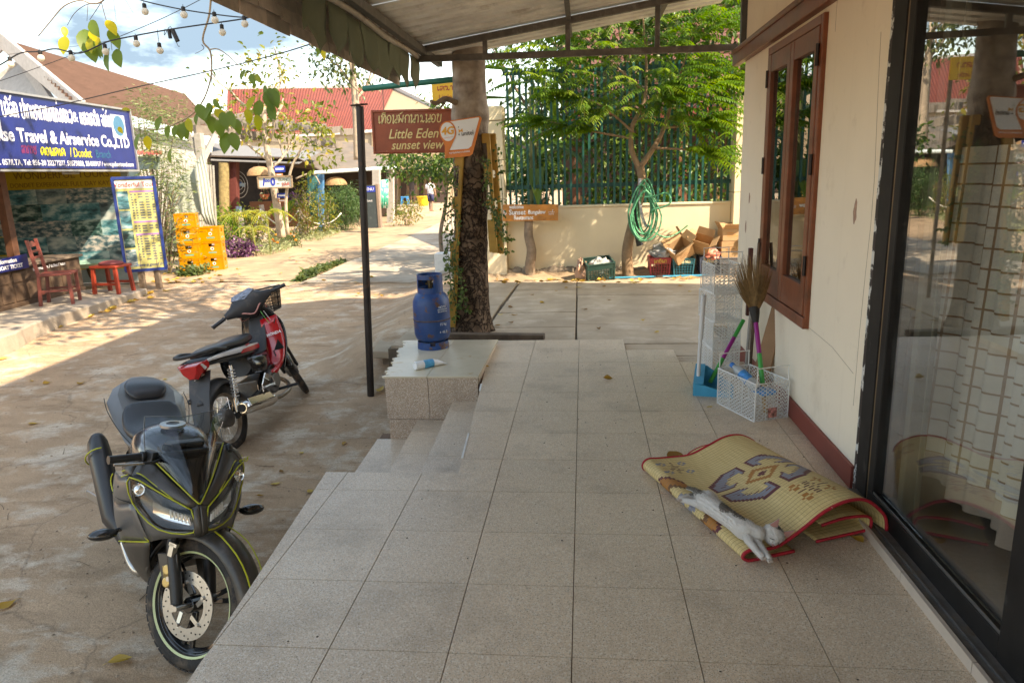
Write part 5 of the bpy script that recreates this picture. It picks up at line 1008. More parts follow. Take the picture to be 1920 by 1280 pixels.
# chair and stool
RW = mat('red_brown_chair', (.17,.04,.03),.5, var=.2, vs=6, coat=.1); RST = mat('bright_red_wood', (.30,.04,.02),.5, var=.2)
cc0 = on_z(118,568,-.21); chx = thing('wooden_chair', 'red brown wooden chair with slatted back standing before the counter', 'chair', cc0, rz=R(112))
MB().bx(-.22,.22,-.22,.22,.44,.475).build('seat', RW, chx, local=True, bevel=.008)
for sx in (-1,1):
 MB().bar((sx*.19,-.19,0),(sx*.19,-.19,.44),.045,.045).build('leg', RW, chx, local=True, bevel=.004); b = MB(); b.loft([[V(sx*.19+a*.022, y+c*.022, z) for a, c in ((-1,-1),(1,-1),(1,1),(-1,1))] for y, z in ((.24,0),(.2,.45),(.27,.98))]); b.build('leg', RW, chx, local=True, bevel=.004)
m = MB(); m.prism([(-.17,0),(.17,0),(.17,.05),(.1,.06),(.05,.085),(-.05,.085),(-.1,.06),(-.17,.05)], (0,.262,.87),(1,0,0),(0,.12,1),(0,-1,.1),.02); m.bx(-.17,.17,.235,.255,.79,.825); m.bx(-.17,.17,.225,.245,.70,.735); m.build('backrest', RW, chx, local=True, bevel=.003)
m = MB(); m.bx(-.19,.19,-.2,-.175,.16,.19); m.bx(-.2,-.175,-.19,.22,.2,.23); m.bx(.175,.2,-.19,.22,.2,.23); m.bx(-.19,.19,.21,.235,.16,.19); m.build('stretcher', RW, chx, local=True)
cs0 = on_z(215,548,-.21); so = thing('stool', 'bright red wooden stool half behind the price board', 'stool', cs0, rz=R(-4))
MB().bx(-.24,.24,-.2,.2,.42,.46).build('seat', RST, so, local=True, bevel=.008); MB().sphere((.02,0,.48),(.2,.18,.05),14,8).build('cushion', mat('dull_red_cushion', (.22,.05,.05),.8), so, local=True, smooth=180)
for sx in (-1,1):
 for sy in (-1,1): MB().bar((sx*.22, sy*.18,0),(sx*.2, sy*.16,.42),.05,.05).build('leg', RST, so, local=True)
m = MB()
for sy in (-1,1): m.bx(-.2,.2, sy*.17-.012, sy*.17+.012,.14,.18)
m.build('stretcher', RST, so, local=True)
p = on_z(168,534,-.21); bc = thing('basin', 'mint green oval basin on a bent wooden foot beside the stool', 'basin', p+V(0,0,.25)); m = MB(); m.lathe([(.05,.0),(.3,.03),(.40,.10),(.42,.11),(.38,.10),(.28,.05),(0,.03)], p+V(0,0,.3),24); m.build('bowl', mat('mint_enamel', (.30,.50,.40),.4), bc, smooth=60); MB().tube(smooth_path([p+V(.0,.02,.3), p+V(.05,0,.15), p+V(.18,-.05,.03), p+V(.3,-.08,.0)], 4),.025,8).build('foot', DKW, bc, smooth=60)
# price board on two posts
pbx = on_z(268,541,-.22); pd = thing('price_board', 'tall blue framed tour price board on two wooden posts', 'sign', pbx)
cr = [on_y(x, y, yy) for x, y, yy in ((212,337,9.72),(287,341,10.02),(308,503,10.02),(233,515,9.72))]
r_ = (cr[1]-cr[0]); r_.z = 0; r_ = r_.normalized(); u_ = ZU; n_ = r_.cross(u_); zb, ztp = cr[2].z+.02, cr[0].z-.0; wb = (cr[1]-cr[0]).dot(r_); o_ = V(cr[3].x, cr[3].y, zb); o_ = V(cr[0].x, cr[0].y, zb); hb = ztp-zb
MB().prism([(0,0),(wb, 0),(wb, hb),(0, hb)], o_, r_, u_, n_, .02).build('print_sheet', mat('pale_yellow_print', (.48,.45,.17),.5, var=.1, vs=3), pd)
m = MB(); 
for q in (((-.03,-.02),(wb+.03,-.02)),((-.03, hb+.02),(wb+.03, hb+.02)),((-.015,-.02),(-.015, hb+.02)),((wb+.015,-.02),(wb+.015, hb+.02))): m.bar(o_+r_*q[0][0]+u_*q[0][1], o_+r_*q[1][0]+u_*q[1][1], .05,.05, up=n_)
m.build('board_frame', NAVY, pd, bevel=.004)
def pbp(x0, x1, z0, z1, m_, nm, lift=.003): MB().prism([(0,0),((x1-x0)*wb, 0),((x1-x0)*wb, (z1-z0)*hb),(0,(z1-z0)*hb)], o_+r_*(x0*wb)+u_*(z0*hb)+n_*lift, r_, u_, n_, .003).build(nm, m_, pd)
pbp(.02,.98,.90,.985, mat('white_print', (.75,.74,.7),.5), 'heading_field'); text('Wonderful Tours', .115, mat('red_print', (.55,.05,.05),.5), pd, o_+r_*(wb*.5)+u_*(hb*.94)+n_*.004, r_, u_, sx=.85, bold=.001)
for k in range(4): pbp(.03,.31,.03+.215*k, .225+.215*k, PR[(k*3+2) % 4] if k != 3 else PR[0], 'photo_print')
VIO = mat('violet_print', (.35,.16,.42),.5); GRY = mat('grey_print', (.10,.12,.14),.6)
for z in (.855,.52,.38): pbp(.36,.97, z, z+.018, VIO, 'section_bar')
m = MB()
for rr in range(26):
 z = .10+.029*rr
 if .50 < z < .55 or .37 < z < .405: continue
 for x0_, ww in ((.37,.05),(.46,.05),(.56,.12),(.74,.10),(.90,.06)):
  if rng.random() < .85: m.prism([(0,0),(ww*wb, 0),(ww*wb, .014*hb),(0,.014*hb)], o_+r_*(x0_*wb)+u_*(z*hb)+n_*.003, r_, u_, n_, .002)
m.build('price_rows', GRY, pd, kind='stuff'); text('Have a good trip!', .07, mat('blue_print', (.02,.06,.25),.5), pd, o_+r_*(wb*.66)+u_*(hb*.045)+n_*.004, r_, u_, shear=.3)
for f in (.30,.72): q = o_+r_*(wb*f); MB().bx(q.x-.045, q.x+.045, q.y+.02, q.y+.09,-.35, zb+.6).build('post', GP, pd)
# beer crates
YC = mat('yellow_crate_plastic', (.50,.20,.004),.4, var=.08, vs=4, rnd=.06, dirt=((.5,.25,.03),.62,.8,6)); CRD = mat('crate_red_mark', (.5,.03,.02),.5); CTL = mat('crate_teal_letter', (.05,.3,.25),.5)
def beer_crate(c, rz, label):
 t = thing('beer_crate', label, 'crate', c, rz, 'yellow beer crates stacked by the fence'); w_, d_, h_ = .41,.30,.305; b = MB()
 for sx in (-1,1):
  b.bx(sx*w_/2-.02*sx, sx*w_/2,-d_/2, d_/2,0, h_*.62); b.bx(sx*w_/2-.02*sx, sx*w_/2,-d_/2,-.05, h_*.62, h_*.84); b.bx(sx*w_/2-.02*sx, sx*w_/2,.05, d_/2, h_*.62, h_*.84); b.bx(sx*w_/2-.02*sx, sx*w_/2,-d_/2, d_/2, h_*.84, h_)
 for sy in (-1,1):
  y0, y1 = sy*d_/2-.02*sy, sy*d_/2
  b.bx(-w_/2+.02, w_/2-.02, y0, y1,0, h_*.66); b.bx(-w_/2+.02,-.06, y0, y1, h_*.66, h_*.86); b.bx(.06, w_/2-.02, y0, y1, h_*.66, h_*.86); b.bx(-w_/2+.02, w_/2-.02, y0, y1, h_*.86, h_)
 b.bx(-w_/2+.02, w_/2-.02,-d_/2+.02, d_/2-.02,0,.015); b.build('crate_body', YC, t, local=True, bevel=.004); r = MB()
 for z in (.004, h_-.028): 
  r.bx(-w_/2-.006, w_/2+.006,-d_/2-.006,-d_/2, z, z+.022); r.bx(w_/2, w_/2+.006,-d_/2, d_/2, z, z+.022); r.bx(-w_/2-.006,-w_/2,-d_/2, d_/2, z, z+.022)
 for sx in (-1,1): r.bx(sx*(w_/2-.012)-.012, sx*(w_/2-.012)+.012,-d_/2-.006,-d_/2,.026, h_-.028)
 r.build('rim', YC, t, local=True)
 MB().prism([(.034*math.cos(a),.034*math.sin(a)) for a in [2*math.pi*i/14 for i in range(14)]], (0.01,-d_/2-.001, h_*.52),(1,0,0),(0,0,1),(0,-1,0),.001).build('round_mark', WHT, t, local=True)
 MB().prism([(.02*math.cos(a),.02*math.sin(a)) for a in [2*math.pi*i/10 for i in range(10)]], (0.012,-d_/2-.0025, h_*.52),(1,0,0),(0,0,1),(0,-1,0),.001).build('red_dot', CRD, t, local=True)
 m = MB(); m.bx(-.07,.09,-d_/2-.001,-d_/2, h_*.22, h_*.31); m.build('teal_line', CTL, t, local=True)
 m = MB(); m.bx(w_/2, w_/2+.001,-.07,.07, h_*.22, h_*.31); m.build('teal_line', CTL, t, local=True); return t
ca, cb = on_g(355,513), on_g(395,508); pos = ['bottom', 'second', 'third', 'topmost']
proto = beer_crate((ca.x, ca.y+.15, ca.z-.01),.30, 'yellow beer crate at the bottom of the tall left stack')
for k in range(1,4): o = copy_tree(proto); o.location = (ca.x+rng.uniform(-.012,.012), ca.y+.15, ca.z-.01+.307*k); o.rotation_euler.z = .30+rng.uniform(-.04,.04); o['label'] = f'yellow beer crate, {pos[k]} of the tall left stack' if k == 3 else f'yellow beer crate, {pos[k]} from the ground in the tall left stack'
for k in range(3): o = copy_tree(proto); o.location = (cb.x+.02+rng.uniform(-.012,.012), cb.y+.22, cb.z-.01+.307*k); o.rotation_euler.z = .22+rng.uniform(-.04,.04); o['label'] = ['yellow beer crate at the bottom of the shorter right stack', 'middle yellow beer crate of the shorter right stack', 'top yellow beer crate of the shorter right stack'][k]
p = on_g(411,486); m = MB(); m.lathe([(.10,0),(.105,.45),(.10,.72),(.06,.74)], (p.x, p.y+.15, p.z),16); tag(m.build('plastic_drum', mat('off_white_drum', (.55,.53,.5),.5, dirt=((.35,.3,.25),.55,.7,6)), smooth=40), 'off white plastic drum standing behind the shorter crate stack', 'drum')
bush('rubbish_sack', 'dark rubbish sacks and leaves heaped left of the crates', 'sack', on_g(316,488),(.35,.3,.3), mat('x_none', (.05,.05,.05)),2,2,.05) if False else None
pbag('rubbish_bag', 'grey and pink rubbish bag dumped left of the crates', on_g(326,480)+V(0,0,.22),(.26,.2,.28), mat('grimy_sack', (.13,.10,.09),.6, var=.8, vs=6, bump=.8, bs=10),33)
# leaning picket fence and white cloth
FN = thing('picket_fence', 'leaning whitewashed stick fence behind the crates', 'fence', on_g(340,470)); WWH = mat('whitewashed_stick', (.38,.36,.32),.85, var=.2, vs=9, dirt=((.3,.25,.2),.6,.75,8))
for k in range(19):
 px = 306+5.2*k; b = on_y(px+8,470+rng.uniform(-4,4),13.2); t_ = on_y(px, 300+rng.uniform(-5,8)+.5*k, 13.35); MB().bar(b, t_, .035,.02).build('picket', WWH, FN)
MB().bar(on_y(300,345,13.4), on_y(402,350,13.4),.04,.03).build('rail', WWH, FN)
CLO = mat('pale_green_white_cloth', (.46,.50,.44),.8, var=.05, vs=3, trans=.15)
def cloth(nm, label, rows, m_, parent=None, sw=.04):
 R_ = []
 for i, r in enumerate(rows):
  a, b = r; R_.append([on_y(a[0]+(b[0]-a[0])*j/16, a[1]+(b[1]-a[1])*j/16, a[2]+(b[2]-a[2])*j/16+sw*math.sin(j*1.5+i*.4)*(i/len(rows))) for j in range(17)])
 b = MB(); b.grid(R_); return tag(b.build(nm, m_, smooth=180, solid=.004), label, 'cloth')
cloth('white_cloth', 'pale cloth sheet hung over the stick fence above the crates', [((314,345,12.9),(368,312,12.9)),((316,375,12.9),(374,345,12.9)),((320,405,12.85),(378,395,12.85)),((326,408,12.85),(376,402,12.85))], CLO)
cloth('white_tarp', 'long pale tarp strip draped down beside the pergola post', [((364,312,12.8),(380,285,12.9)),((368,345,12.8),(390,330,12.85)),((376,400,12.8),(400,400,12.85)),((386,420,12.8),(406,425,12.8))], CLO)
# brown roofed house behind the shop
BR = mat('brown_roof_tile', (.20,.122,.096),.75, var=.12, vs=2, dirt=((.155,.095,.075),.55,.75,1.5)); WBD = mat('white_barge_board', (.50,.48,.45),.6)
bh = thing('tiled_roof_house', 'white house with a long brown tiled roof rising behind the travel shop', 'house', (-14,13,0))
P0 = V(-15.5,14,0); q1, q2 = on_pl(8,77, P0, SIDE), on_pl(343,177, P0, SIDE); zr = (q1.z+q2.z)/2; e1, e2 = on_pl(128,187, P0+SIDE*3.2, SIDE), on_pl(420,262, P0+SIDE*3.2, SIDE)
dn = (e1-q1); NC = 20; m = MB()
for k in range(NC):
 f, g = k/NC, (k+1)/NC; a, b, c, d = q1.lerp(e1, f), q2.lerp(e2, f), q2.lerp(e2, g), q1.lerp(e1, g); up = V(.04,0,.085); m.add([a, b, c+up, d+up, c, d], [(0,3,2,1),(3,5,4,2)])
m.build('roof', BR, bh)
for u_, v_, w_ in ((q1-STREET*.12, e1-STREET*.12+SIDE*.4-ZU*.25,.42),(q1-STREET*.122, q1-STREET*.122-SIDE*3.2-ZU*2.2,.42),(q2+STREET*.1, e2+STREET*.1,.25)): MB().bar(u_, v_, .10, w_, up=ZU).build('barge_board', WBD, bh)
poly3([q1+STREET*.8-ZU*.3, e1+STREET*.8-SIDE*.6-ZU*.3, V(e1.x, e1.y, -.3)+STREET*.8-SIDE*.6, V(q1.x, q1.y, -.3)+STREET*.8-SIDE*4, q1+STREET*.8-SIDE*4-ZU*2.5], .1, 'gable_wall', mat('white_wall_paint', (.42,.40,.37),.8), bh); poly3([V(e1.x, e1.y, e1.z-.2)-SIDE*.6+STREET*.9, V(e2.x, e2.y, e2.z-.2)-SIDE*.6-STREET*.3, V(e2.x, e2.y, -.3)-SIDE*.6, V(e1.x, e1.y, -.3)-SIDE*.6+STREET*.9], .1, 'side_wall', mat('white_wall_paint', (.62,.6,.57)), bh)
# little red roof and green panel between shop and fence
lr = thing('side_shed', 'little shed with red corrugated eave and pale green panel beside the shop', 'shed', on_g(275,500)); m = MB(); m.grid([[on_y(248+4*j, y+j*.0, d)+ZU*(.025*(j % 2)) for j in range(15)] for y, d in ((284,12.6),(291,12.0))]); m.build('roof', mat('red_corrugated', (.38,.07,.05),.6), lr); poly3([on_y(247,293,12.3), on_y(300,294,12.3), on_y(300,318,12.3), on_y(247,317,12.3)], .04, 'panel', mat('pale_green_panel', (.45,.55,.48),.6), lr); poly3([on_y(244,316,12.4), on_y(262,316,12.4), on_y(262,470,12.4), on_y(244,470,12.4)], .05, 'wall', mat('pale_green_panel', (.45,.55,.48)), lr)
# --- far red roofed building, bar and pergola
fr = thing('red_roof_building', 'long cream building with a red ribbed metal roof behind the bar', 'building', (-8,43,0))
a, b, c, d = on_y(426,168,46), on_y(737,164,46), on_y(700,244,40), on_y(424,262,40); m = MB(); rows_ = []
for f in (0., 1.):
 r_ = []
 for j in range(59):
  s_ = j/58; base = a.lerp(b, s_).lerp(d.lerp(c, s_), f); r_ += [base, base+(b-a)*(.006)+V(0,-.05,.05), base+(b-a)*.010+V(0,-.05,.05)]
 rows_.append(r_)
m.grid(rows_); m.build('roof', mat('red_ribbed_sheet', (.17,.042,.028),.55, var=.1, vs=1, dirt=((.22,.08,.055),.6,.8,.8)), fr); MB().bar(a+V(0,0,.08), b+V(0,0,.08),.2,.18).build('ridge_trim', WBD, fr); MB().bar(d-ZU*.05, c-ZU*.05,.16,.16).build('eave_trim', WBD, fr)
CG = mat('cream_gable_sheet', (.34,.25,.16),.7, var=.05); poly3([b, on_y(838,212,40), on_y(838,320,40), on_y(700,320,40), c], .1, 'gable', CG, fr); poly3([on_y(424,255,40.2), on_y(702,243,40.2), on_y(702,345,40.2), on_y(424,345,40.2)], .1, 'wall', mat('cream_plaster', (.34,.28,.20),.85, dirt=((.45,.4,.3),.55,.7,1)), fr); MB().bar(b+V(0,-.1,.08), on_y(840,212,39.9),.18,.2).build('verge_trim', WBD, fr)
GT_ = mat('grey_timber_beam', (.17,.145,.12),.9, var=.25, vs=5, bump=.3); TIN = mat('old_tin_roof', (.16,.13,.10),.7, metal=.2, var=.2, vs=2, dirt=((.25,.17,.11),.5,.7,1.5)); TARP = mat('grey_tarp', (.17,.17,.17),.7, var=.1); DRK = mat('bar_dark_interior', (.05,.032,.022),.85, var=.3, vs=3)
bar = thing('bar', 'open bar under tin roofs and a grey timber pergola across the street', 'bar', (-10,19,-.3))
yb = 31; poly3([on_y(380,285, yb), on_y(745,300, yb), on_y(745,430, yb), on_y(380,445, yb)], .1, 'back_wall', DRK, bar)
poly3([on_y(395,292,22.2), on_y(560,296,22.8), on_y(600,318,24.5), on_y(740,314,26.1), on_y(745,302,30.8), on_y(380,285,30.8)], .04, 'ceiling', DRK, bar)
poly3([on_y(588,320,24.3), on_y(742,313,26.0), on_y(690,268,30.5), on_y(560,262,30.5)], .05, 'roof', TIN, bar); poly3([on_y(395,300,22), on_y(560,306,22.6), on_y(600,285,26), on_y(400,268,26)], .03, 'tarp', TARP, bar)
MB().cyl(on_y(588,324,24.2), on_y(744,314,25.9),.07,10).build('gutter', mat('white_blue_gutter', (.55,.65,.68),.4), bar, smooth=40)
pv = on_y(0,0,1) if False else None
m = None
for k in range(9):
 f = k/8; A_, B_ = on_y(352+36*k, 232-1.0*k+3*k, 15.2+.6*k), on_y(430+30*k, 213+4.2*k, 19.5+.4*k); MB().bar(A_, B_, .09,.20).build('pergola_beam', GT_, bar, bevel=.01)
MB().bar(on_y(365,243,15.2), on_y(640,272,20),.10,.22).build('header_beam', GT_, bar); WPO = mat('bleached_post', (.33,.31,.28),.85, var=.15)
q0 = on_g(402,486); qt = on_y(372,250, q0.y); MB().bar(q0, qt, .17,.17).build('pergola_post', WPO, bar, bevel=.01); MB().bar(q0.lerp(qt, .78), on_y(352,246, q0.y),.11,.11).build('brace', WPO, bar); MB().bar(q0.lerp(qt, .78), on_y(404,252, q0.y+.3),.11,.11).build('brace', WPO, bar)
def vpost(px, py0, py1, y, r, m_, nm, par, sq=False): a, b = on_y(px, py0, y), on_y(px-1.2, py1, y); return (MB().bar(a, b, r*2, r*2) if sq else MB().cyl(a, b, r, 10)).build(nm, m_, par, smooth=0 if sq else 40)
vpost(440,432,300,22.6,.13, mat('maroon_post', (.13,.03,.025),.7), 'post', bar, True); vpost(421,432,305,22.2,.17, mat('mossy_log', (.26,.20,.09),.95, var=.4, vs=9, bump=1), 'post', bar); vpost(603,441,327,22.0,.085, mat('blue_painted_post', (.03,.15,.30),.6, dirt=((.3,.33,.33),.55,.7,5)), 'post', bar, True); vpost(707,424,318,25.2,.13, WPO, 'post', bar, True); vpost(733,418,316,26.5,.13, WPO, 'post', bar, True)
MB().bx(*[v for pr_ in ((on_y(470,400,26).x, on_y(600,400,26).x),(26,26.6),(-.3,.7)) for v in pr_]).build('counter', mat('orange_brown_counter', (.32,.12,.05),.6), bar)
cloth('teal_curtain', 'teal cloth hung beside the blue post of the bar', [((576,330,22.6),(600,328,22.4)),((574,365,22.6),(600,380,22.4)),((578,395,22.6),(590,415,22.4))], mat('teal_cloth', (.02,.11,.10),.8, var=.2, vs=4))
fan = thing('wall_fan', 'blue wall fan with round guard in the dark bar', 'fan', on_y(450,345,23.5)); c = on_y(450,346,23.5); m = MB()
for rr in (.47,.33,.18): m.tube([c+V(rr*.72*math.cos(a),-.1+.05*(rr < .3), rr*math.sin(a)) for a in [2*math.pi*i/24 for i in range(24)]], .009,5, closed=True)
m.build('guard', mat('fan_guard', (.5,.5,.5),.4, metal=.5), fan, smooth=60); MB().sphere(c+V(-.04,.03,.02),(.1,.12,.1),12,8).build('motor', mat('fan_blue', (.03,.15,.5),.4), fan, smooth=60); m = MB()
for k in range(3): a = 2.1*k; m.prism([(0,-.04),(.27,-.1),(.3,.05),(0,.04)], c+V(0,-.06,0), V(math.cos(a)*.8,0, math.sin(a)), V(-math.sin(a)*.8,.3, math.cos(a)), V(0,-1,0),.006)
m.build('blade', mat('pale_blue_blade', (.3,.45,.6),.3), fan)
RAT = mat('woven_lampshade', (.40,.24,.12),.8, var=.3, vs=30, trans=.2)
for px, py, y, lab in ((487,322,22.0, 'half dome woven lampshade hanging left of the bar sign'),(630,340,25.0, 'half dome woven lampshade hanging right of the blue post')):
 c = on_y(px, py+7, y); t = thing('lampshade', lab, 'lamp', c, group='woven lampshades of the bar'); MB().lathe([(.42,0),(.40,.09),(.32,.21),(.16,.285),(.02,.30)], c, 20).build('shade', RAT, t, smooth=60); MB().cyl(c+ZU*.30, c+ZU*.85,.006,5).build('cord', mat('dark_cord', (.03,.03,.03),.7), t)
ib_ = thing('bar_sign', 'white wooden bar sign with blue numerals hung in front of the bar', 'sign', on_y(515,350,16.2)); o_ = on_y(486,353,16.2); w_ = on_y(549,353,16.2).x-o_.x; h_ = on_y(515,331,16.2).z-on_y(515,352,16.2).z
MB().prism([(0,0),(w_, 0),(w_, h_),(0, h_)], o_, (1,0,0), ZU, (0,-1,0),.03).build('board', mat('dirty_white_board', (.62,.62,.58),.7, dirt=((.4,.38,.33),.55,.75,5)), ib_); m = MB()
for q in (((0,0),(w_, 0)),((0, h_),(w_, h_)),((0,0),(0, h_)),((w_, 0),(w_, h_))): m.bar(o_+V(q[0][0], -.02, q[0][1]), o_+V(q[1][0], -.02, q[1][1]),.035,.035)
m.build('board_frame', mat('brown_frame', (.28,.2,.13),.8), ib_); BP = mat('blue_numeral', (.02,.05,.38),.5)
text('1', .26, BP, ib_, o_+V(w_*.14,-.002, h_*.5),(1,0,0), ZU, bold=.008, shear=.2); text('oo', .12, BP, ib_, o_+V(w_*.27,-.002, h_*.66),(1,0,0), ZU, bold=.005); text('0', .26, BP, ib_, o_+V(w_*.43,-.002, h_*.5),(1,0,0), ZU, bold=.012)
text('ISLAND', .10, mat('green_letter', (.05,.12,.06),.5), ib_, o_+V(w_*.76,-.002, h_*.70),(1,0,0), ZU, sx=.9); text('BAR', .12, mat('red_letter', (.5,.06,.04),.5), ib_, o_+V(w_*.80,-.002, h_*.28),(1,0,0), ZU); text('THE', .045, mat('green_letter', (.05,.12,.06)), ib_, o_+V(w_*.58,-.002, h_*.34),(1,0,0), ZU)
hp = thing('hanging_pot', 'terracotta pot hanging on cords below the bar sign', 'plant pot', on_y(497,372,16.3)); c = on_y(497,374,16.3); MB().lathe([(.06,0),(.10,.06),(.13,.13),(.12,.13),(.0,.11)], c, 14).build('pot', mat('terracotta', (.36,.10,.05),.8), hp, smooth=60); m = MB()
for k in range(3): a = 2.1*k; m.cyl(c+V(.12*math.cos(a),.12*math.sin(a),.13), c+V(0,0,.48),.006,5)
m.build('cord', mat('red_cord', (.3,.05,.05),.7), hp); A, D, U = cluster_leaves([tuple(c+V(0,0,.16))], 26,.07); leaf_mesh('foliage', OLIVE, hp, A, D, U, [.08]*len(A), 'diamond')
m = MB(); ar = thing('direction_signs', 'blue and white small direction boards nailed to the tree by the bar', 'sign', on_y(530,330,16.4))
for (x0, x1, y0, y1, kk) in ((516,534,311,323,0),(517,530,325,330,1),(520,540,362,371,0),(522,538,373,379,1)):
 a, b = on_y(x0, y1,16.45), on_y(x1, y0,16.45); MB().bx(a.x, b.x, 16.43,16.45, a.z, b.z).build('arrow_board', BP if kk == 0 else mat('orange_board', (.5,.2,.08),.6), ar)
 MB().bx(a.x+.03, b.x-.03,16.425,16.43, a.z+(b.z-a.z)*.35, a.z+(b.z-a.z)*.65).build('letter_strip', WHL, ar)
# tree in front of the bar, slim tree, street edge trees
WB = mat('pale_bark', (.40,.32,.24),.9, var=.25, vs=7, bump=.5)
y_ = 16.6; tree('bar_tree', 'slender pale tree with sparse yellow green leaves in front of the bar', [on_y(528,445, y_), on_y(520,390, y_), on_y(510,330, y_), on_y(498,260, y_), on_y(494,200, y_)], (.12,.06), YGREEN, .15,9,.20,1,1.0,6, bark=WB, extra=[tuple(on_y(rng.uniform(*xx), rng.uniform(*yy), y_+rng.uniform(-.8,.8))) for xx, yy, n in (((430,530),(105,165),18),((480,620),(190,260),30),((560,630),(255,305),16),((425,480),(190,250),12),((600,610),(190,230),6)) for _ in range(n)], up=.3)
y_ = 16.3; tb2 = MB(); tb2.tube(smooth_path([on_y(540,440, y_), on_y(536,380, y_), on_y(545,320, y_), on_y(565,280, y_), on_y(585,262, y_)], 4), [.05,.02], 7); tb2.tube(smooth_path([on_y(555,335, y_), on_y(585,325, y_), on_y(600,345, y_)], 4), [.025,.012], 6); tag(tb2.build('crooked_stem', WB, smooth=180), 'crooked thin bare stem leaning right beside the bar tree', 'tree')
y_ = 18.5; tree('slim_tree', 'slim straight tree with a small leafy top in front of the red roof', [on_y(672,300, y_), on_y(669,230, y_), on_y(664,160, y_), on_y(658,112, y_)], (.14,.07), OLIVE, .14,12,.2,1,.9,4, bark=WB, extra=[tuple(on_y(rng.uniform(*xx), rng.uniform(*yy), y_+rng.uniform(-.5,.5))) for xx, yy, n in (((578,640),(88,130),16),((615,690),(110,165),22),((600,640),(60,100),8)) for _ in range(n)], up=.4)
y_ = 13.5; tree('roadside_tree', 'small dark leafy roadside tree beyond the big trunk', [on_y(832,500, y_), on_y(826,440, y_), on_y(836,380, y_), on_y(838,310, y_)], (.05,.03), DGREEN, .11,14,.12,0,.3,3, extra=[tuple(on_y(rng.uniform(*xx), rng.uniform(*yy), y_+rng.uniform(-.8,1.2))) for xx, yy, n in (((722,850),(284,318),80),((770,850),(315,334),26),((800,850),(175,215),12)) for _ in range(n)])
y_ = 12.8; FEA = leafmat('feather_leaf', [(0,(.06,.10,.03)),(.6,(.13,.19,.06)),(1,(.25,.28,.10))], .3)
for lab, xx, yy, n, y_, base in (('feathery grey green tree beside the brown roof, left of the pergola', (232,345),(185,275),60,13.6,(300,470)),('feathery green shrub hanging over the stick fence by the price board', (262,345),(275,395),60,12.3,(300,500)),('feathery low shrub at the foot of the price board', (300,345),(400,500),26,12.0,(318,520))):
 b = on_y(base[0], base[1], y_); t = thing('feathery_tree', lab, 'tree', b); C_ = [tuple(on_y(rng.uniform(*xx), rng.uniform(*yy), y_+rng.uniform(-.4,.5))) for _ in range(n)]; m = MB()
 for q in C_[::5]: m.tube(smooth_path([b, b.lerp(Vector(q),.5)+V(0,0,.2), Vector(q)], 3), [.02,.006], 5)
 m.build('trunk', BARKG, t, smooth=180); A, D, U = cluster_leaves(C_, 34,.17,.3); D[:, 2] *= .3; leaf_mesh('crown', FEA, t, A, D, U, nrg.uniform(.07,.16, len(A)), 'blade', wid=.13)
# flower bed, palms, bollards with rope
def bed(label, pts, m_, n, size, h, nm='ground_cover', shape='diamond'):
 P = [on_g(x, y) for x, y in pts]; A = []
 for _ in range(n):
  a, b, c = rng.sample(P, 3); u, v = rng.random(), rng.random(); u, v = (1-u, 1-v) if u+v > 1 else (u, v); q = a+(b-a)*u+(c-a)*v; A.append((q.x, q.y, q.z+rng.random()**1.6*h))
 A = np.array(A); D = rand_dirs(n, 0,.9); U = rand_dirs(n, .4,1); o = leaf_mesh(nm, m_, None, A, D, U, nrg.uniform(.6,1.3, n)*size, shape, kind='stuff'); o['label'] = label; return o
PALE = leafmat('pale_ground_leaf', [(0,(.16,.20,.09)),(.6,(.32,.36,.18)),(1,(.50,.50,.30))], .3)
bed('pale green ground cover along the flower bed', [(455,475),(500,480),(540,470),(560,462),(520,455),(465,462)], PALE, 1500,.07,.16); bed('pale ground cover spreading before the rope posts', [(560,455),(600,452),(640,438),(632,430),(580,436),(560,442)], PALE, 1500,.07,.14)
bed('green flowering ground cover at the foot of the chalkboard side', [(545,462),(565,465),(560,450),(510,440),(500,452)], OLIVE, 900,.08,.3)
bed('dark grass patch beside the far street', [(700,402),(730,408),(765,402),(740,396),(705,394)], OLIVE, 900,.12,.12, 'grass_patch', 'blade')
bed('grass tuft growing along the slab edge', [(556,528),(575,524),(600,512),(648,490),(640,494),(590,514),(565,528),(570,512),(600,505)], OLIVE, 1300,.11,.05, 'grass_tuft', 'blade')
bed('weeds in front of the crates', [(330,520),(360,516),(400,508),(350,506),(372,520)], OLIVE, 500,.10,.16, 'weeds', 'blade')
bush('purple_plant', 'purple leaved plant at the front corner of the flower bed', 'plant', on_g(452,482),(.42,.3,.22), PURP, 40,14,.13, 'blade', wid=.3)
bush('bed_shrub', 'leafy green shrub behind the crates at the bed edge', 'shrub', on_g(425,470),(.55,.45,.62), LGREEN, 60,16,.10); bush('bed_shrub', 'yellow green shrub around the first bollard', 'shrub', on_g(480,462)+V(-.2,.4,0),(.5,.4,.55), YGREEN, 55,15,.10)
bush('feather_bush', 'round feathery dark green bush at the bar corner', 'bush', on_g(645,432),(.72,.6,.80), leafmat('fine_dark_leaf', [(0,(.02,.06,.012)),(.6,(.05,.12,.025)),(1,(.10,.17,.04))], .2),120,40,.15, 'blade', wid=.10); bush('yellow_bush', 'tall yellow flecked bush left of the blue post', 'bush', on_g(575,446),(.42,.4,.95), YGREEN, 80,14,.09); bush('yellow_bush', 'yellow green bush just right of the blue post', 'bush', on_g(612,440),(.4,.4,.75), YGREEN, 60,14,.09)
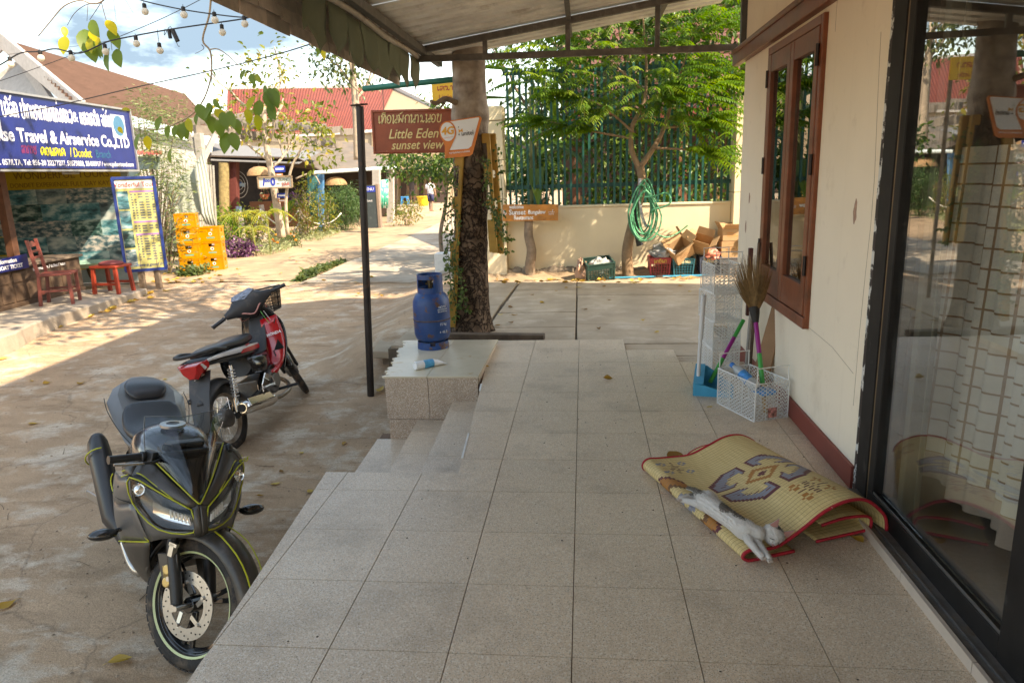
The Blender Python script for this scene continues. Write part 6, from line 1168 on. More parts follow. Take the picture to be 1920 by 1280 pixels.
def palm(label, px, py, y, n, Lf, m_):
 c = on_y(px, py, y); g = G(c.x, c.y); t = thing('palm', label, 'palm', (c.x, c.y, g)); A, D, U, S_ = [], [], [], []; m = MB()
 for k in range(n):
  a = 2.4*k+.3; d = V(math.cos(a), math.sin(a), rng.uniform(.35,.9)).normalized(); prev = []
  for i in range(15):
   f = i/14; p = c+d*Lf*f+V(0,0,-.75*Lf*f*f); prev.append(p); tg = (d+V(0,0,-1.5*f)).normalized(); s_ = tg.cross(ZU); s_ = s_.normalized() if s_.length > .05 else V(1,0,0)
   if i > 1:
    for sg in (-1,1): A.append(tuple(p)); D.append(tuple(s_*sg*.8+tg*.6-ZU*.25)); U.append((0,0,1)); S_.append(.30*Lf*(1-.6*f))
  m.tube(prev[::2], [.012,.004], 4, caps=False)
 m.tube([V(c.x, c.y, g-.03), c], [.02,.012], 6); m.build('stem', mat('palm_stalk', (.20,.22,.05),.6), t, smooth=180); leaf_mesh('frond', m_, t, A, D, U, S_, 'blade', wid=.11, droop=.1); return t
YPALM = leafmat('yellow_palm_leaf', [(0,(.16,.20,.015)),(.5,(.30,.33,.025)),(1,(.50,.42,.03))], .35)
palm('yellow green palm with arching fronds beside the pergola post', 445,405,15.4,9,.85, YPALM); palm('yellow green palm in the middle of the flower bed', 500,400,15.6,9,.8, YPALM); palm('low golden palm between the two left bollards', 475,430,15.0,8,.6, YPALM)
tp = thing('taro_plant', 'big leaved bright green plant in front of the rope posts', 'plant', on_g(532,448)); c = on_g(532,448); leaf_mesh('leaf', LGREEN, tp, [tuple(c+V(.04*k-.1,.02*k, .5+.06*k)) for k in range(6)], [(math.cos(k*1.4)*.7, math.sin(k*1.4)*.5-.2,.75) for k in range(6)], [(0,-1,.3)]*6, [.55]*6, 'oval', wid=.45); m = MB(); [m.tube([c, c+V(.04*k-.1,.02*k, .5+.06*k)], .012,5) for k in range(6)]; m.build('stem', mat('green_stem', (.15,.25,.05),.6), tp)
bol = []
for k, (px, py, pt, r, lab) in enumerate(((456,462,395,.09, 'grey log bollard with blue cap at the left of the flower bed'),(497,448,384,.08, 'log bollard second from the crates, half in shade'),(566,444,388,.09, 'thick log bollard carrying the purple flower pot'))):
 a = on_g(px, py); h_ = on_y(px, pt, a.y).z-a.z; t = thing('bollard', lab, 'bollard', a, group='rope bollards round the flower bed'); MB().tube([a-ZU*.05, a+ZU*h_*.5+V(.02,0,0), a+ZU*h_], [r, r*.92], 12).build('log', mat('weathered_log', (.36,.31,.26),.9, var=.25, vs=8, bump=.7, bs=22), t, smooth=60); bol.append(a+ZU*h_*.88)
 if k == 0: MB().cyl(a+ZU*(h_-.02), a+ZU*(h_+.12), r*.85,12).build('cap', mat('blue_grey_cap', (.13,.19,.28),.5), t, smooth=40)
ROPE = mat('white_rope', (.66,.64,.60),.8)
for i, (a, b, s_) in enumerate(((bol[0], bol[1], .5),(bol[1], bol[2], .45),(bol[1]-ZU*.3, bol[2]-ZU*.35,.5),(bol[2], bol[2]+V(1.1,.9,-.15),.4))):
 m = MB(); m.tube([a.lerp(b, f/12)+V(0,-.08,-s_*4*(f/12)*(1-f/12)) for f in range(13)], .019,7); tag(m.build('rope', ROPE, smooth=180), ['white rope sagging between the first two bollards', 'upper white rope sagging to the flower pot bollard', 'lower white rope sagging to the flower pot bollard', 'white rope running right from the flower pot bollard'][i], 'rope', 'ropes between the bollards')
a = bol[2]+ZU*.1; t = thing('flower_pot', 'pot of purple flowers on top of the thick bollard', 'plant pot', a); MB().lathe([(.08,0),(.13,.17),(.12,.17),(0,.14)], a, 14).build('pot', mat('grey_pot', (.3,.28,.27),.7), t, smooth=60); A, D, U = cluster_leaves([tuple(a+V(x, y, .3)) for x, y in ((-.12,0),(.1,.05),(0,-.1),(.18,0))], 34,.10); leaf_mesh('foliage', PURP, t, A, D, U, nrg.uniform(.06,.12, len(A)), 'diamond')
fm = MB()
for (px, py) in ((519,448),(516,462),(549,440),(552,452),(546,446),(522,464),(556,459),(513,458),(555,446)): q = on_g(px, py+6); fm.sphere(q+ZU*.22,(.04,.04,.03),7,5)
o = fm.build('marigold_flower', mat('marigold', (.75,.20,.01),.6), kind='stuff'); o['label'] = 'orange marigold flowers in the bed'
cbd = thing('chalkboard', 'standing chalkboard menu with blue header beside the street', 'sign', on_g(698,429)); a, b = on_y(690,428,21.5), on_y(703,347,21.5); MB().bx(a.x-.1, b.x+.02,21.5,21.54, a.z, b.z).build('board', mat('slate_board', (.035,.05,.055),.7, dirt=((.2,.23,.22),.6,.75,5)), cbd); MB().bx(a.x-.08, b.x, 21.49,21.5, b.z-.22, b.z-.04).build('header', BP, cbd); MB().bx(b.x+.02, b.x+.10,21.48,21.7, a.z, b.z+.03).build('side_board', mat('grey_brown_plank', (.22,.16,.12),.8), cbd); text('MENU', .13, WHL, cbd, V((a.x-.1+b.x)/2,21.489, b.z-.13),(1,0,0), ZU); text('food', .1, WHL, cbd, V((a.x-.1+b.x)/2,21.499, b.z-.5),(1,0,0), ZU)
# --- far end of the street
fb_ = thing('street_shophouse', 'beige shophouse row with dark doorways at the far end of the street', 'building', (-9,46,-.3)); BEI = mat('beige_shop_wall', (.50,.40,.28),.85, var=.12, vs=1)
poly3([on_y(690,255,46), on_y(905,250,46), on_y(905,400,46), on_y(690,400,46)], .3, 'wall', BEI, fb_)
for x0, x1 in ((752,762),(768,776),(786,794),(800,812),(820,835)): poly3([on_y(x0,312,45.6), on_y(x1,312,45.6), on_y(x1,380,45.6), on_y(x0,380,45.6)], .1, 'doorway', mat('dark_doorway', (.06,.04,.035),.8), fb_)
poly3([on_y(735,295,43), on_y(850,290,43), on_y(850,300,46), on_y(735,305,46)], .1, 'awning', mat('grey_awning', (.3,.28,.25),.8), fb_); MB().bx(on_y(740,384,43).x, on_y(850,384,43).x, 41,46,-.4, on_y(790,384,43).z).build('porch', CONC, fb_)
def boxpx(nm, label, cat, x0, x1, y0, y1, y, d, m_): a, b = on_y(x0, y1, y), on_y(x1, y0, y); return tag(MB().bx(a.x, b.x, y, y+d, a.z, b.z).build(nm, m_, bevel=.02), label, cat)
t = thing('plastic_stool', 'small blue plastic stool at the far end of the street', 'stool', on_g(760,385)); a = on_y(760,382,40); MB().bx(a.x-.2, a.x+.2,39.8,40.2, a.z+.36, a.z+.42).build('seat', mat('stool_blue', (.02,.25,.6),.4), t)
for sx in (-1,1):
 for sy in (-1,1): MB().bar((a.x+sx*.2,40+sy*.2, a.z-.05),(a.x+sx*.15,40+sy*.15, a.z+.36),.06,.06).build('leg', mat('stool_blue', (.02,.25,.6)), t)
t = thing('yellow_tub', 'yellow plastic tub beside the person in white', 'tub', on_y(794,384,38)); MB().lathe([(.26,0),(.34,.5),(.31,.5),(.24,.05),(0,.05)], on_y(794,386,38),16).build('tub_wall', mat('tub_yellow', (.7,.45,.03),.5), t, smooth=50); MB().lathe([(.34,.47),(.38,.48),(.38,.53),(.33,.53)], on_y(794,386,38),16).build('rim', mat('tub_yellow', (.7,.45,.03)), t, smooth=50)
cloth('green_banner', 'green and white banner between the white posts of the bar', [((711,338,25.6),(728,336,25.9)),((711,365,25.6),(728,364,25.9)),((711,390,25.6),(728,390,25.9))], mat('green_white_banner', (.03,.36,.25),.7, var=.2, dirt=((.7,.72,.7),.52,.58,3)))
u = thing('folded_parasol', 'folded white parasol standing at the far end of the bar', 'parasol', on_g(739,396)); a = on_g(739,392); MB().tube([a, a+ZU*.6, a+ZU*2.0, a+ZU*2.3], [.05,.22,.10,.02], 10).build('canopy', mat('parasol_white', (.7,.69,.66),.8), u, smooth=180); MB().cyl(a-ZU*.05, a+ZU*2.4,.025,8).build('pole', mat('pole_grey', (.4,.4,.4),.5), u)
bush('yellow_flower_bush', 'yellow flowering bush behind the small roadside tree', 'bush', on_g(838,400)+V(0,-8,0),(.5,.5,.5), YGREEN, 40,14,.1)
bush('potted_plant', 'leafy plant at the foot of the white bar posts', 'plant', on_g(725,402),(.35,.35,.7), YGREEN, 40,12,.11)
def person(label, base, facing, h, top, bottom, skin, hair, pose=0.):
 s = h/1.7; t = thing('person', label, 'person', base, rz=facing); sk_, tp_, bt_, hr_ = [mat(f'cloth_{abs(hash(str(q))) % 9999}_{i}', q, .8) for i, q in enumerate((skin, top, bottom, hair))]; b = MB()
 for sx in (-1,1): b.tube(smooth_path([V(sx*.09*s, .02,.90*s), V(sx*.095*s, -.03*sx*pose, .50*s), V(sx*.10*s, .02-.10*sx*pose, .09*s), V(sx*.10*s, .0-.1*sx*pose, .02*s)], 3), [.075*s, .06*s, .055*s, .05*s, .055*s, .05*s, .042*s, .036*s, .034*s, .04*s], 10); b.sphere((sx*.10*s, -.06*s-.1*sx*pose, .03*s),(.045*s, .12*s, .035*s),10,6)
 for sx in (-1,1): b.tube(smooth_path([V(sx*.19*s, 0,1.38*s), V(sx*.25*s, .01,1.12*s), V(sx*.25*s, -.07*s, .88*s), V(sx*.245*s, -.09*s, .80*s)], 3), [.05*s, .045*s, .042*s, .038*s, .036*s, .034*s, .030*s, .028*s, .034*s, .022*s], 8)
 b.tube([V(0,0,1.38*s), V(0,-.01,1.50*s)], .055*s, 10); b.sphere((0,-.01*s, 1.585*s),(.082*s, .10*s, .115*s),14,10); b.sphere((0,-.115*s, 1.575*s),(.015*s, .02*s, .02*s),6,5); b.build('body', sk_, t, local=True, smooth=180)
 m = MB(); m.tube([V(0,0,.86*s), V(0,0,1.0*s), V(0,0,1.2*s), V(0,0,1.36*s), V(0,0,1.44*s)], [.175*s, .165*s, .19*s, .19*s, .08*s], 14, flat=.62)
 for sx in (-1,1): m.tube([V(sx*.16*s, 0,1.38*s), V(sx*.235*s, .01,1.16*s)], [.075*s, .068*s], 10)
 m.build('shirt', tp_, t, local=True, smooth=180); m = MB()
 m.tube([V(0,0,.80*s), V(0,0,.92*s)], [.17*s, .17*s], 12, flat=.65)
 for sx in (-1,1): m.tube([V(sx*.09*s, .02,.88*s), V(sx*.10*s, 0,.52*s)], [.095*s, .085*s], 10)
 m.build('shorts', bt_, t, local=True, smooth=180); m = MB(); m.sphere((0,.012*s, 1.61*s),(.092*s, .105*s, .108*s),12,8); m.build('hair', hr_, t, local=True, smooth=180); return t
q = on_g(809,396); person('person in white shirt and navy shorts walking at the far end of the street', (q.x, q.y, q.z),2.9,1.66,(.75,.75,.78),(.02,.025,.08),(.32,.18,.12),(.05,.03,.02),.8)
q = on_y(773,383,41); person('person in dark grey top and shorts standing on the far porch', (q.x, 41.2, on_y(773,383,41).z),.2,1.6,(.06,.05,.05),(.10,.08,.07),(.22,.12,.08),(.02,.015,.01))
wl = MB(); a, b = on_g(826,512), on_g(850,508); wl.bx(a.x-.1, b.x+.6, a.y, a.y+.3,-.4,.12); tag(wl.build('white_block', mat('whitewashed_block', (.72,.70,.66),.8), bevel=.015), 'whitewashed masonry block behind the vines of the big trunk', 'block')
# wooded backdrop closing the street
for k in range(22):
 x = -60+5.2*k; C_ = shell((x+rng.uniform(-2,2),72+rng.uniform(-6,6),2.2),(4.2,3,3.0+rng.random()*1.6),60); A, D, U = cluster_leaves(C_, 12,.7)
 if k == 0: AA, DD, UU = A, D, U
 else: AA, DD, UU = np.vstack([AA, A]), np.vstack([DD, D]), np.vstack([UU, U])
o = leaf_mesh('treeline', DGREEN, None, AA, DD, UU, nrg.uniform(.6,1.2, len(AA)), 'diamond', kind='stuff'); o['label'] = 'dark green treeline behind the village roofs'
# --- string lights, cables and the twigs hanging into the top left
CAB = mat('black_cable', (.02,.02,.022),.6); BUL = mat('frosted_bulb', (.88,.82,.70),.35, var=.04, trans=.4); yl_ = 2.75
def cable(label, pts, r, y, nm='cable', cat='cable'):
 m = MB(); m.tube(smooth_path([on_y(x, yy, y if not isinstance(y, tuple) else y[0]+(y[1]-y[0])*i/(len(pts)-1)) for i, (x, yy) in enumerate(pts)], 5), r, 6); return tag(m.build(nm, CAB, smooth=180), label, cat)
cable('black light string crossing the sky from the left edge to the eave', [(-60,150),(0,122),(38,100),(75,97),(105,92),(150,100),(200,79),(250,68),(310,57),(370,48),(460,35),(492,24)], .0045, yl_); cable('upper black light string running down to the eave corner', [(230,-16),(262,0),(330,16),(400,27),(462,33),(490,26)], .004, yl_-.1)
cable('thin cable slanting up across the blue sign', [(-80,240),(0,219),(100,200),(250,165),(400,132),(520,102),(585,82)], .005,(5.4,4.2)); cable('thin grey cable rising steeply at the top left', [(-50,165),(0,152),(150,98),(270,50),(340,18),(390,-8)], .003,4.6); cable('hairline cable in front of the brown roof', [(-40,106),(0,104),(150,86),(230,72)], .0018,4.8)
BLAB = {(272,22): 'upper string bulb nearest the hanging twigs', (345,28): 'second bulb of the upper string, counted from the twigs', (403,38): 'upper string bulb beside the pale hanging branch', (459,45): 'last bulb under the shingle eave corner', (20,121): 'bulb low at the left edge before the white barge board', (77,109): 'bulb hanging before the foot of the brown roof ridge', (134,109): 'bulb just below the yellow hanging leaf', (198,97): 'bulb hanging in front of the green leaf cluster', (256,82): 'bulb right of the leaf cluster on the lower string', (300,95): 'bulb dangling lowest on a long lead', (417,61): 'lower string bulb right of the pale branch'}
for (px, py, d) in ((272,22,-.1),(345,28,-.1),(403,38,-.1),(459,45,-.1),(20,121,0),(77,109,0),(134,109,0),(198,97,0),(256,82,0),(300,95,0),(417,61,0)):
 c = on_y(px, py, yl_+d); t = thing('string_bulb', 'white globe '+BLAB[(px, py)].replace('bulb', 'bulb', 1), 'bulb', c, group='globe bulbs of the light strings'); MB().sphere(c, .0225,14,10).build('globe', BUL, t, smooth=180); MB().lathe([(.010,.018),(.0125,.022),(.0125,.045),(.008,.048)], c, 10).build('socket', CAB, t, smooth=40)
 MB().cyl(c+ZU*.045, c+ZU*(.06 if px != 300 else .13),.002,4).build('lead', CAB, t)
m = MB(); c = on_y(322,66, yl_); m.tube([c+V(-.015,0,.03), c+V(-.012,0,-.02)], .012,8); m.tube([c+V(.01,0,.03), c+V(.035,0,-.04)], .015,8); m.tube(smooth_path([c+V(-.04,0,.04), c+V(-.05,0,0), c+V(0,0,.05), c+V(.03,0,-.06), c+V(.045,0,-.07)], 4),.002,5); tag(m.build('taped_plug', CAB, smooth=60), 'taped black plug joint on the light string', 'plug')
TWB = mat('pale_twig', (.33,.24,.15),.8, var=.2); TWD = mat('dark_twig', (.10,.07,.05),.8)
LFY = leafmat('hanging_leaf', [(0,(.10,.17,.025)),(.45,(.18,.25,.04)),(.75,(.38,.38,.04)),(1,(.70,.54,.02))], .55)
def big_leaf(c, px, L_, tint, parent, yy):
 """one hanging leaf, tip towards the pixel direction px from its stalk"""
 d = (RT*px[0]-UP*px[1]).normalized(); s_ = d.cross(-FW).normalized(); n = s_.cross(d); w_ = rng.uniform(.46,.58); tw_ = rng.uniform(-.7,.7); s_ = s_*math.cos(tw_)+n*math.sin(tw_); n = s_.cross(d); rows = []
 for i, (f, h_) in enumerate(((0,.04),(.1,.55),(.28,.95),(.48,1.),(.68,.82),(.86,.42),(1.0,.03))): p = c+d*L_*f+n*(.10*L_*math.sin(f*2.6)); rows.append([p-s_*w_*L_/2*h_+n*.05*L_*h_, p, p+s_*w_*L_/2*h_+n*.05*L_*h_])
 b = MB(); b.t = tint; b.grid(rows); b.tint[0] = min(1, tint+.02); o = b.build('hanging_leaf', LFY, parent, smooth=180); return o
def branch(label, paths, leaves, y):
 P0_ = on_y(*paths[0][0][0], y); t = thing('overhanging_branch', label, 'branch', P0_)
 for pts, r in paths: MB().tube(smooth_path([on_y(px, py, y+.02*i) for i, (px, py) in enumerate(pts)], 4), [r, r*.5], 6).build('bough' if r > .004 else 'twig', TWB if r > .004 else TWD, t, smooth=180)
 for (px, py, dx, dy, sz, tn) in leaves: c = on_y(px, py, y+rng.uniform(-.08,.08)); big_leaf(c, (dx, dy), sz/ (FPX/((c-CAM).dot(FW))), tn, t, y)
branch('bare twig with a cluster of large green and yellow leaves at the top left', [([(205,-10),(188,5),(170,7),(150,1),(120,12),(95,40),(72,68)], .006),([(178,7),(160,10),(140,25),(126,48)], .003),([(190,3),(194,20),(205,60),(210,95)], .003),([(165,8),(163,40)], .0025),([(193,0),(180,20),(168,38)], .003),([(213,0),(218,40)], .002),([(235,0),(250,25)], .0015)],
       [(123,68,-.1,1,36,.78),(120,50,.1,1,22,.85),(158,55,.25,1,62,.15),(170,38,.5,.9,38,.35),(168,58,.6,.8,30,.95),(168,72,.2,1,30,.8),(170,85,.3,1,36,.25),(188,78,.2,.9,32,.30),(200,38,.55,.9,36,.97),(205,56,.45,.9,44,.3),(205,90,.05,1,46,.2),(218,92,.3,1,38,.28),(186,85,.2,1,26,.2),(184,70,.3,1,30,.9)], 3.0)
branch('long pale hanging branch with green leaves in front of the pergola', [([(396,-10),(392,30),(380,75),(394,96),(397,130),(392,160),(380,190),(360,215),(330,232),(300,243),(262,240)], .008),([(394,93),(410,93),(432,108),(455,130),(485,140)], .005),([(378,84),(382,92),(366,101)], .003),([(397,140),(396,160),(392,190)], .003),([(384,185),(400,190)], .003),([(454,130),(440,165)], .002)],
       [(302,218,-.2,1,30,.35),(262,250,-.1,1,34,.4),(275,255,.2,1,28,.95),(320,278,.1,1,30,.5),(316,235,.0,1,26,.3),(338,232,.1,1,32,.35),(346,228,.2,1,36,.3),(352,222,.3,1,30,.8),(370,195,.5,1,40,.25),(392,192,.0,1,26,.2),(400,186,.5,.6,24,.25),(403,205,.7,.8,36,.85),(398,218,.0,1,34,.3),(408,225,.2,1,36,.25),(416,210,.3,1,38,.3),(430,208,.3,1,36,.35),(440,222,.3,1,34,.3),(425,248,-.1,1,42,.22),(434,248,.3,1,38,.25),(395,200,-.4,1,28,.3),(385,205,.1,1,30,.2),(460,130,-.3,1,24,.4),(470,138,.4,1,26,.3),(478,140,.6,.7,22,.6),(462,205,.2,1,30,.8),(372,210,-.1,1,26,.3),(330,235,-.1,1,24,.3),(228,205,.9,.2,18,.8),(222,238,.4,.6,16,.9)], 3.4)
branch('short twig with broad dark green leaves in front of the red roof', [([(535,120),(525,145),(508,160)], .003),([(580,85),(640,130),(655,155),(680,180)], .004)], [(495,160,.5,.9,30,.1),(498,172,.3,1,40,.08),(505,165,.4,1,44,.12),(512,190,.0,1,40,.06),(488,188,-.2,1,36,.22),(478,180,-.4,1,34,.8),(512,165,.5,.8,26,.5),(505,195,.4,1,34,.15),(474,205,-.3,1,30,.7),(482,215,.05,1,32,.75),(608,88,.1,1,26,.95),(602,82,-.3,1,24,.3)], 3.9)
# --- motorcycles (x forward, y to the rider's left, z up, ground at 0)
def xf(mb, M): mb.v = [tuple(M @ Vector(p)) for p in mb.v]; return mb
def rot_about(p, axis, ang): p = Vector(p); return Matrix.Translation(p) @ Matrix.Rotation(ang, 4, Vector(axis)) @ Matrix.Translation(-p)
def curve(pts, n=9):
 P = smooth_path([V(*p) for p in pts], 8); L_ = [0]
 for a, b in zip(P, P[1:]): L_.append(L_[-1]+(b-a).length)
 out = []
 for i in range(n):
  t = L_[-1]*i/(n-1); k = next((j for j in range(len(L_)-1) if L_[j+1] >= t-1e-9), len(L_)-2); f = (t-L_[k])/max(1e-9, L_[k+1]-L_[k]); out.append(P[k].lerp(P[k+1], f))
 return out
def patch(mb, c1, c2, nu=9, nv=6, bulge=(0,0,0), mirror=False):
 bulge = Vector(bulge)
 for s in ((1,-1) if mirror else (1,)):
  A, B = curve(c1, nu), curve(c2, nu); rows = []
  for j in range(nv+1):
   f = j/nv; rows.append([(a.lerp(b, f)+bulge*4*f*(1-f)*(.35+.65*math.sin(math.pi*i/(nu-1)))) for i, (a, b) in enumerate(zip(A, B))])
  rows = [[V(p.x, p.y*s, p.z) for p in r] for r in rows]
  if s < 0: rows = rows[::-1]
  mb.grid(rows)
 return mb
def sym_tube(mb, pts, r, n=6, both=True, k=4):
 for s in ((1,-1) if both else (1,)): mb.tube(smooth_path([V(a, b*s, c) for a, b, c in pts], k), r, n)
 return mb
def ring(mb, c, prof, n=40): return mb.lathe([(r, h) for r, h in prof]+[prof[0]], c, n, ax=(0,1,0), caps=False)
RUB = mat('tyre_rubber', (.028,.025,.023),.85, var=.3, vs=12, bump=.5, bs=70, dirt=((.17,.12,.08),.50,.72,9)); MBLK = mat('matt_black_paint', (.018,.018,.019),.42, var=.2); GBLK = mat('gloss_black_plastic', (.014,.014,.015),.18, var=.2, coat=.5, dirt=((.06,.05,.04),.62,.85,7))
GUN = mat('matt_gunmetal', (.060,.053,.046),.40, metal=.35, var=.12, vs=3, coat=.08, dirt=((.17,.13,.095),.56,.85,5)); GUN2 = mat('grey_satin_panel', (.135,.13,.125),.36, metal=.3, var=.06, coat=.2); LIME = mat('lime_pinstripe', (.42,.43,.02),.45, var=.05); CHR = mat('chrome', (.70,.68,.65),.12, metal=1, var=.06, dirt=((.35,.27,.2),.6,.8,12)); GOLDM = mat('gold_caliper', (.55,.40,.17),.38, metal=.8); STEEL = mat('brushed_steel', (.48,.46,.43),.3, metal=.9, var=.1, vs=20); VIN = mat('black_vinyl', (.022,.023,.026),.38, var=.2, vs=6, bump=.12, bs=120)
ENG = mat('grey_cast_metal', (.17,.16,.15),.5, metal=.6, var=.3, vs=15, dirt=((.16,.11,.07),.5,.75,9), bump=.3, bs=40)
SMOKE = glassmat('smoke_screen', (.62,.66,.68), refl=.9); LENS = glassmat('lamp_lens', (.93,.95,.95))
def tyre_wheel(par, nm, c, r, w_, rim_m, M=None, spokes=None, stripe=None, lug=0):
 b = MB(); q = w_/2; ring(b, c, [(r-.075,-q*.72),(r-.055,-q),(r-.03,-q*.98),(r-.010,-q*.72),(r, -q*.25),(r, q*.25),(r-.010, q*.72),(r-.03, q*.98),(r-.055, q),(r-.075, q*.72)], 56)
 if lug:
  for k in range(lug):
   a = 2*math.pi*k/lug
   for s in (-1,1):
    e = V(math.cos(a+.03*s),0, math.sin(a+.03*s)); t_ = V(-e.z, 0, e.x); b.box(Vector(c)+e*(r-.003)+V(0, s*q*.42,0),(.007, q*.5,.034), M=Matrix((e, V(0,1,0), t_)).transposed())
 if M: xf(b, M)
 t = b.build(nm, RUB, par, local=True, smooth=40); b = MB(); ring(b, c, [(r-.078,-q*.62),(r-.062,-q*.74),(r-.058,-q*.60),(r-.085,-q*.45),(r-.095,0),(r-.085, q*.45),(r-.058, q*.60),(r-.062, q*.74),(r-.078, q*.62),(r-.10,0)], 56)
 if M: xf(b, M)
 b.build('rim', rim_m, t, local=True, smooth=50)
 if stripe:
  b = MB()
  for s in (-1,1): ring(b, c, [(r-.072, s*q*.9),(r-.064, s*q*1.03),(r-.062, s*q*1.0),(r-.070, s*q*.86)], 56)
  if M: xf(b, M)
  b.build('rim_stripe', stripe, t, local=True, smooth=50)
 return t
# ---- sport motorcycle
HD = R(-49); gx, gy = -2.156,1.178
SB = thing('sport_motorcycle', 'dark grey sport motorcycle with lime pinstripes parked front wheel against the terrace', 'motorcycle', (gx, gy, -.60), rot=(R(-7),0, HD))
FA = V(.68,0,.292); AX = V(-.42,0,.91).normalized(); SA = V(.66,0,.29); MS = rot_about(SA, AX, R(32))
WH = tyre_wheel(SB, 'front_wheel', FA, .292,.092, GBLK, MS, stripe=mat('pale_lime_stripe', (.62,.68,.36),.4), lug=44)
b = MB()
for k in range(3):
 for d in (-.13,.13):
  a = 2*math.pi*k/3+.5; e = V(math.cos(a+d*.25),0, math.sin(a+d*.25)); f = V(math.cos(a+d),0, math.sin(a+d)); b.bar(FA+e*.04, FA+f*.205,.022,.016, up=(0,1,0))
b.cyl(FA-V(0,.06,0), FA+V(0,.06,0),.034,16); xf(b, MS).build('spoke_casting', GBLK, WH, local=True, bevel=.003)
b = MB(); ring(b, FA, [(.148,-.064),(.148,-.059),(.108,-.059),(.108,-.064)], 48); xf(b, MS).build('brake_disc', STEEL, WH, local=True, smooth=40)
b = MB()
for k in range(36): a = 2*math.pi*k/36; rr = (.116,.128,.139)[k % 3]; b.cyl(FA+V(rr*math.cos(a),-.0655, rr*math.sin(a)), FA+V(rr*math.cos(a),-.0638, rr*math.sin(a)),.0038,6)
o = xf(b, MS).build('disc_holes', mat('hole_black', (.01,.01,.01),.8), WH, local=True, kind='stuff')
b = MB()
for k in range(5): a = 2*math.pi*k/5+.3; e = V(math.cos(a),0, math.sin(a)); b.bar(FA+e*.05+V(0,-.055,0), FA+V(math.cos(a+.35),0, math.sin(a+.35))*.112+V(0,-.062,0),.020,.006, up=(0,1,0)); b.cyl(FA+V(math.cos(a+.35),0, math.sin(a+.35))*.100+V(0,-.072,0), FA+V(math.cos(a+.35),0, math.sin(a+.35))*.100+V(0,-.058,0),.008,8)
ring(b, FA, [(.112,-.0645),(.112,-.060),(.096,-.060),(.096,-.0645)], 40); xf(b, MS).build('disc_carrier', STEEL, WH, local=True)
b = MB()
for s in (-1,1): b.tube([FA+V(-.02, s*.095,-.02), FA+AX*.10+V(-.02, s*.095,0), FA+AX*.30+V(-.02, s*.095,0)], [.024,.028,.027], 12); b.cyl(FA+AX*.29+V(-.02, s*.095,0), FA+AX*.64+V(-.02, s*.095,0),.020,12)
xf(b, MS).build('fork', MBLK, SB, local=True, smooth=50); b = MB(); b.cyl(FA+V(0,-.13,0), FA+V(0,.13,0),.012,12); b.cyl(FA+V(-.02,-.128,-.005), FA+V(-.02,-.112,-.005),.017,8); xf(b, MS).build('axle', STEEL, SB, local=True, smooth=40)
b = MB(); cq = FA+V(-.115,-.085,.105); b.box(cq, (.05,.04,.10), M=Matrix.Rotation(R(-25),3, 'Y')); b.cyl(cq+V(.0,-.028,.026), cq+V(0,.0,.026),.024,12); b.cyl(cq+V(.012,-.028,-.026), cq+V(.012,0,-.026),.024,12); xf(b, MS).build('brake_caliper', GOLDM, SB, local=True, bevel=.006); b = MB(); b.tube(smooth_path([cq+V(0,-.01,.05), cq+V(.0,-.02,.14), cq+V(-.02,.0,.3), cq+V(-.05,.03,.5)], 4),.006,6); xf(b, MS).build('brake_hose', MBLK, SB, local=True); b = MB(); b.bx(FA.x-.115, FA.x-.09,-.125,-.10,.49,.545); b.bx(FA.x-.12, FA.x-.075,-.125,-.11,.535,.55); xf(b, MS).build('hose_bracket', STEEL, SB, local=True)
def fender(M, c, r, wd, a0, a1, n=16):
 b = MB(); rows = []
 for i in range(n+1):
  a = a0+(a1-a0)*i/n; e = V(math.cos(a),0, math.sin(a)); tp = 1-.35*abs(2*i/n-1)**2.5; rows.append([c+e*(r-.055*abs(s)**2.2)+V(0, s*wd*tp, 0) for s in (-1,-.75,-.45,0,.45,.75,1)])
 b.grid(rows); return xf(b, M) if M else b
fender(MS, FA, .345,.082, R(2), R(170)).build('front_fender', GUN, SB, local=True, smooth=60, solid=.004)
for s in (-1,1):
 b = MB(); b.prism([(-.045,.20),(.085,.235),(.075,.11),(.02,.055),(-.03,.07)], FA+V(-.07, s*.105,0), V(1,0,0), AX, V(0, s, 0) if s < 0 else V(0,1,0),.012); xf(b, MS).build('fender_side_plate', GUN, SB, local=True, bevel=.005); b = MB(); q = FA+V(-.09, s*.112,.1); b.cyl(q, q+V(0, s*.006,0),.011,10); xf(b, MS).build('fender_bolt', STEEL, SB, local=True)
b = MB()
for s in (-1,1): b.tube([FA+V(math.cos(a)*.347, s*.055*(1-.3*abs(2*(a-R(20))/R(90)-1)), math.sin(a)*.347) for a in [R(20+9*i) for i in range(11)]], .0035,5)
xf(b, MS).build('fender_pinstripe', LIME, SB, local=True)
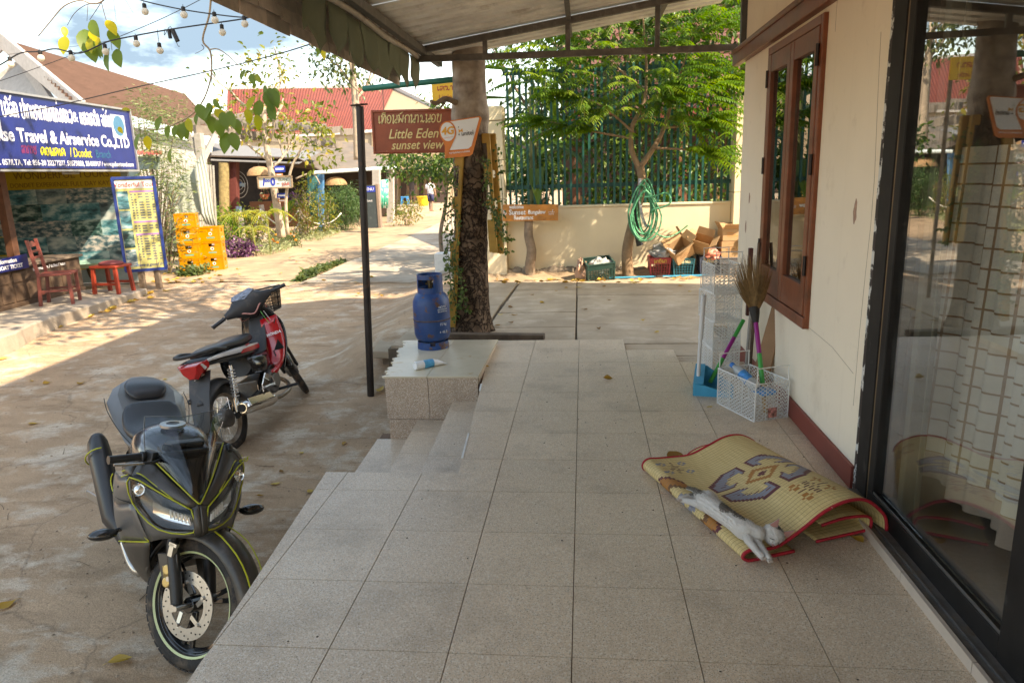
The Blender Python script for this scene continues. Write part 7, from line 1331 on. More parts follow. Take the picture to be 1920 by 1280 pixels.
# fairing
E_, W_, B_, L1, L2, L3, L4, L5 = (.47,.165,.945),(.40,.245,.865),(.742,0,.782),(.742,.034,.762),(.53,.232,.862),(.545,.222,.752),(.665,.145,.668),(.768,.026,.668)
b = MB(); patch(b, [B_, (.64,.075,.845), E_], [L1,(.665,.115,.800), L2], 10,6,(.012,0,.014), True); patch(b, [E_, (.44,.21,.915), W_], [L2,(.50,.240,.865),(.46,.25,.86)], 6,4,(0,.004,.012), True); b.build('upper_cowl', GUN, SB, local=True, smooth=60, solid=.006)
b = MB(); patch(b, [(.745,.032,.765),(.772,.028,.70),(.775,.025,.655)], [(.745,0,.785),(.785,0,.70),(.78,0,.648)], 7,3,(.004,0,0), True); b.build('nose', GUN, SB, local=True, smooth=70, solid=.006)
b = MB(); patch(b, [L2,(.42,.258,.835),(.25,.255,.80)], [L3,(.40,.262,.70),(.22,.262,.66)], 8,5,(0,.012,0), True); patch(b, [L3,(.40,.262,.70),(.22,.262,.66)], [(.60,.17,.585),(.36,.22,.50),(.16,.225,.42)], 8,5,(0,.02,0), True); patch(b, [L5, L4, L3], [(.76,.02,.645),(.66,.13,.615),(.60,.17,.585)], 8,3,(.0,0,0), True); b.build('side_cowl', GUN2, SB, local=True, smooth=60, solid=.006)
b = MB(); patch(b, [(.60,.17,.585),(.36,.22,.50),(.16,.225,.42)], [(.34,.12,.25),(.2,.14,.22),(0,.15,.22)], 8,5,(0,.02,0), True); b.build('belly_pan', GUN, SB, local=True, smooth=60, solid=.006)
for s in (1,-1):
 f = lambda p, d=(0,0,0): (p[0]+d[0], s*(p[1]+d[1]), p[2]+d[2])
 b = MB(); D = (-.022,-.008,0); patch(b, [f(L1, D), f((.665,.115,.795), D), f(L2, D)], [f(L5, D), f(L4, D), f(L3, D)], 12,8,(-.02,0,0)); lamp = b.build('headlight', GBLK, SB, local=True, smooth=70)
 b = MB(); D = (-.012,-.004,0); q = [f((.755,.05,.735), D), f((.70,.115,.758), D), f((.64,.165,.775), D)]; q2 = [f((.765,.045,.695), D), f((.70,.115,.705), D), f((.635,.165,.725), D)]; patch(b, q, q2,10,4,(-.012,0,0)); b.build('reflector', CHR, lamp, local=True, smooth=70)
 b = MB()
 for k in range(6): t = k/6; a, c = V(*q[0]).lerp(V(*q[2]), t*.62), V(*q2[0]).lerp(V(*q2[2]), t*.62); b.bar(a+V(.010,0,-.004), c+V(.010,0,.006),.007,.003, up=(1,0,0))
 b.build('reflector_flute', mat('bright_flute', (.85,.85,.85),.2, metal=.3), lamp, local=True)
 b = MB(); c = V(*f((.565,.205,.815),(.0,0,0))); b.lathe([(.030,0),(.026,.012),(.020,.004),(.0,.012)], c, 16, ax=(.8,.35*s, .3)); b.build('position_lamp', CHR, lamp, local=True, smooth=60)
 b = MB(); D = (.004,.002,0); patch(b, [f(L1, D), f((.665,.115,.800), D), f(L2, D)], [f(L5, D), f(L4, D), f(L3, D)], 12,6,(.010,0,0)); b.build('lens', LENS, lamp, local=True, smooth=70)
ys_ = MB(); d = .006
sym_tube(ys_, [(E_[0], E_[1], E_[2]+d),(.645,.078,.862),(.742,.012,.792),(.750,0,.785)], .0033); sym_tube(ys_, [(L1[0]+.008, L1[1], L1[2]),(.672,.117,.808),(L2[0]+.004, L2[1]+.004, L2[2]+.004),(L3[0], L3[1]+.006, L3[2]),(.668,.148,.664),(L5[0]+.004, L5[1]+.003, L5[2]),(L1[0]+.010, L1[1], L1[2])], .0033, k=3)
sym_tube(ys_, [(.485,.262,.855),(.535,.205,.880),(.60,.160,.852),(.69,.095,.80)], .0030); sym_tube(ys_, [(.46,.255,.872),(.515,.20,.896),(.59,.150,.868),(.68,.095,.812)], .0026); sym_tube(ys_, [(.60,.175,.59),(.40,.250,.655),(.235,.272,.735),(.24,.266,.79)], .0033); sym_tube(ys_, [(.60,.175,.585),(.36,.232,.50),(.16,.236,.42)], .0036)
ys_.build('pinstripe', LIME, SB, local=True, smooth=180)
for s in (1,-1): b = MB(); patch(b, [(.49, s*.258,.858),(.54, s*.212,.876),(.575, s*.185,.868)], [(.53, s*.238,.866),(.60, s*.178,.838),(.66, s*.13,.812)], 6,2,(.004,0,.006)); b.build('black_graphic', MBLK, SB, local=True, smooth=60, solid=.002)
text('R15', .034, LIME, SB, V(.525,.236,.874), V(.25,-.9,.32) if False else V(-.30,.94,.15), V(.3,.0,.95), name='decal', local=True, shear=.3, lift=.006)
sc_b = [(E_[0], -E_[1], E_[2]),(.645,-.075,.850),(.742,0,.786),(.645,.075,.850),(E_[0], E_[1], E_[2])]; sc_t = [(.375,-.150,1.085),(.41,-.08,1.088),(.42,0,1.080),(.41,.08,1.088),(.375,.150,1.085)]
b = MB(); patch(b, sc_b, sc_t, 19,8,(.05,0,.02)); b.build('windscreen', SMOKE, SB, local=True, smooth=180); b = MB(); patch(b, [(x-.012, y*.93, z-.006) for x, y, z in sc_b], [(.50,-.125,.955),(.565,-.06,.935),(.585,0,.93),(.565,.06,.935),(.50,.125,.955)], 15,4,(.012,0,.004)); b.build('screen_inner', GBLK, SB, local=True, smooth=180)
b = MB(); b.tube(smooth_path([V(*p) for p in sc_t], 4),.0022,5); sym_tube(b, [(E_[0], E_[1], E_[2]),(.415,.16,1.02),(.375,.150,1.085)], .0022); b.build('screen_edge', mat('screen_edge_grey', (.10,.11,.11),.3), SB, local=True)
b = MB(); b.bx(.36,.50,-.10,.10,.90,.945); b.bx(.40,.47,-.08,.085,.945,.97); b.build('instrument_cluster', MBLK, SB, local=True, bevel=.012)
for s in (1,-1): b = MB(); b.sphere((.475, s*.188,.905),(.030,.022,.042),12,8); b.cyl((.475, s*.19,.90),(.49, s*.205,.905),.018,10); b.build('mirror_mount', MBLK, SB, local=True, smooth=60)
# front end above the fork, turned with the bars
for s in (1,-1):
 b = MB(); b.tube([V(.44, s*.10,.90), V(.40, s*.20,.895), V(.36, s*.34,.875)], .012,8); xf(b, MS).build('handlebar', MBLK, SB, local=True, smooth=60); b = MB(); b.tube([V(.395, s*.215,.893), V(.392, s*.225,.893), V(.392, s*.228,.892), V(.36, s*.345,.874), V(.358, s*.352,.873)], [.022,.022,.0175,.0175,.019], 12); xf(b, MS).build('grip', VIN, SB, local=True, smooth=40)
 b = MB(); b.box((.415, s*.185,.897),(.055,.05,.05)); b.cyl((.45, s*.15,.93),(.45, s*.15,.96),.022,10); xf(b, MS).build('switch_box', MBLK, SB, local=True, bevel=.006); b = MB(); b.tube(smooth_path([V(.45, s*.175,.892), V(.475, s*.22,.888), V(.465, s*.27,.882)], 3), [.007,.006], 8); xf(b, MS).build('lever_perch', MBLK, SB, local=True, smooth=60); b = MB(); b.tube(smooth_path([V(.465, s*.265,.882), V(.45, s*.32,.876), V(.425, s*.375,.870)], 3), [.008,.0065,.008], 8, flat=.7); xf(b, MS).build('lever', STEEL, SB, local=True, smooth=60)
b = MB(); b.prism([(-.06,-.12),(.05,-.10),(.05,.10),(-.06,.12)], (.43,0,.905),(1,0,0),(0,1,0),(0,0,1),.03); xf(b, MS).build('top_yoke', MBLK, SB, local=True, bevel=.005)
for pts in ([(.44,-.19,.90),(.52,-.20,.86),(.54,-.12,.74),(.52,-.06,.60)], [(.44,.19,.90),(.52,.20,.86),(.54,.10,.72),(.50,.05,.58)], [(.42,-.17,.88),(.46,-.22,.80),(.38,-.20,.66),(.25,-.16,.58)], [(.42,.16,.88),(.46,.2,.78),(.36,.18,.6)]): b = MB(); b.tube(smooth_path([V(*p) for p in pts], 5),.0055,6); b.build('control_cable', MBLK, SB, local=True, smooth=180)
SEAM = mat('panel_seam', (.008,.008,.008),.8); b = MB(); sym_tube(b, [(.46,.245,.864),(.50,.236,.872),(.535,.232,.868)], .0022); sym_tube(b, [(.545,.228,.748),(.42,.268,.735),(.30,.272,.72),(.22,.266,.70)], .0022); sym_tube(b, [(.47,.168,.948),(.435,.215,.91),(.40,.247,.868)], .0025); b.build('panel_seam', SEAM, SB, local=True)
for s in (1,-1):
 for p in ((.60,.132,.838),(.665,.085,.815),(.51,.175,.925),(.43,.262,.79),(.33,.266,.75),(.42,.225,.56),(.30,.228,.47)): b = MB(); b.sphere((p[0]+.004, s*(p[1]+.004), p[2]+.004),.0065,8,5); b.build('fastener', MBLK, SB, local=True, smooth=180)
for s in (1,-1): b = MB(); b.tube(smooth_path([V(-.14, s*.135,.80), V(-.3, s*.172,.835), V(-.46, s*.205,.90), V(-.60, s*.205,.94)], 4),.0022,5); b.build('tail_seam', SEAM, SB, local=True)
# tank, seats, tail
b = MB(); R_ = []
for x, hw, zt_, zb in ((.36,.08,.895,.80),(.30,.145,.945,.74),(.18,.18,.975,.70),(.04,.175,.965,.70),(-.10,.13,.905,.70),(-.17,.09,.84,.70)): R_.append([V(x, hw*math.copysign(abs(math.cos(t))**.75, math.cos(t)), zb+(zt_-zb)*(.5+.5*math.copysign(abs(math.sin(t))**.8, math.sin(t)))) for t in [2*math.pi*i/20 for i in range(20)]])
b.loft(R_); b.build('fuel_tank', mat('grey_gloss_tank', (.09,.092,.098),.2, metal=.4, var=.05, coat=.5), SB, local=True, smooth=180, sub=1); b = MB(); ring(b, (0,0,0), [(.058,0),(.058,.012),(.03,.014),(.03,0)], 24); xf(b, Matrix.Translation((.19,0,.975)) @ Matrix.Rotation(R(90),4, 'X')).build('tank_cap_ring', STEEL, SB, local=True, smooth=40); b = MB(); b.cyl((.19,0,.965),(.19,0,.984),.032,16); b.build('tank_cap', MBLK, SB, local=True, bevel=.003)
b = MB(); R_ = []
for x, hw, z, h in ((-.09,.10,.835,.07),(-.18,.14,.83,.07),(-.30,.16,.845,.075),(-.39,.15,.89,.10),(-.43,.125,.94,.05)): R_.append([V(x, hw*math.copysign(abs(math.cos(t))**.6, math.cos(t)), z+h/2*math.copysign(abs(math.sin(t))**.6, math.sin(t))) for t in [2*math.pi*i/16 for i in range(16)]])
b.loft(R_); b.build('rider_seat', VIN, SB, local=True, smooth=180, sub=1)
b = MB(); R_ = []
for x, hw, z, h in ((-.06,.10,.74,.08),(-.25,.155,.77,.10),(-.42,.185,.83,.14),(-.56,.20,.90,.13),(-.68,.155,.955,.09),(-.80,.055,.985,.045)):
 R_.append([V(x, hw*c, z+h/2*s_) for c, s_ in ((-1,.35),(-.72,1),(0,1.1),(.72,1),(1,.35),(.7,-1),(0,-1.1),(-.7,-1))])
b.loft(R_); b.build('tail_cowl', GUN2, SB, local=True, smooth=22, bevel=.004)
b = MB(); R_ = []
for x, hw, z, h in ((-.49,.06,.945,.025),(-.515,.10,.975,.05),(-.58,.115,1.0,.045),(-.67,.09,1.012,.032),(-.73,.05,1.015,.02)): R_.append([V(x, hw*math.copysign(abs(math.cos(t))**.7, math.cos(t)), z+h/2*math.copysign(abs(math.sin(t))**.7, math.sin(t))) for t in [2*math.pi*i/16 for i in range(16)]])
b.loft(R_); b.build('pillion_seat', VIN, SB, local=True, smooth=180, sub=1); b = MB(); b.cyl((-.425,0,.885),(-.40,0,.885),.016,12); b.build('seat_lock', STEEL, SB, local=True); b = MB(); b.sphere((-.81,0,.975),(.02,.05,.02),10,6); b.build('tail_lamp', mat('red_lens', (.5,.01,.01),.15, coat=.6), SB, local=True, smooth=180)
# mechanical parts
b = MB(); b.bx(-.12,.30,-.13,.13,.28,.62); b.cyl((.05,-.17,.40),(.05,-.12,.40),.10,20); b.bar((.2,0,.5),(.36,0,.72),.16,.14); b.build('engine', ENG, SB, local=True, bevel=.015); b = MB(); b.bx(.36,.40,-.13,.13,.42,.68); b.build('radiator', mat('radiator_black', (.02,.02,.02),.6, bump=.5, bs=150), SB, local=True); b = MB(); sym_tube(b, [(.42,.05,.86),(.2,.16,.66),(-.1,.15,.45),(-.16,.13,.36)], .028); sym_tube(b, [(-.1,.12,.62),(-.4,.1,.74),(-.7,.05,.88)], .018); b.build('frame', MBLK, SB, local=True, smooth=60)
b = MB(); b.bar((-.14,.11,.36),(-.67,.11,.30),.05,.07); b.bar((-.14,-.11,.36),(-.67,-.11,.30),.05,.07); b.build('swingarm', MBLK, SB, local=True, bevel=.008); RW_ = tyre_wheel(SB, 'rear_wheel', V(-.67,0,.30),.30,.13, GBLK, stripe=mat('pale_lime_stripe', (.62,.68,.36)), lug=44); b = MB()
for k in range(6): a = 1.047*k; b.bar(V(-.67,0,.30), V(-.67+.21*math.cos(a),0,.30+.21*math.sin(a)),.03,.03, up=(0,1,0))
b.cyl((-.67,-.09,.30),(-.67,.09,.30),.04,14); b.build('spoke_casting', GBLK, RW_, local=True); fender(None, V(-.67,0,.30),.34,.07, R(60), R(170)).build('rear_hugger', MBLK, SB, local=True, smooth=60, solid=.004)
b = MB(); R_ = []
P = [V(-.02,-.19,.33), V(-.08,-.21,.38), V(-.13,-.225,.42), V(-.40,-.25,.67), V(-.46,-.255,.73), V(-.485,-.255,.755)]
for p, rr in zip(P, (.032,.045,.062,.067,.058,.04)): R_.append([p+V(.53,0,-.85).normalized()*.0+(V(.68,0,.74)*1.15*math.sin(t)+V(0,1,0)*.85*math.cos(t))*rr for t in [2*math.pi*i/20 for i in range(20)]])
b.loft(R_); b.build('muffler', mat('black_muffler', (.022,.022,.023),.4, var=.15, coat=.1), SB, local=True, smooth=60); b = MB(); b.tube([P[3]+V(0,-.07*math.sin(t),0)+V(.68,0,.74)*.096*math.cos(t)-V(0,.0,0) for t in [math.pi*i/10 for i in range(11)]], .004,5); b.build('muffler_pinstripe', LIME, SB, local=True); b = MB(); b.tube(smooth_path([V(.25,-.08,.42), V(.2,-.14,.26), V(.08,-.17,.25), V(-.02,-.19,.33)], 4),.024,10); b.build('exhaust_pipe', STEEL, SB, local=True, smooth=60); b = MB(); b.bar((-.35,-.24,.42),(-.60,-.30,.40),.01,.04); b.build('heat_guard', STEEL, SB, local=True)
for s in (1,-1):
 b = MB(); b.cyl((.36, s*.20,.57),(.37, s*.275,.565),.010,8); b.sphere((.38, s*.325,.56),(.035,.062,.026),12,8); b.build('indicator', GBLK, SB, local=True, smooth=60); b = MB(); b.cyl((-.10, s*.16,.34),(-.12, s*.28,.34),.013,8); b.build('foot_peg', STEEL, SB, local=True); b = MB(); b.prism([(0,0),(.10,.02),(.16,.17),(.10,.19),(.03,.1)], (-.20, s*.17,.30),(1,0,0),(0,0,1),(0,-1,0),.008); b.build('peg_plate', STEEL, SB, local=True, bevel=.003)
b = MB(); b.tube([V(-.08,.15,.28), V(-.12,.30,.03)], .011,8); b.build('side_stand', MBLK, SB, local=True); b = MB(); b.bar((-.72,0,.78),(-.98,0,.52),.12,.012, up=(0,1,0)); b.build('plate_holder', MBLK, SB, local=True)
# ---- underbone step through, seen from behind on its right
HB = R(88.5); bx_, by_ = -2.70,3.72
UB = thing('underbone_scooter', 'red and black step through scooter with front basket leaning on its side stand', 'scooter', (bx_, by_, -.535), rot=(R(-11), R(-3.0), HB))
REDG = mat('gloss_red_panel', (.50,.012,.018),.2, var=.08, coat=.6, dirt=((.25,.08,.05),.66,.9,5)); DGP = mat('dark_grey_plastic', (.028,.028,.031),.5, var=.2, dirt=((.13,.10,.08),.55,.8,5)); DRIM = mat('dusty_chrome_rim', (.50,.43,.36),.35, metal=.7, var=.15, dirt=((.25,.17,.10),.45,.7,6))
f_a, r_a = V(.60,0,.275), V(-.61,0,.275); ax2 = V(-.45,0,.89).normalized(); M2 = rot_about(V(.52,0,.5), ax2, R(36))
def spoked(par, nm, c, M, w_):
 t = tyre_wheel(par, nm, c, .275, w_, DRIM, M, lug=50); b = MB()
 for k in range(28):
  a = 2*math.pi*k/28; s = 1 if k % 2 else -1; b.tube([Vector(c)+V(.05*math.cos(a+.9*s), s*.03,.05*math.sin(a+.9*s)), Vector(c)+V(.198*math.cos(a),0,.198*math.sin(a))], .0020,4, caps=False)
 (xf(b, M) if M else b).build('spokes', CHR, t, local=True, kind='stuff'); b = MB(); b.lathe([(.02,-.06),(.07,-.045),(.075,-.02),(.075,.02),(.06,.05),(.02,.06)], c, 22, ax=(0,1,0)); (xf(b, M) if M else b).build('hub', ENG, t, local=True, smooth=45); return t
spoked(UB, 'front_wheel', f_a, M2,.062); spoked(UB, 'rear_wheel', r_a, None, .072)
b = MB()
for s in (1,-1): b.tube([f_a+V(0, s*.065,0), f_a+ax2*.22+V(-.01, s*.065,0), f_a+ax2*.38+V(-.02, s*.06,0)], [.018,.024,.022], 10)
xf(b, M2).build('fork', MBLK, UB, local=True, smooth=60); fender(M2, f_a, .325,.058, R(38), R(172)).build('front_fender', GBLK, UB, local=True, smooth=60, solid=.004); b = MB(); R_ = [[f_a+V(-.28, s*.055,.10), f_a+V(-.345, s*.02,.10)] for s in (1,-1)]; 
# leg shield: red outer panels with black inner face
b = MB(); patch(b, [(.30,.075,.97),(.40,.17,.80),(.34,.20,.60),(.22,.17,.40)], [(.42,.02,.95),(.50,.06,.80),(.46,.08,.60),(.36,.07,.42)], 10,5,(.02,.02,0), True); b.build('leg_shield', REDG, UB, local=True, smooth=60, solid=.006)
b = MB()
for s in (1,-1): patch(b, [(.29, s*.07,.97),(.37, s*.175,.80),(.31, s*.205,.60),(.19, s*.175,.40)], [(.29, s*.03,.95),(.33, s*.06,.80),(.25, s*.07,.60),(.14, s*.09,.44)], 10,4,(.02,0,0))
b.build('shield_inner', GBLK, UB, local=True, smooth=60, solid=.005); b = MB()
for s in (1,-1): b.tube(smooth_path([V(.29, s*.075,.98), V(.375, s*.182,.80), V(.315, s*.212,.60), V(.19, s*.18,.39)], 5),.010,6)
b.build('shield_edge', GBLK, UB, local=True, smooth=60)
b = MB(); patch(b, [(.362,-.172,.85),(.325,-.205,.66),(.24,-.20,.50),(.15,-.17,.41)], [(.292,-.045,.84),(.235,-.055,.63),(.19,-.065,.52),(.12,-.09,.46)], 9,4,(-.012,-.01,0)); patch(b, [(.24,-.19,.50),(.12,-.17,.45),(.02,-.15,.44)], [(.16,-.165,.42),(.06,-.15,.37),(-.02,-.14,.40)], 6,3,(0,-.01,0)); b.build('red_inner_panel', REDG, UB, local=True, smooth=60, solid=.004)
b = MB(); b.prism([(.0,.0),(.075,.03),(.045,.10)], (.262,-.178,.56), V(-.6,-.75,0).normalized(), ZU, V(-.6,-.78,.1).normalized(),.02) if False else b.prism([(-.045,0),(.045,.01),(.015,.095)], V(.235,-.165,.555), V(.35,-.90,-.1).normalized(), ZU, V(-.9,-.35,0),.01); b.build('panel_slot', mat('slot_black', (.008,.008,.008),.8), UB, local=True)
text('HONDA', .034, WHT, UB, V(.268,-.150,.70), V(.35,-.93,.08), V(.25,0,1), name='maker_lettering', bold=.001, local=True, lift=.022)
b = MB(); R_ = []
for x, z, hw, h in ((.36,.93,.05,.05),(.30,.82,.075,.09),(.24,.70,.085,.10),(.14,.56,.09,.12),(-.02,.52,.10,.14),(-.16,.58,.11,.20)): R_.append([V(x+.4*h/2*math.sin(t), hw*math.cos(t), z+h/2*math.sin(t)) for t in [2*math.pi*i/14 for i in range(14)]])
b.loft(R_); b.build('centre_spine', DGP, UB, local=True, smooth=60)
# handlebar cowl, turned to the left
b = MB(); R_ = []
for y, cx_, cz_, a_, c_ in ((-.22,.26,1.0,.025,.025),(-.15,.28,1.0,.06,.05),(-.10,.31,1.0,.10,.085),(0,.33,.985,.125,.115),(.10,.31,1.0,.10,.085),(.15,.28,1.0,.06,.05),(.22,.26,1.0,.025,.025)): R_.append([V(cx_+a_*math.copysign(abs(math.cos(t))**.7, math.cos(t)), y, cz_+c_*math.copysign(abs(math.sin(t))**.7, math.sin(t))) for t in [2*math.pi*i/16 for i in range(16)]])
b.loft(R_); xf(b, M2).build('handlebar_cowl', DGP, UB, local=True, smooth=60); b = MB(); b.prism([(-.11,0),(0,-.055),(.11,0),(.085,.05),(-.085,.05)], V(.258,0,1.092), V(0,-1,0), V(.80,0,.6), V(-.6,0,.80),.03); xf(b, M2).build('meter_glass', mat('meter_face', (.18,.20,.25),.15, var=.6, vs=30, coat=.6), UB, local=True, bevel=.003); b = MB(); b.sphere((.42,0,.99),(.05,.085,.07),12,8); xf(b, M2).build('headlight', LENS, UB, local=True, smooth=180)
for s in (1,-1):
 b = MB(); b.tube([V(.265, s*.20,1.0), V(.235, s*.345,.985)], .0105,8); xf(b, M2).build('handlebar', MBLK, UB, local=True); b = MB(); b.tube([V(.256, s*.235,.997), V(.253, s*.245,.995), V(.237, s*.345,.985), V(.2345, s*.355,.984)], [.021,.017,.017,.02], 10); xf(b, M2).build('grip', VIN, UB, local=True, smooth=45); b = MB(); b.tube(smooth_path([V(.31, s*.20,1.0), V(.315, s*.28,.992), V(.29, s*.355,.985)], 3), [.006,.005], 6); xf(b, M2).build('lever', CHR, UB, local=True)
b = MB(); b.tube(smooth_path([V(.22,-.09,.96), V(.20,0,.91), V(.22,.09,.96), V(.30,.12,.90), V(.40,0,.88), V(.30,-.12,.9)], 4, True),.006,6, closed=True); xf(b, M2).build('ribbon', mat('pink_cord', (.55,.25,.22),.8), UB, local=True); b = MB(); b.bar((.205,-.05,.90),(.195,-.055,.77),.018,.004); xf(b, M2).build('green_tassel', mat('green_ribbon', (.10,.40,.10),.8), UB, local=True); b = MB(); b.bar((.205,-.075,.89),(.195,-.08,.79),.016,.004); xf(b, M2).build('white_tassel', mat('pale_ribbon', (.6,.5,.48),.8), UB, local=True)
b = MB(); b.bx(.255,.257,-.11,-.06,.935,.975); xf(b, M2).build('white_sticker', WHT, UB, local=True)
# front basket
b = MB(); bc_ = V(.57,0,.86); w0, w1, d0, d1, hh = .095,.125,.075,.105,.18
for z in (0,.05,.10,.15,.2): f = z/hh; w_, d_ = w0+(w1-w0)*f, d0+(d1-d0)*f; b.tube([bc_+V(-d_, -w_, z), bc_+V(d_, -w_, z), bc_+V(d_, w_, z), bc_+V(-d_, w_, z)], .004 if z < .2 else .009,5, closed=True)
for k in range(9): f = -1+k/4; [b.tube([bc_+V(s*d0, f*w0,0), bc_+V(s*d1, f*w1, hh)], .003,4) for s in (1,-1)]; [b.tube([bc_+V(f*d0, s*w0,0), bc_+V(f*d1, s*w1, hh)], .003,4) for s in (1,-1)]
for k in range(5): f = -1+k/2; b.tube([bc_+V(-d0, f*w0,0), bc_+V(d0, f*w0,0)], .003,4)
b.build('basket_wire', MBLK, UB, local=True); b = MB(); b.grid([[bc_+V(d0,-w0,.0), bc_+V(d0, w0,0)], [bc_+V(d1*1.02,-w1, hh), bc_+V(d1*1.02, w1, hh)]]); b.grid([[bc_+V(-d0,-w0,.0), bc_+V(d0,-w0,0)], [bc_+V(-d1,-w1*1.02, hh), bc_+V(d1,-w1*1.02, hh)]]); b.build('basket_panel', glassmat('basket_mesh', (.45,.45,.45), refl=.05), UB, local=True)
# seat, tail, side panels
b = MB(); R_ = []
for x, z, hw, h in ((.06,.745,.06,.04),(.0,.765,.10,.09),(-.15,.775,.125,.10),(-.28,.775,.125,.09),(-.36,.80,.12,.08),(-.55,.815,.115,.07),(-.70,.815,.09,.05)): R_.append([V(x, hw*math.copysign(abs(math.cos(t))**.6, math.cos(t)), z+h/2*math.copysign(abs(math.sin(t))**.7, math.sin(t))) for t in [2*math.pi*i/16 for i in range(16)]])
b.loft(R_); b.build('seat', VIN, UB, local=True, smooth=180, sub=1); b = MB(); b.tube(smooth_path([V(-.50,.135,.80), V(-.66,.14,.845), V(-.80,.10,.855), V(-.83,0,.855), V(-.80,-.10,.855), V(-.66,-.14,.845), V(-.50,-.135,.80)], 5),.015,8); b.build('grab_rail', MBLK, UB, local=True, smooth=60)
b = MB(); R_ = []
for x, z, hw, h in ((.04,.66,.10,.10),(-.12,.68,.13,.14),(-.35,.72,.135,.12),(-.58,.755,.12,.09),(-.76,.775,.10,.06)): R_.append([V(x, hw*math.copysign(abs(math.cos(t))**.6, math.cos(t)), z+h/2*math.copysign(abs(math.sin(t))**.7, math.sin(t))) for t in [2*math.pi*i/16 for i in range(16)]])
b.loft(R_); b.build('tail_body', GBLK, UB, local=True, smooth=180); 
for s in (1,-1):
 b = MB(); patch(b, [(.02, s*.112,.70),(-.25, s*.145,.745),(-.58, s*.132,.785),(-.74, s*.112,.795)], [(.02, s*.112,.665),(-.25, s*.145,.70),(-.58, s*.132,.755),(-.74, s*.112,.775)], 9,3,(0, s*.004,0)); b.build('white_graphic', mat('pearl_white_graphic', (.60,.60,.62),.2, coat=.5), UB, local=True, smooth=60); b = MB(); patch(b, [(.02, s*.118,.69),(-.14, s*.142,.71),(-.30, s*.152,.728)], [(.02, s*.118,.655),(-.16, s*.142,.675),(-.34, s*.150,.705)], 7,2,(0, s*.003,0)); b.build('red_graphic', REDG, UB, local=True, smooth=60); b = MB(); patch(b, [(.14, s*.10,.60),(-.05, s*.135,.62),(-.24, s*.12,.64)], [(.10, s*.11,.46),(-.08, s*.14,.45),(-.22, s*.12,.50)], 7,4,(0, s*.03,0)); b.build('side_cover', GBLK, UB, local=True, smooth=60, solid=.004)
text('wave', .03, REDG, UB, V(-.22,-.15,.745), V(1,.03,.0), V(0,-.1,1), name='graphic_lettering', local=True, shear=.3, lift=.004); 
b = MB(); R_ = [[V(-.72, y, z) for y, z in ((-.115,.79),(.115,.79),(.10,.73),(.04,.69),(-.04,.69),(-.10,.73))], [V(-.80, y, z) for y, z in ((-.105,.79),(.105,.79),(.085,.72),(.03,.665),(-.03,.665),(-.085,.72))], [V(-.835, y, z) for y, z in ((-.07,.78),(.07,.78),(.055,.725),(.02,.685),(-.02,.685),(-.055,.725))]]
b.loft(R_); b.build('tail_lamp', mat('red_lamp_plastic', (.48,.012,.014),.15, var=.1, coat=.7), UB, local=True, smooth=30, bevel=.005)
for s in (1,-1): b = MB(); b.prism([(-.045,.025),(.04,.025),(.02,-.02),(-.01,-.028)], V(-.772, s*.100,.755), V(1, s*-.12,0) if s > 0 else V(1,.12,0), V(0,0,1), V(-.12, s*1.0,0),.012); b.build('indicator_lens', mat('clear_lens', (.60,.58,.56),.15, coat=.5), UB, local=True, bevel=.003)
b = MB(); b.loft([[V(-.70,-.085,.70), V(-.70,.085,.70), V(-.72,.09,.70), V(-.72,-.09,.70)], [V(-.80,-.08,.55), V(-.80,.08,.55), V(-.815,.085,.55), V(-.815,-.085,.55)], [V(-.90,-.065,.33), V(-.90,.065,.33), V(-.91,.065,.33), V(-.91,-.065,.33)], [V(-.915,-.04,.28), V(-.915,.065,.28), V(-.922,.065,.28), V(-.922,-.04,.28)]]); b.build('mud_flap', DGP, UB, local=True, smooth=40); b = MB(); b.bar((-.745,-.05,.685),(-.765,.03,.655),.022,.004); b.build('white_label', WHT, UB, local=True); fender(None, r_a, .325,.075, R(38), R(140)).build('rear_fender', DGP, UB, local=True, smooth=60, solid=.004)
b = MB(); ring(b, V(-.828,.085,.515), [(.02,-.006),(.02,.006),(.012,.006),(.012,-.006)], 14); b.build('reflector_ring', DGP, UB, local=True)
# shocks, engine, exhaust
for s in (1,-1):
 a, c = V(-.50, s*.125,.66), r_a+V(.02, s*.115,.03); b = MB(); b.cyl(a, c, .012,8); b.cyl(a.lerp(c, .72), c, .021,10); b.build('shock_body', CHR, UB, local=True, smooth=50); b = MB(); b.tube([a.lerp(c, .06+.62*i/90)+V(.026*math.cos(i*.62),.026*math.sin(i*.62),0) for i in range(91)], .0052,5); b.build('shock_spring', mat('pale_spring', (.55,.52,.50),.35, metal=.6, dirt=((.3,.2,.13),.55,.75,12)), UB, local=True, smooth=180)
 b = MB(); b.bar((-.10, s*.10,.33), r_a+V(.0, s*.10,0),.028,.05); b.build('swingarm', MBLK, UB, local=True, bevel=.006)
b = MB(); b.bx(-.16,.14,-.10,.10,.26,.42); b.cyl((.0,-.155,.335),(.0,-.09,.335),.095,22); b.bar((.14,0,.34),(.30,0,.37),.11,.12); b.bar((-.13,-.13,.30),(-.02,-.13,.34),.03,.11); b.build('engine', ENG, UB, local=True, bevel=.012)
b = MB(); b.cyl((.02,-.175,.345),(.02,-.155,.345),.062,20); b.build('clutch_cover', mat('brown_grey_cover', (.20,.18,.155),.45, metal=.5), UB, local=True, bevel=.006); b = MB(); b.prism([(-.12,-.02),(.02,.015),(.05,.08),(.0,.12),(-.10,.05)], (-.10,-.16,.34),(1,0,0),(0,0,1),(0,-1,0),.05); b.build('chrome_cover', CHR, UB, local=True, bevel=.006)
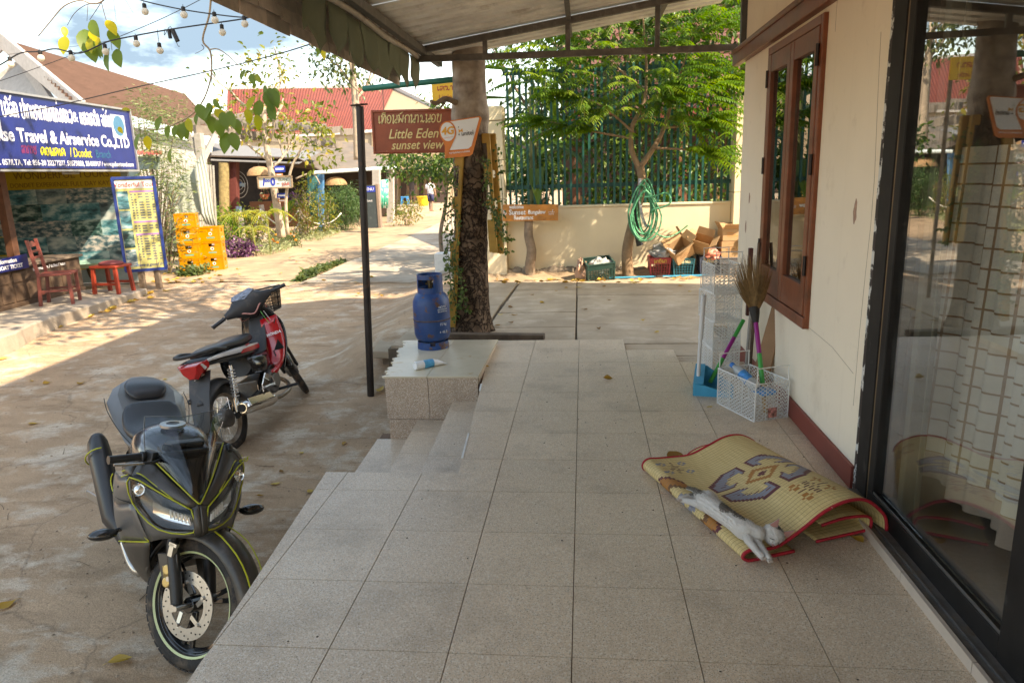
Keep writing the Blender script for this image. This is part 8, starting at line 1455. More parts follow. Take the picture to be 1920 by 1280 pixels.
b = MB(); b.tube(smooth_path([V(.27,-.03,.31), V(.30,-.10,.24), V(.18,-.17,.20), V(-.02,-.185,.205), V(-.14,-.185,.23)], 5),.019,10); b.build('exhaust_pipe', mat('stained_pipe', (.32,.26,.2),.35, metal=.8, var=.3, vs=12), UB, local=True, smooth=60)
b = MB(); a, c = V(-.12,-.185,.225), V(-.66,-.20,.345); d_ = c-a; b.tube([a, a+d_*.06, a+d_*.14, a+d_*.85, a+d_*.97, c], [.022,.038,.050,.056,.052,.040], 18); b.build('muffler', CHR, UB, local=True, smooth=50); b = MB(); b.tube([c-d_*.01, c+d_*.012], [.032,.032], 14); b.build('muffler_end', mat('soot', (.03,.025,.022),.8), UB, local=True); b = MB(); q = a+d_*.5+V(-.02,-.045,.045); b.prism([(-.20,-.02),(.20,-.03),(.19,.03),(-.18,.035)], q, d_.normalized(), V(.2,.5,.84), V(0,-.86,.5),.004); b.build('heat_shield', CHR, UB, local=True, bevel=.002)
for pts, r in (([(.10,-.11,.40),(.18,-.14,.46),(.22,-.12,.56)], .006),([(-.05,-.12,.42),(.05,-.14,.47),(.16,-.12,.44)], .008),([(-.14,-.13,.36),(-.3,-.14,.33),(-.55,-.10,.30)], .006),([(.32,-.10,.95),(.36,-.16,.86),(.32,-.15,.78)], .005)): b = MB(); b.tube(smooth_path([V(*p) for p in pts], 4), r, 6); b.build('cable', MBLK, UB, local=True, smooth=180)
for k in range(6): b = MB(); b.bx(.135+.022*k, .145+.022*k, -.078,.078,.30,.43); b.build('cylinder_fin', ENG, UB, local=True)
b = MB(); b.tube(smooth_path([V(.05,-.12,.25), V(.06,-.26,.26), V(.06,-.33,.265)], 3),.013,8); b.build('foot_peg', VIN, UB, local=True); b = MB(); b.tube([V(-.18,-.16,.35), V(-.19,-.26,.37)], .012,8); b.build('pillion_peg', STEEL, UB, local=True); b = MB(); b.tube([V(-.02,-.17,.33), V(-.10,-.20,.42), V(-.10,-.24,.44)], .008,7); b.build('kick_lever', CHR, UB, local=True); b = MB(); b.tube([V(-.06,.12,.25), V(-.10,.27,.01)], .011,8); b.build('side_stand', MBLK, UB, local=True); b = MB(); b.bar((-.2,.09,.28),(-.6,.09,.27),.05,.08); b.build('chain_case', DGP, UB, local=True, bevel=.006)
# --- things on the terrace
CYB = mat('blue_cylinder_paint', (.008,.052,.18),.45, var=.3, vs=5, dirt=((.12,.055,.03),.555,.62,13.), bump=.15, bs=40)
gcx, gcy = -1.265,3.985
gc = thing('gas_cylinder', 'blue rust flecked gas cylinder standing on the broken marble top', 'gas cylinder', (gcx, gcy, .05)); c = V(gcx, gcy, .05); gc.scale = (1.05,1.05,1.05)
MB().lathe([(.100,.058),(.135,.085),(.148,.125),(.150,.235),(.150,.36),(.146,.40),(.125,.445),(.085,.475),(.04,.488),(0,.49)], c, 40).build('shell', CYB, gc, smooth=60)
m = MB(); m.lathe([(.1505,.236),(.153,.240),(.153,.246),(.1505,.25)], c, 40); m.build('weld_band', mat('rusty_weld', (.07,.05,.06),.7, var=.4, vs=20), gc, smooth=60)
b = MB()
for k in range(4): a0 = k*math.pi/2+.35; b.lathe([(.124,.018),(.128,.018),(.128,.06),(.124,.06)], c, 10, a0=a0, a1=a0+1.25)
b.lathe([(.122,.0),(.130,.0),(.130,.034),(.122,.034)], c, 40); b.build('foot_ring', CYB, gc, smooth=40)
b = MB()
def arc(z0, z1, a0, a1): b.lathe([(.098, z0),(.103, z0),(.103, z1),(.098, z1),(.098, z0)], c, max(2, int((a1-a0)*6)), a0=a0, a1=a1)
arc(.44,.505,0,2*math.pi); arc(.575,.61,0,2*math.pi); arc(.505,.575, R(-62), R(20)) ; arc(.505,.575, R(108), R(215))
b.build('collar', CYB, gc, smooth=40, solid=.003); b = MB(); b.cyl(c+V(0,0,.485), c+V(0,0,.55),.018,10); b.cyl(c+V(-.035,0,.53), c+V(.04,0,.53),.012,8); b.cyl(c+V(0,0,.55), c+V(0,0,.565),.026,12); b.build('valve', mat('dark_brass', (.10,.075,.04),.4, metal=.7), gc, smooth=40)
ang = math.atan2(CAM.y-gcy, CAM.x-gcx)+.62; n_ = V(math.cos(ang), math.sin(ang),0); r_ = ZU.cross(n_)
for s_, z, sz in (('NOTE', .355,.026),('KEEP UPRIGHT', .335,.014),('NO SMOKING', .318,.014),('15 kg', .215,.03),('+ 48.5', .15,.03)): text(s_, sz, mat('worn_white_stencil', (.55,.58,.62),.6), gc, c+n_*.1505+ZU*z, r_, ZU, name='stencil', lift=.0)
tb = thing('cream_tube', 'white tube with light blue band lying on the marble top by the cylinder', 'tube', (-1.22,3.29,.05)); p, q = V(-1.255,3.235,.083), V(-1.07,3.42,.075); d_ = (q-p)
b = MB(); b.tube([p, p+d_*.02, p+d_*.28], [.030,.033,.033], 18); b.build('cap_end', mat('tube_white', (.78,.78,.77),.3), tb, smooth=40); b = MB(); b.tube([p+d_*.281, p+d_*.62], [.033,.032], 18); b.build('blue_band', mat('tube_light_blue', (.05,.36,.62),.35, var=.25, vs=30), tb, smooth=40); b = MB()
b.loft([[p+d_*f+V(-.7,.7,0)*w_*math.cos(t)+ZU*(h_*math.sin(t)-dz) for t in [2*math.pi*i/16 for i in range(16)]] for f, w_, h_, dz in ((.621,.032*.99,.032,0),(.8,.036,.024,.005),(.95,.04,.012,.012),(1.03,.042,.003,.018))]); b.build('crimped_end', mat('tube_white', (.78,.78,.77)), tb, smooth=60)
# --- wire baskets, dustpan, brooms, board by the window
WW = mat('white_coated_wire', (.72,.72,.70),.4, var=.04)
def diamond_mesh(b, o, r, u, W_, H_, nx, nz, rad):
 o, r, u = map(Vector, (o, r, u))
 for k in range(-nz, nx+1):
  for sg in (1,-1):
   x0, z0, x1, z1 = (k/nx*W_, 0,(k+nz)/nx*W_, H_) if sg > 0 else ((k+nz)/nx*W_, 0, k/nx*W_, H_)
   a, c = V(x0, z0,0), V(x1, z1,0); d = c-a
   t0, t1 = 0,1
   for lo, hi in ((0, W_),):
    if abs(d.x) > 1e-9:
     ta, tb_ = (lo-a.x)/d.x, (hi-a.x)/d.x; t0, t1 = max(t0, min(ta, tb_)), min(t1, max(ta, tb_))
   if t1-t0 > .02: e, f = a+d*t0, a+d*t1; b.tube([o+r*e.x+u*e.y, o+r*f.x+u*f.y], rad, 3, caps=False)
def wire_basket(label, c, rz, w_, d_, h_, fine=True, group=None, cell=.031, rad=.0021):
 t = thing('wire_basket', label, 'basket', c, rz, group); b = MB(); C_ = [V(-w_/2,-d_/2,0), V(w_/2,-d_/2,0), V(w_/2, d_/2,0), V(-w_/2, d_/2,0)]
 for i in range(4):
  p, q = C_[i], C_[(i+1) % 4]; L_ = (q-p).length; diamond_mesh(b, p, (q-p).normalized(), ZU, L_, h_, int(L_/cell), int(h_/(cell*.75)), rad)
  for k in range(1,3): b.tube([p+(q-p)*k/3, p+(q-p)*k/3+ZU*h_], rad, 4)
 diamond_mesh(b, C_[0]+ZU*.003, V(1,0,0), V(0,1,0), w_, d_, int(w_/(cell*1.5)), int(d_/(cell*1.5)), rad); b.build('mesh_wall', WW, t, local=True, kind=None); b = MB()
 for z in (0, h_): b.tube([p+ZU*z for p in C_], .0042,6, closed=True)
 for p in C_: b.tube([p, p+ZU*h_], .0038,6)
 b.build('rim_wire', WW, t, local=True)
 for s in (-1,1): b = MB(); e = V(0, s*d_/2, h_); b.tube(smooth_path([e+V(-w_*.46,0,-.002), e+V(-w_*.46,0,.085), e+V(-w_*.40,0,.095), e+V(w_*.40,0,.095), e+V(w_*.46,0,.085), e+V(w_*.46,0,-.002)], 2),.0036,6); b.build('handle', WW, t, local=True)
 return t
rzb = R(25); nb = wire_basket('white wire basket with handles standing on the tiles, holding a bottle and a broom', (1.095,2.445,.0), R(22.5)+0,.235,.40,.235, group='white wire baskets'); 
tw_ = [wire_basket('white wire basket at the bottom of the tower by the window', (1.055,3.36,0), R(9),.20,.30,.20, group='white wire baskets', rad=.0021, cell=.033)]
for k in range(1,4):
 o = copy_tree(tw_[0]); o.location = (1.055+.010*(k % 2)-.004*k, 3.36-.008*k, .207*k); o.rotation_euler.z = R(9+(-3,4,-2)[k-1]); o['label'] = ['white wire basket second from the floor in the tower', 'white wire basket third from the floor in the tower', 'topmost white wire basket of the tower by the window'][k-1]
wb_ = thing('water_bottle', 'clear water bottle with blue cap lying in the wire basket', 'bottle', (1.04,2.47,.17)); p, q = V(1.10,2.36,.175), V(.99,2.56,.265); d_ = (q-p)
b = MB(); b.tube([p, p+d_*.03, p+d_*.7, p+d_*.85, p+d_*.92], [.028,.034,.034,.018,.014], 16); b.build('body', mat('clear_plastic_bottle', (.55,.6,.62),.1, var=.2, trans=.3, coat=.4), wb_, smooth=60); b = MB(); b.tube([p+d_*.25, p+d_*.58], .0345,16, caps=False); b.build('label_band', mat('bottle_blue', (.03,.25,.6),.4, var=.4, vs=30), wb_, smooth=60); b = MB(); b.tube([p+d_*.92, p+d_*1.02], .017,12); b.build('cap', mat('cap_blue', (.02,.2,.6),.4), wb_, smooth=40)
pl_ = MB(); pl_.box((1.15,2.38,.145),(.10,.12,.03), rz=.5); tag(pl_.build('blue_packet', mat('packet_blue', (.05,.28,.62),.35, var=.5, vs=25), bevel=.008), 'small blue packet beside the bottle in the wire basket', 'packet')
tg = MB(); tg.box((1.178,2.262,.045),(.062,.003,.062), rz=R(22)); tag(tg.build('red_printed_bag', mat('red_print_film', (.55,.25,.22),.3, var=.9, vs=45, trans=.2)), 'clear film with red print at the foot of the wire basket', 'film')
# dustpan
dp = thing('dustpan', 'blue dustpan with a tall pale grey handle beside the wire baskets', 'dustpan', (.93,2.82,0)); DPB = mat('dustpan_blue', (.012,.30,.50),.4, var=.08); Mz = Matrix.Translation((.93,2.83,0)) @ Matrix.Rotation(R(-12),4, 'Z')
b = MB(); w_, d_, h_ = .13,.12,.13
b.add([V(-w_, -d_, .0), V(w_, -d_, 0), V(w_, d_, 0), V(-w_, d_, 0), V(-w_, -d_, .085), V(w_, -d_, .02), V(w_, d_, .02), V(-w_, d_, .16), V(-w_*.4,-d_, .075), V(-w_*.4, d_, .15)], [(0,3,2,1),(0,1,5,8,4),(3,7,9,6,2),(0,4,7,3)]); b.add([V(-w_, -d_, .085), V(-w_*.5,-d_, .085), V(-w_*.5, d_, .16), V(-w_, d_, .16)], [(0,1,2,3)]); xf(b, Mz).build('pan', DPB, dp, solid=.006)
b = MB(); b.tube([Mz @ V(-.105,-.03,.08), Mz @ V(-.100,.0,.36), Mz @ V(-.098,.0,.37)], .0125,10); b.tube([Mz @ V(-.098,0,.37), Mz @ V(-.088,.03,.66), Mz @ V(-.088,.03,.665)], [.0165,.0165,.012], 12); b.build('handle', mat('pale_grey_plastic', (.60,.60,.60),.45, var=.03), dp, smooth=45)
PUR = mat('magenta_wrap', (.30,.012,.20),.3, var=.1); GRN = mat('green_wrap', (.02,.32,.06),.3, var=.1)
STRAW = mat('broom_straw', (.26,.155,.065),.9, var=.35, vs=40, bump=.4)
def broom(label, p0, p1, bands, fan=None, r=.015):
 t = thing('broom', label, 'broom', p0); p0, p1 = Vector(p0), Vector(p1); d = p1-p0; x = 0
 for m_, f in bands: MB().tube([p0+d*x, p0+d*f], r, 12).build('wrapped_handle', m_, t, smooth=45); x = f
 if fan:
  dn = d.normalized(); L_, spread = fan; MB().tube([p1-dn*.01, p1+dn*.05, p1+dn*.09], [.018,.030,.034], 14).build('binding', mat('black_binding', (.02,.018,.016),.7), t, smooth=45); A, D, U, S_ = [], [], [], []; side = V(.80,-.60,0); out = side.cross(dn)
  b = MB()
  for _ in range(520):
   a, c_ = rng.uniform(-1,1), rng.gauss(0,.35); l = L_*rng.uniform(.5,1.05)*(1-.42*abs(a)**1.5+.22*max(0, a)); s0 = p1+dn*.075+side*a*.024+out*c_*.02; e = s0+dn*l+side*a*l*spread+out*c_*l*.18; mid = s0.lerp(e, .5)+side*a*.012; b.tube([s0, mid, e+V(0,0,-.02*abs(a))], [.0016,.0013,.0006], 3, caps=False)
  o = b.build('bristles', STRAW, t, kind='stuff')
 return t
q0 = V(1.165,2.36,.01); broom('grass broom with purple and green handle standing upside down in the wire basket', q0, on_y(1417,602,2.62),((mat('bare_cane', (.45,.28,.13),.6),.30),(GRN, .64),(PUR, 1.0)),(.37,.45))
q0 = on_z(1322,716,.02); broom('slanting broom handle in green and magenta leaning behind the tower', (.915,2.90,.045), on_y(1394,600,3.12),((GRN, .38),(PUR, .72),(GRN, 1.0)), None, .0145)
b = MB(); b.tube(smooth_path([V(1.205,3.02,.0), V(1.225,3.05,.42), V(1.25,3.12,.7), V(1.265,3.16,.98)], 5), [.013,.011], 8); tag(b.build('wooden_stick', mat('dark_bare_stick', (.12,.075,.05),.8, var=.3, bump=.4), smooth=60), 'thin dark wooden stick leaning in the corner behind the brooms', 'stick'); b = MB(); b.tube([V(1.16,2.95,0), V(1.19,2.98,.55)], .011,8); tag(b.build('grey_pole', mat('grey_pole_paint', (.28,.26,.24),.6), smooth=60), 'thin grey pole leaning behind the upside down broom', 'pole')
b = MB(); b.prism([(0,0),(.14,0),(.15,.54),(.06,.60)], V(1.165,2.86,0), V(.62,-.78,0), V(.16,.08,1), V(-.86,-.44,.12),.012); tag(b.build('brown_board', mat('brown_hardboard', (.28,.15,.075),.7, var=.12), bevel=.002), 'narrow brown board leaning on the wall behind the brooms', 'board')
b = MB(); b.bx(1.245,1.275,3.36,3.40,.42,.92); tag(b.build('dark_batten', mat('dark_red_batten', (.10,.03,.025),.7), bevel=.003), 'short dark red batten against the wall beside the window', 'batten')
# --- folded woven mat
def mat_mat():
 m = bpy.data.materials.new('woven_reed'); m.use_nodes = True; t = m.node_tree; k = t.links.new; b = t.nodes['Principled BSDF']; a = t.nodes.new('ShaderNodeAttribute'); a.attribute_name = 'st'; s = t.nodes.new('ShaderNodeSeparateXYZ'); k(a.outputs['Vector'], s.inputs[0]); U, V_ = s.outputs[0], s.outputs[1]
 def M(op, *x):
  n = t.nodes.new('ShaderNodeMath'); n.operation = op
  for i, q in enumerate(x):
   if isinstance(q, (int, float)): n.inputs[i].default_value = q
   else: k(q, n.inputs[i])
  return n.outputs[0]
 # quantise so that every motif keeps the stepped outline of the weave
 CU, CV = .0125,.0135
 u = M('MULTIPLY', M('ADD', M('FLOOR', M('DIVIDE', U, CU)),.5), CU); v = M('MULTIPLY', M('ADD', M('FLOOR', M('DIVIDE', V_, CV)),.5), CV)
 n = node(t, 'ShaderNodeTexNoise', Scale=1., Detail=3.); cm = t.nodes.new('ShaderNodeCombineXYZ'); k(M('MULTIPLY', U, 6.), cm.inputs[0]); k(M('MULTIPLY', V_, 240.), cm.inputs[1]); k(cm.outputs[0], n.inputs['Vector'])
 cr = t.nodes.new('ShaderNodeValToRGB'); e = cr.color_ramp.elements; e[0].position = .3; e[0].color = (.56,.40,.165,1); e[1].position = .7; e[1].color = (.76,.58,.28,1); k(n.outputs['Fac'], cr.inputs['Fac']); col = cr.outputs[0]
 def over(mask, c):
  nonlocal col
  x = t.nodes.new('ShaderNodeMix'); x.data_type = 'RGBA'; k(mask, x.inputs['Factor']); k(col, x.inputs['A'])
  if isinstance(c, tuple): x.inputs['B'].default_value = c+(1,)
  else: k(c, x.inputs['B'])
  col = x.outputs['Result']
 AND = lambda *x: x[0] if len(x) == 1 else M('MULTIPLY', x[0], AND(*x[1:]))
 def inside(x, lo, hi): return M('MULTIPLY', M('GREATER_THAN', x, lo), M('LESS_THAN', x, hi))
 MAR, GRY_, ORA = (.12,.018,.03),(.23,.235,.29),(.42,.16,.03)
 # medallion: four hooked arms round an orange centre
 cu, cv = .555,.36
 du, dv = M('ABSOLUTE', M('SUBTRACT', u, cu)), M('ABSOLUTE', M('SUBTRACT', v, cv))
 mn_, mxx = M('MINIMUM', du, dv), M('MAXIMUM', du, dv); sm_ = M('ADD', du, dv)
 arm = AND(inside(sm_, .15,.335), M('GREATER_THAN', mn_, .022), M('LESS_THAN', mxx, .225)); over(arm, MAR)
 arm2 = AND(inside(sm_, .165,.305), M('GREATER_THAN', mn_, .030), M('LESS_THAN', mxx, .205)); over(arm2, GRY_)
 hole = AND(inside(sm_, .15,.25), M('GREATER_THAN', mn_, .052), M('LESS_THAN', mxx, .150)); over(hole, cr.outputs[0]); tick = AND(inside(sm_, .225,.25), M('GREATER_THAN', mn_, .055), M('LESS_THAN', M('PINGPONG', U, .010),.0035)); over(tick, MAR)
 over(M('LESS_THAN', sm_, .095), ORA); over(M('LESS_THAN', sm_, .062), cr.outputs[0]); over(M('LESS_THAN', sm_, .028), MAR)
 # small checkered flowers
 for fu, fv, c1 in ((.20,.42, ORA),(.93,.66, ORA),(.97,.10, GRY_)):
  du, dv = M('ABSOLUTE', M('SUBTRACT', u, fu)), M('ABSOLUTE', M('SUBTRACT', v, fv)); far = M('ABSOLUTE', M('SUBTRACT', M('ADD', du, dv),.0)); pet = AND(inside(du, .030,.082), inside(dv, .030,.082), M('GREATER_THAN', M('ADD', M('LESS_THAN', M('ABSOLUTE', M('SUBTRACT', du, .056)),.010), M('LESS_THAN', M('ABSOLUTE', M('SUBTRACT', dv, .056)),.010)),.5)); over(M('MULTIPLY', pet, M('SUBTRACT', 1., AND(M('LESS_THAN', M('ABSOLUTE', M('SUBTRACT', du, .056)),.008), M('LESS_THAN', M('ABSOLUTE', M('SUBTRACT', dv, .056)),.008)))), c1)
  cross = AND(M('LESS_THAN', M('ABSOLUTE', M('SUBTRACT', du, dv)),.012), M('LESS_THAN', du, .030), M('LESS_THAN', M('PINGPONG', U, .010),.005)); over(cross, (.10,.02,.02))
  lines = AND(M('LESS_THAN', M('MINIMUM', du, dv),.010), M('LESS_THAN', M('MAXIMUM', du, dv),.075), M('GREATER_THAN', M('MAXIMUM', du, dv),.022), M('LESS_THAN', M('PINGPONG', U, .010),.005)); over(lines, (.10,.02,.02))
 # brown band motif along the rolled front edge
 du, dv = M('ABSOLUTE', M('SUBTRACT', u, .56)), M('ABSOLUTE', M('SUBTRACT', v, -.03)); sb_ = M('ADD', du, M('MULTIPLY', dv, 1.6)); z_ = M('LESS_THAN', v, .06)
 over(AND(inside(sb_, .22,.34), z_), ORA); over(AND(inside(sb_, .315,.345), z_), MAR); over(AND(inside(sb_, .19,.225), z_),(.16,.06,.02)); over(AND(M('LESS_THAN', sb_, .10), M('GREATER_THAN', sb_, .045), z_), GRY_)
 # stitches, hem and cross threads
 over(AND(M('LESS_THAN', M('PINGPONG', U, CU),.0012)),(.28,.17,.06)); over(M('GREATER_THAN', 0., M('SUBTRACT', U, .010)),(.40,.012,.02)); over(M('GREATER_THAN', U, 1.11),(.40,.012,.02))
 k(col, b.inputs['Base Color']); b.inputs['Roughness'].default_value = .62; w_ = t.nodes.new('ShaderNodeMath'); w_.operation = 'PINGPONG'; w_.inputs[1].default_value = CU; k(U, w_.inputs[0]); w2 = M('MULTIPLY', M('PINGPONG', V_, .0022),3.)
 bp = node(t, 'ShaderNodeBump', Strength=.55, Distance=.004); k(M('ADD', M('MULTIPLY', w_.outputs[0], .4), M('ADD', w2, M('MULTIPLY', n.outputs['Fac'], .003))), bp.inputs['Height']); bp.inputs['Distance'].default_value = 1.; bp.inputs['Strength'].default_value = .25; k(bp.outputs[0], b.inputs['Normal']); return m
# frame of the mat: a along its length (front end near us), e across from the rolled edge to the wall
FA_, FB_ = on_z(1205,885,0), on_z(1392,1055,0); av = (FA_-FB_); av.z = 0; LEN = av.length; av.normalize(); ev = V(av.y, -av.x, 0)
if ev.x < 0: ev = -ev
def mp_(u, e, z): return FB_+av*(LEN*u/1.12)+ev*e+ZU*z
mt = thing('folded_mat', 'folded cream reed mat with maroon and grey woven motifs, kitten sleeping on it', 'mat', (FB_.x, FB_.y, 0))
def prof(u):
 """cross section: from the underlayer round the rolled front edge, over the top, to the wall side"""
 k = u/1.12; w_ = .03*math.sin(k*5.2+.6); g = .012*math.sin(6*k); f_ = 1-.25*k
 return [(.23,.012),(.12,.008),(.035,.006),(.008,.016),(.0,.036-.008*(1-k)),(.010,.056-.014*(1-k)),(.038,.066-.016*(1-k)),(.085,.062-.018*(1-k)+.5*g),(.16,.060-.012*(1-k)+g),(.26,.080*f_+.01+.6*w_),(.36,.125*f_+.02+w_),(.46,.16*f_+.02+w_*.7),(.55,.165*f_+.01+.4*w_),(.62,.13*f_),(.655,.085*f_),(.665,.03)]
NU = 48; rows, st = [], []
for i in range(NU+1):
 u = 1.12*i/NU; pr_ = [V(e, 0, z) for e, z in prof(u)]; P = smooth_path(pr_, 5); L_ = 0; r_ = []
 arcs = [0]
 for a, c_ in zip(P, P[1:]): arcs.append(arcs[-1]+(c_-a).length)
 fr = .2+.12
 for p, s_ in zip(P, arcs): r_.append(mp_(u+.012*math.sin(p.x*14)*(u/1.12), p.x, p.z)); st.append((u, s_-.285))
 rows.append(r_)
b = MB(); b.grid(rows, st); WM = mat_mat(); b.build('top_layer', WM, mt, smooth=180, solid=.004)
HEM = mat('red_hem_tape', (.42,.012,.025),.7, var=.2, vs=40, dirt=((.65,.5,.45),.66,.7,60)); [MB().tube(list(q),.007,8).build('hem', HEM, mt, smooth=180) for q in (rows[0], rows[-1])]
# inner folds showing at the open near end, and the second layer at the far end
for k, (e0, e1, z0, z1, du) in enumerate(((.36,.62,.012,.085,.045),)):
 rws, stt = [], []
 for i in range(25):
  u = du+1.02*i/24; P = smooth_path([V(e0,0, z0), V((e0+e1)/2,0, z0+.006), V(e1-.02,0, z0+.012), V(e1,0,(z0+z1)/2), V(e1-.02,0, z1), V((e0+e1)/2,0, z1+.01), V(e0+.02,0, z1-.005)], 4); rws.append([mp_(u, p.x, p.z) for p in P]); stt += [(u, 1.4+k+p.x) for p in P]
 b = MB(); b.grid(rws, stt); b.build('inner_fold', WM, mt, smooth=180, solid=.004); b = MB(); b.tube(rws[0], .0065,7); b.build('hem', HEM, mt, smooth=180)
rws, stt = [], []
for i in range(9):
 u = 1.085+.13*i/8; P = smooth_path([V(.26,0,.01), V(.27,0,.04), V(.34,0,.078), V(.44,0,.085), V(.52,0,.05), V(.54,0,.01)], 4); rws.append([mp_(u, p.x+.03*(i/8), p.z*(1-.25*(i/8)**2)) for p in P]); stt += [(u-1.0,2.6+p.x) for p in P]
b = MB(); b.grid(rws, stt); b.build('inner_fold', WM, mt, smooth=180, solid=.004); b = MB(); b.tube(rws[-1], .0065,7); b.build('hem', HEM, mt, smooth=180)
# --- the kitten
def top_z(e, u): 
 P = smooth_path([V(a, 0, z) for a, z in prof(u)], 6); P = [p for p in P if p.z > .055 or p.x > .02]; return min(P, key=lambda p: abs(p.x-e)+(10 if p.z < .05 else 0)).z
def cat_mat():
 m = mat('kitten_fur', (.62,.585,.55),.9, var=.05, vs=14, bump=.3, bs=170, spec=.1); t = m.node_tree; k = t.links.new; b = t.nodes['Principled BSDF']; src = b.inputs['Base Color'].links[0].from_socket
 a = t.nodes.new('ShaderNodeAttribute'); a.attribute_name = 'patch'; n = node(t, 'ShaderNodeTexNoise', Scale=60., Detail=4.); k(t.nodes['Texture Coordinate'].outputs['Object'], n.inputs['Vector']); ad = t.nodes.new('ShaderNodeMath'); ad.operation = 'MULTIPLY_ADD'; ad.inputs[1].default_value = .5; k(n.outputs['Fac'], ad.inputs[0]); k(a.outputs['Fac'], ad.inputs[2])
 r = node(t, 'ShaderNodeMapRange'); r.inputs['From Min'].default_value = .70; r.inputs['From Max'].default_value = .85; k(ad.outputs[0], r.inputs['Value']); x = t.nodes.new('ShaderNodeMix'); x.data_type = 'RGBA'; k(r.outputs[0], x.inputs['Factor']); k(src, x.inputs['A']); x.inputs['B'].default_value = (.15,.13,.11,1); k(x.outputs['Result'], b.inputs['Base Color']); return m
KT = thing('kitten', 'white kitten with grey back patches asleep stretched out on the mat edge', 'cat', (FB_.x, FB_.y, 0))
def on_mat(px, py, up=0.):
 """point over the mat at a height above its woven top"""
 z = .08
 for _ in range(10):
  p = on_z(px, py, z); r = p-FB_; e = r.dot(ev); u = 1.12*r.dot(av)/LEN; z = top_z(min(.6, max(.012, e)), min(1.12, max(0, u)))+up
 return on_z(px, py, z)
sk = []; sr = []; se = []
def chain(pts, rads, start=None):
 prev = start
 for p, r in zip(pts, rads):
  sk.append(tuple(p)); sr.append(r); i = len(sk)-1
  if prev is not None: se.append((prev, i))
  prev = i
 return prev
body = [on_mat(1318,938,.045), on_mat(1338,951,.05), on_mat(1362,968,.048), on_mat(1385,984,.045), on_mat(1405,995,.045), on_mat(1422,1000,.042), on_mat(1436,1003,.040)]
chain(body, [.038,.042,.040,.038,.038,.031,.026])
chain([on_mat(1312,945,.03), on_mat(1300,942,.018), on_mat(1284,938,.012), on_mat(1272,935,.012)], [.026,.016,.0125,.013], 0); chain([on_mat(1332,930,.045), on_mat(1312,929,.02), on_mat(1296,930,.014), on_mat(1280,934,.013), on_mat(1274,937,.013)], [.030,.020,.014,.012,.012], 1)
chain([on_mat(1308,922,.03), on_mat(1298,917,.014), on_mat(1287,914,.010)], [.014,.010,.009], 0)
chain([on_mat(1400,1006,.028), on_mat(1409,1020,.020), on_mat(1422,1036,.014), on_mat(1432,1046,.013)], [.024,.016,.0125,.014], 4); chain([on_mat(1414,1006,.024), on_mat(1424,1022,.016), on_mat(1436,1038,.013), on_mat(1444,1050,.013)], [.022,.015,.012,.013], 5)
me = bpy.data.meshes.new('kitten_body'); me.from_pydata([(p[0]-FB_.x, p[1]-FB_.y, p[2]) for p in sk], se, []); kb = bpy.data.objects.new('body', me); COL.objects.link(kb); md = kb.modifiers.new('k', 'SKIN'); md.use_smooth_shade = True
for i, r in enumerate(sr): me.skin_vertices[0].data[i].radius = (r, r)
me.skin_vertices[0].data[0].use_root = True
u_ = kb.modifiers.new('u', 'SUBSURF'); u_.levels = 2; u_.render_levels = 2
dg = bpy.context.evaluated_depsgraph_get(); fin = bpy.data.meshes.new_from_object(kb.evaluated_get(dg)); bpy.data.objects.remove(kb); bm = bmesh.new(); bm.from_mesh(fin)
# head joined on: a rounded skull with muzzle, turned to lie on its cheek
hc = on_mat(1450,1002,.034); fwd = (on_mat(1452,1024,.012)-hc).normalized(); upv = (on_mat(1462,992,.055)-hc); upv = (upv-fwd*upv.dot(fwd)).normalized(); lat = fwd.cross(upv)
o3 = V(FB_.x, FB_.y, 0); hb = MB()
hb.sphere((0,0,0),1., 20,14); hv = []
for p in hb.v:
 q = Vector(p); x, y, z = q; sx = .044*(1-.10*max(0, y)); r = V(x*sx, y*.043, z*.039)
 if y > .4: r += V(-x*.006,.010*(y-.4)*(1-abs(z+.25)),-.004*(y-.4))
 for ex in (-1,1): dd = (q-V(ex*.45,.78,.18).normalized()).length; r -= q*.0035*max(0,1-dd/.35)
 hv.append(hc+lat*r.x+fwd*r.y+upv*r.z-o3)
off = len(bm.verts); vs_ = [bm.verts.new(v) for v in hv]; bm.verts.ensure_lookup_table()
for f in hb.f:
 try: bm.faces.new([vs_[i] for i in f])
 except ValueError: pass
bm.to_mesh(fin); bm.free(); fin.materials.clear(); fin.materials.append(cat_mat()); fin.polygons.foreach_set('use_smooth', [True]*len(fin.polygons))
pt = fin.attributes.new('patch', 'FLOAT', 'POINT'); vals = []
spots_ = [(1357,950,9),(1366,953,8),(1382,961,8),(1395,969,6),(1299,917,11),(1287,914,10),(1312,920,6),(1463,985,8),(1470,991,6)]
for v in fin.vertices:
 q = v.co+o3-CAM; d_ = q.dot(FW); px, py = 960+FPX*q.dot(RT)/d_, 640-FPX*q.dot(UP)/d_; d = min(math.hypot(px-a, py-b)/r for a, b, r in spots_); vals.append(max(0., min(1., 1.15-d*.6)) if v.normal.z > -.2 else 0.)
pt.data.foreach_set('value', vals); kb = bpy.data.objects.new('body', fin); COL.objects.link(kb); kb.parent = KT
fin.update(); FP, FD, FU, FG_ = [], [], [], []; back = (on_mat(1318,938,.045)-on_mat(1422,1000,.042)).normalized(); ar_ = [p.area for p in fin.polygons]; pick = rng.choices(range(len(ar_)), ar_, k=15000)
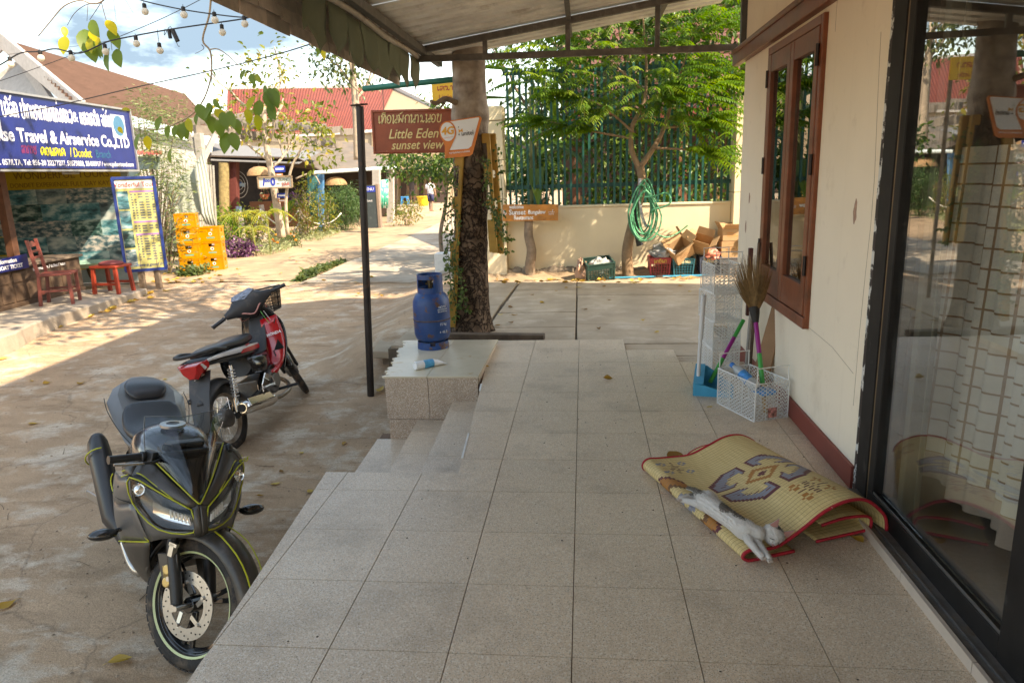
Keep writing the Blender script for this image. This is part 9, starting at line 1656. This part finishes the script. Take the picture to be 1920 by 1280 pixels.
for fi in pick:
 p = fin.polygons[fi]; ws = [rng.random() for _ in p.vertices]; sw = sum(ws); c = sum((fin.vertices[v].co*(w_/sw) for v, w_ in zip(p.vertices, ws)), Vector((0,0,0))); n = p.normal
 if n.z < -.35: continue
 t_ = back-n*back.dot(n)+V(rng.gauss(0,.3), rng.gauss(0,.3), rng.gauss(0,.3)); FP.append(tuple(c)); FD.append(tuple(t_*.9+n*.42)); FU.append(tuple(n)); FG_.append(sum(vals[v] for v in p.vertices)/len(p.vertices)+rng.gauss(0,.10))
FG_ = np.array(FG_); FP, FD, FU = map(np.array, (FP, FD, FU)); FURT = leafmat('kitten_hair', [(0,(.66,.62,.58)),(.42,(.60,.56,.52)),(.66,(.19,.165,.14)),(1,(.11,.095,.08))], .1,.8)
leaf_mesh('fur', FURT, KT, FP, FD, FU, nrg.uniform(.006,.011, len(FP)), 'dia', tint=FG_*.9, local=True, wid=.11, droop=.1)
PINK = mat('ear_pink', (.50,.24,.21),.8, var=.15); FURD = cat_mat()
for s in (-1,1):
 base = hc+lat*s*.027+upv*.027-fwd*.004; tipv = base+lat*s*.014+upv*.044-fwd*.004; b = MB(); a, c_, d_ = base+lat*.020+fwd*.004, base-lat*.020+fwd*.002, base-fwd*.014; b.add([a, tipv, c_, d_], [(0,1,2)]); b.build('ear_inside', PINK, KT, solid=.0012); b = MB(); b.add([a-fwd*.002, tipv-fwd*.002, c_-fwd*.002, d_], [(0,3,1),(3,2,1)]); b.build('ear', mat('ear_fur', (.42,.38,.36),.9, bump=.2, bs=150), KT, smooth=180, solid=.002)
 e0 = hc+lat*s*.019+fwd*.0405+upv*.008; b = MB(); b.tube(smooth_path([e0-lat*.009+upv*(.003*s), e0+fwd*.002-upv*.001, e0+lat*.009-upv*(.003*s)], 3), [.0014,.0024,.0014], 5); b.build('closed_eye', mat('eyelid_dark', (.035,.025,.022),.6), KT, smooth=180)
b = MB(); b.sphere(hc+fwd*.053-upv*.006,(.0055,.005,.0042),8,6); b.build('nose', mat('nose_pink', (.45,.20,.18),.5), KT, smooth=180); b = MB()
for s in (-1,1): b.tube(smooth_path([hc+fwd*.048-upv*.009, hc+fwd*.046-upv*.013+lat*s*.004, hc+fwd*.042-upv*.013+lat*s*.010], 3),.0007,4)
b.build('mouth', mat('mouth_line', (.12,.06,.05),.7), KT)
b = MB()
for (px, py) in ((1431,1046),(1443,1051),(1273,936),(1275,938)):
 p = on_mat(px, py, .016)
 for k in range(3): b.sphere(p+av*(-.004)*(1 if px > 1300 else -1)+ev*(.006*(k-1)),(.0055,.0055,.0055),7,5)
b.build('toes', mat('toe_fur', (.46,.38,.33),.9), KT, smooth=180)
# --- fallen leaves
DRY = leafmat('dry_leaf', [(0,(.22,.10,.025)),(.5,(.46,.27,.04)),(1,(.62,.45,.12))], .25,.7)
def dry_leaf(c, L_, label, group=None, tint=None, curl=None):
 b = MB(); a = rng.uniform(0,6.28); d, s_ = V(math.cos(a), math.sin(a),0), V(-math.sin(a), math.cos(a),0); cu = curl if curl is not None else rng.uniform(.15,.45); rows_ = []; w_ = rng.uniform(.5,.75)
 for f, h_ in ((0,.04),(.08,.3),(.2,.72),(.38,1.),(.58,.92),(.76,.62),(.9,.28),(1,.02)): p = Vector(c)+d*L_*(f-.5)+ZU*(.004+L_*.22*(2*f-1)**2*cu*1.6); rows_.append([p-s_*w_*L_/2*h_+ZU*L_*h_*cu*(.5+.4*math.sin(a*3+f*4)), p, p+s_*w_*L_/2*h_+ZU*L_*h_*cu*(.5+.4*math.cos(a*5+f*3))])
 b.t = rng.random() if tint is None else tint; b.grid(rows_); b.tint[0] = min(1, b.t+.03); b.tube([Vector(c)+d*L_*.5+ZU*(.004+L_*.3*cu), Vector(c)+d*L_*.72+ZU*.006], L_*.012,4)
 o = b.build('fallen_leaf', DRY, smooth=180); return tag(o, label, 'leaf', group)
for px, py, L_, lab, tn in ((1140,712,.075, 'curled brown yellow leaf alone in the middle of the terrace tiles', .3),(1330,764,.045, 'small pale leaf on the tiles near the wire basket', .8),(1606,1014,.065, 'crumpled tan leaf on the door track beside the mat', .6),(1268,858,.14, 'big orange brown dry leaf tucked under the far edge of the mat', .15),(1228,866,.06, 'small greenish leaf at the far left corner of the mat', .7),(912,688,.05, 'small leaf in the corner between plinth and tiles', .6)): dry_leaf(on_z(px, py, .002), L_, lab, None, tn)
for px, py, L_, lab, tn in ((226,1241,.10, 'yellow curled leaf on the yard near the bottom edge of the picture', .8),(14,1136,.10, 'tan leaf on the yard at the lower left edge', .5),(516,908,.07, 'bright yellow leaf beside the sport motorcycle and the terrace', .95),(528,885,.06, 'rust brown leaf beyond the yellow one by the terrace edge', .05),(488,930,.05, 'small orange leaf closest to the fairing of the sport motorcycle', .3),(582,922,.05, 'small yellow leaf touching the terrace edge', .9),(645,832,.07, 'orange leaf between the plinth and the scooter', .35),(565,850,.05, 'yellow leaf under the black post side of the yard', .95),(62,795,.09, 'green leaf lying on the yard at the left', .6),(88,720,.08, 'brown leaf on the yard near the sunlit patch, left one', .4),(152,720,.09, 'brown leaf on the yard right of its neighbour near the sunlit patch', .35),(712,733,.14, 'crumpled dry leaf heap at the foot of the black post', .75),(60,715,.05, 'tiny leaf at the edge of the sunlit patch', .5),(310,712,.05, 'yellow leaf behind the tail of the sport motorcycle', .8),(358,712,.06, 'tan leaf under the scooter mud flap', .6)): dry_leaf(on_g(px, py, .002), L_, lab, None, tn)
def scatter(n, fx, fy, group, label, L0, L1, fz):
 for k in range(n): px, py = fx(),0; py = fy(px); p = fz(px, py); dry_leaf(p, rng.uniform(L0, L1), label, group)
KY = lambda x: 640-(.42*x-.00035*x*x) if False else np.interp(x, [0,60,110,150,200,250,276,330], [660,622,603,590,574,558,548,530])
scatter(60, lambda: rng.uniform(0,330), lambda x: float(KY(x))+rng.gauss(4,5), 'dry leaves gathered along the shop kerb', 'dry yellow leaf among the drift along the shop kerb', .09,.17, lambda x, y: on_g(x, y, .004))
scatter(36, lambda: rng.uniform(280,420), lambda x: rng.uniform(512,535)-.04*(x-280), 'dry leaves in front of the beer crates', 'dry leaf on the dirt in front of the beer crates', .08,.15, lambda x, y: on_g(x, y, .01))
scatter(46, lambda: rng.uniform(930,1310), lambda x: rng.gauss(524,4), 'dry leaves along the wall foot', 'dry yellow leaf lying along the foot of the garden wall', .06,.12, lambda x, y: on_z(x, y, -.035))
scatter(18, lambda: rng.uniform(930,1310), lambda x: rng.uniform(535,625), 'leaves on the apron slabs', 'single dry leaf on the grey apron slabs', .05,.10, lambda x, y: on_z(x, y, -.044))
scatter(24, lambda: rng.uniform(430,720), lambda x: rng.uniform(468,560), 'leaves on the far yard', 'single dry leaf lying on the sunlit yard', .06,.11, lambda x, y: on_g(x, y, .03))
# --- grit on the yard and crumbs on the tiles
def grit(nm, label, n, fx, fz, s0, s1, m_):
 C = np.array([fx() for _ in range(n)]); sz = s0+(s1-s0)*nrg.random(n)**3; T = np.array([(1,0,0),(-1,0,0),(0,1,0),(0,-1,0),(0,0,.7),(0,0,-.3)], float); F = [(0,2,4),(2,1,4),(1,3,4),(3,0,4),(2,0,5),(0,3,5),(3,1,5),(1,2,5)]
 J = T[None]*nrg.uniform(.55,1.2,(n, 6,1))*sz[:, None, None]; a = nrg.uniform(0,6.28, n); ca, sa = np.cos(a)[:, None], np.sin(a)[:, None]; X = J[..., 0]*ca-J[..., 1]*sa; Y = J[..., 0]*sa+J[..., 1]*ca
 P = np.stack([X+C[:, 0:1], Y+C[:, 1:2], J[..., 2]+C[:, 2:3]], -1).reshape(-1,3); me = bpy.data.meshes.new(nm); me.from_pydata(P.tolist(), [], [tuple(i*6+q for q in f) for i in range(n) for f in F]); me.materials.append(m_); o = bpy.data.objects.new(nm, me); COL.objects.link(o); o['kind'] = 'stuff'; o['label'] = label
def yard_pt(): x, y = rng.uniform(-6.5,-1.35),-1+9*rng.random()**1.3; return (x, y, G(x, y)+.001)
grit('yard_grit', 'small stones and grit strewn over the yard', 5200, yard_pt, None, .002,.013, mat('grit_stone', (.30,.22,.15),.95, var=.6, vs=60))
grit('tile_crumbs', 'dark crumbs and bits of dirt on the terrace tiles', 420, lambda: (rng.uniform(-1.0,1.2), rng.uniform(-.4,4.2),.001), None, .0012,.006, mat('dark_crumb', (.05,.035,.025),.95))
for k in range(26):
 x, y = rng.uniform(-5.5,-1.5), rng.uniform(0,6); a = rng.uniform(0,3.1); L_ = rng.uniform(.06,.26); c = V(x, y, G(x, y)+.004); d = V(math.cos(a), math.sin(a),0); MB().tube(smooth_path([c-d*L_/2, c+V(rng.gauss(0,.012), rng.gauss(0,.012),.003), c+d*L_/2], 3), [.0022,.0012], 4).build('fallen_twig', mat('dry_twig', (.12,.08,.05),.9))
 tag(COL.objects[-1], 'thin dry twig lying on the dusty yard', 'twig', 'dry twigs on the yard')
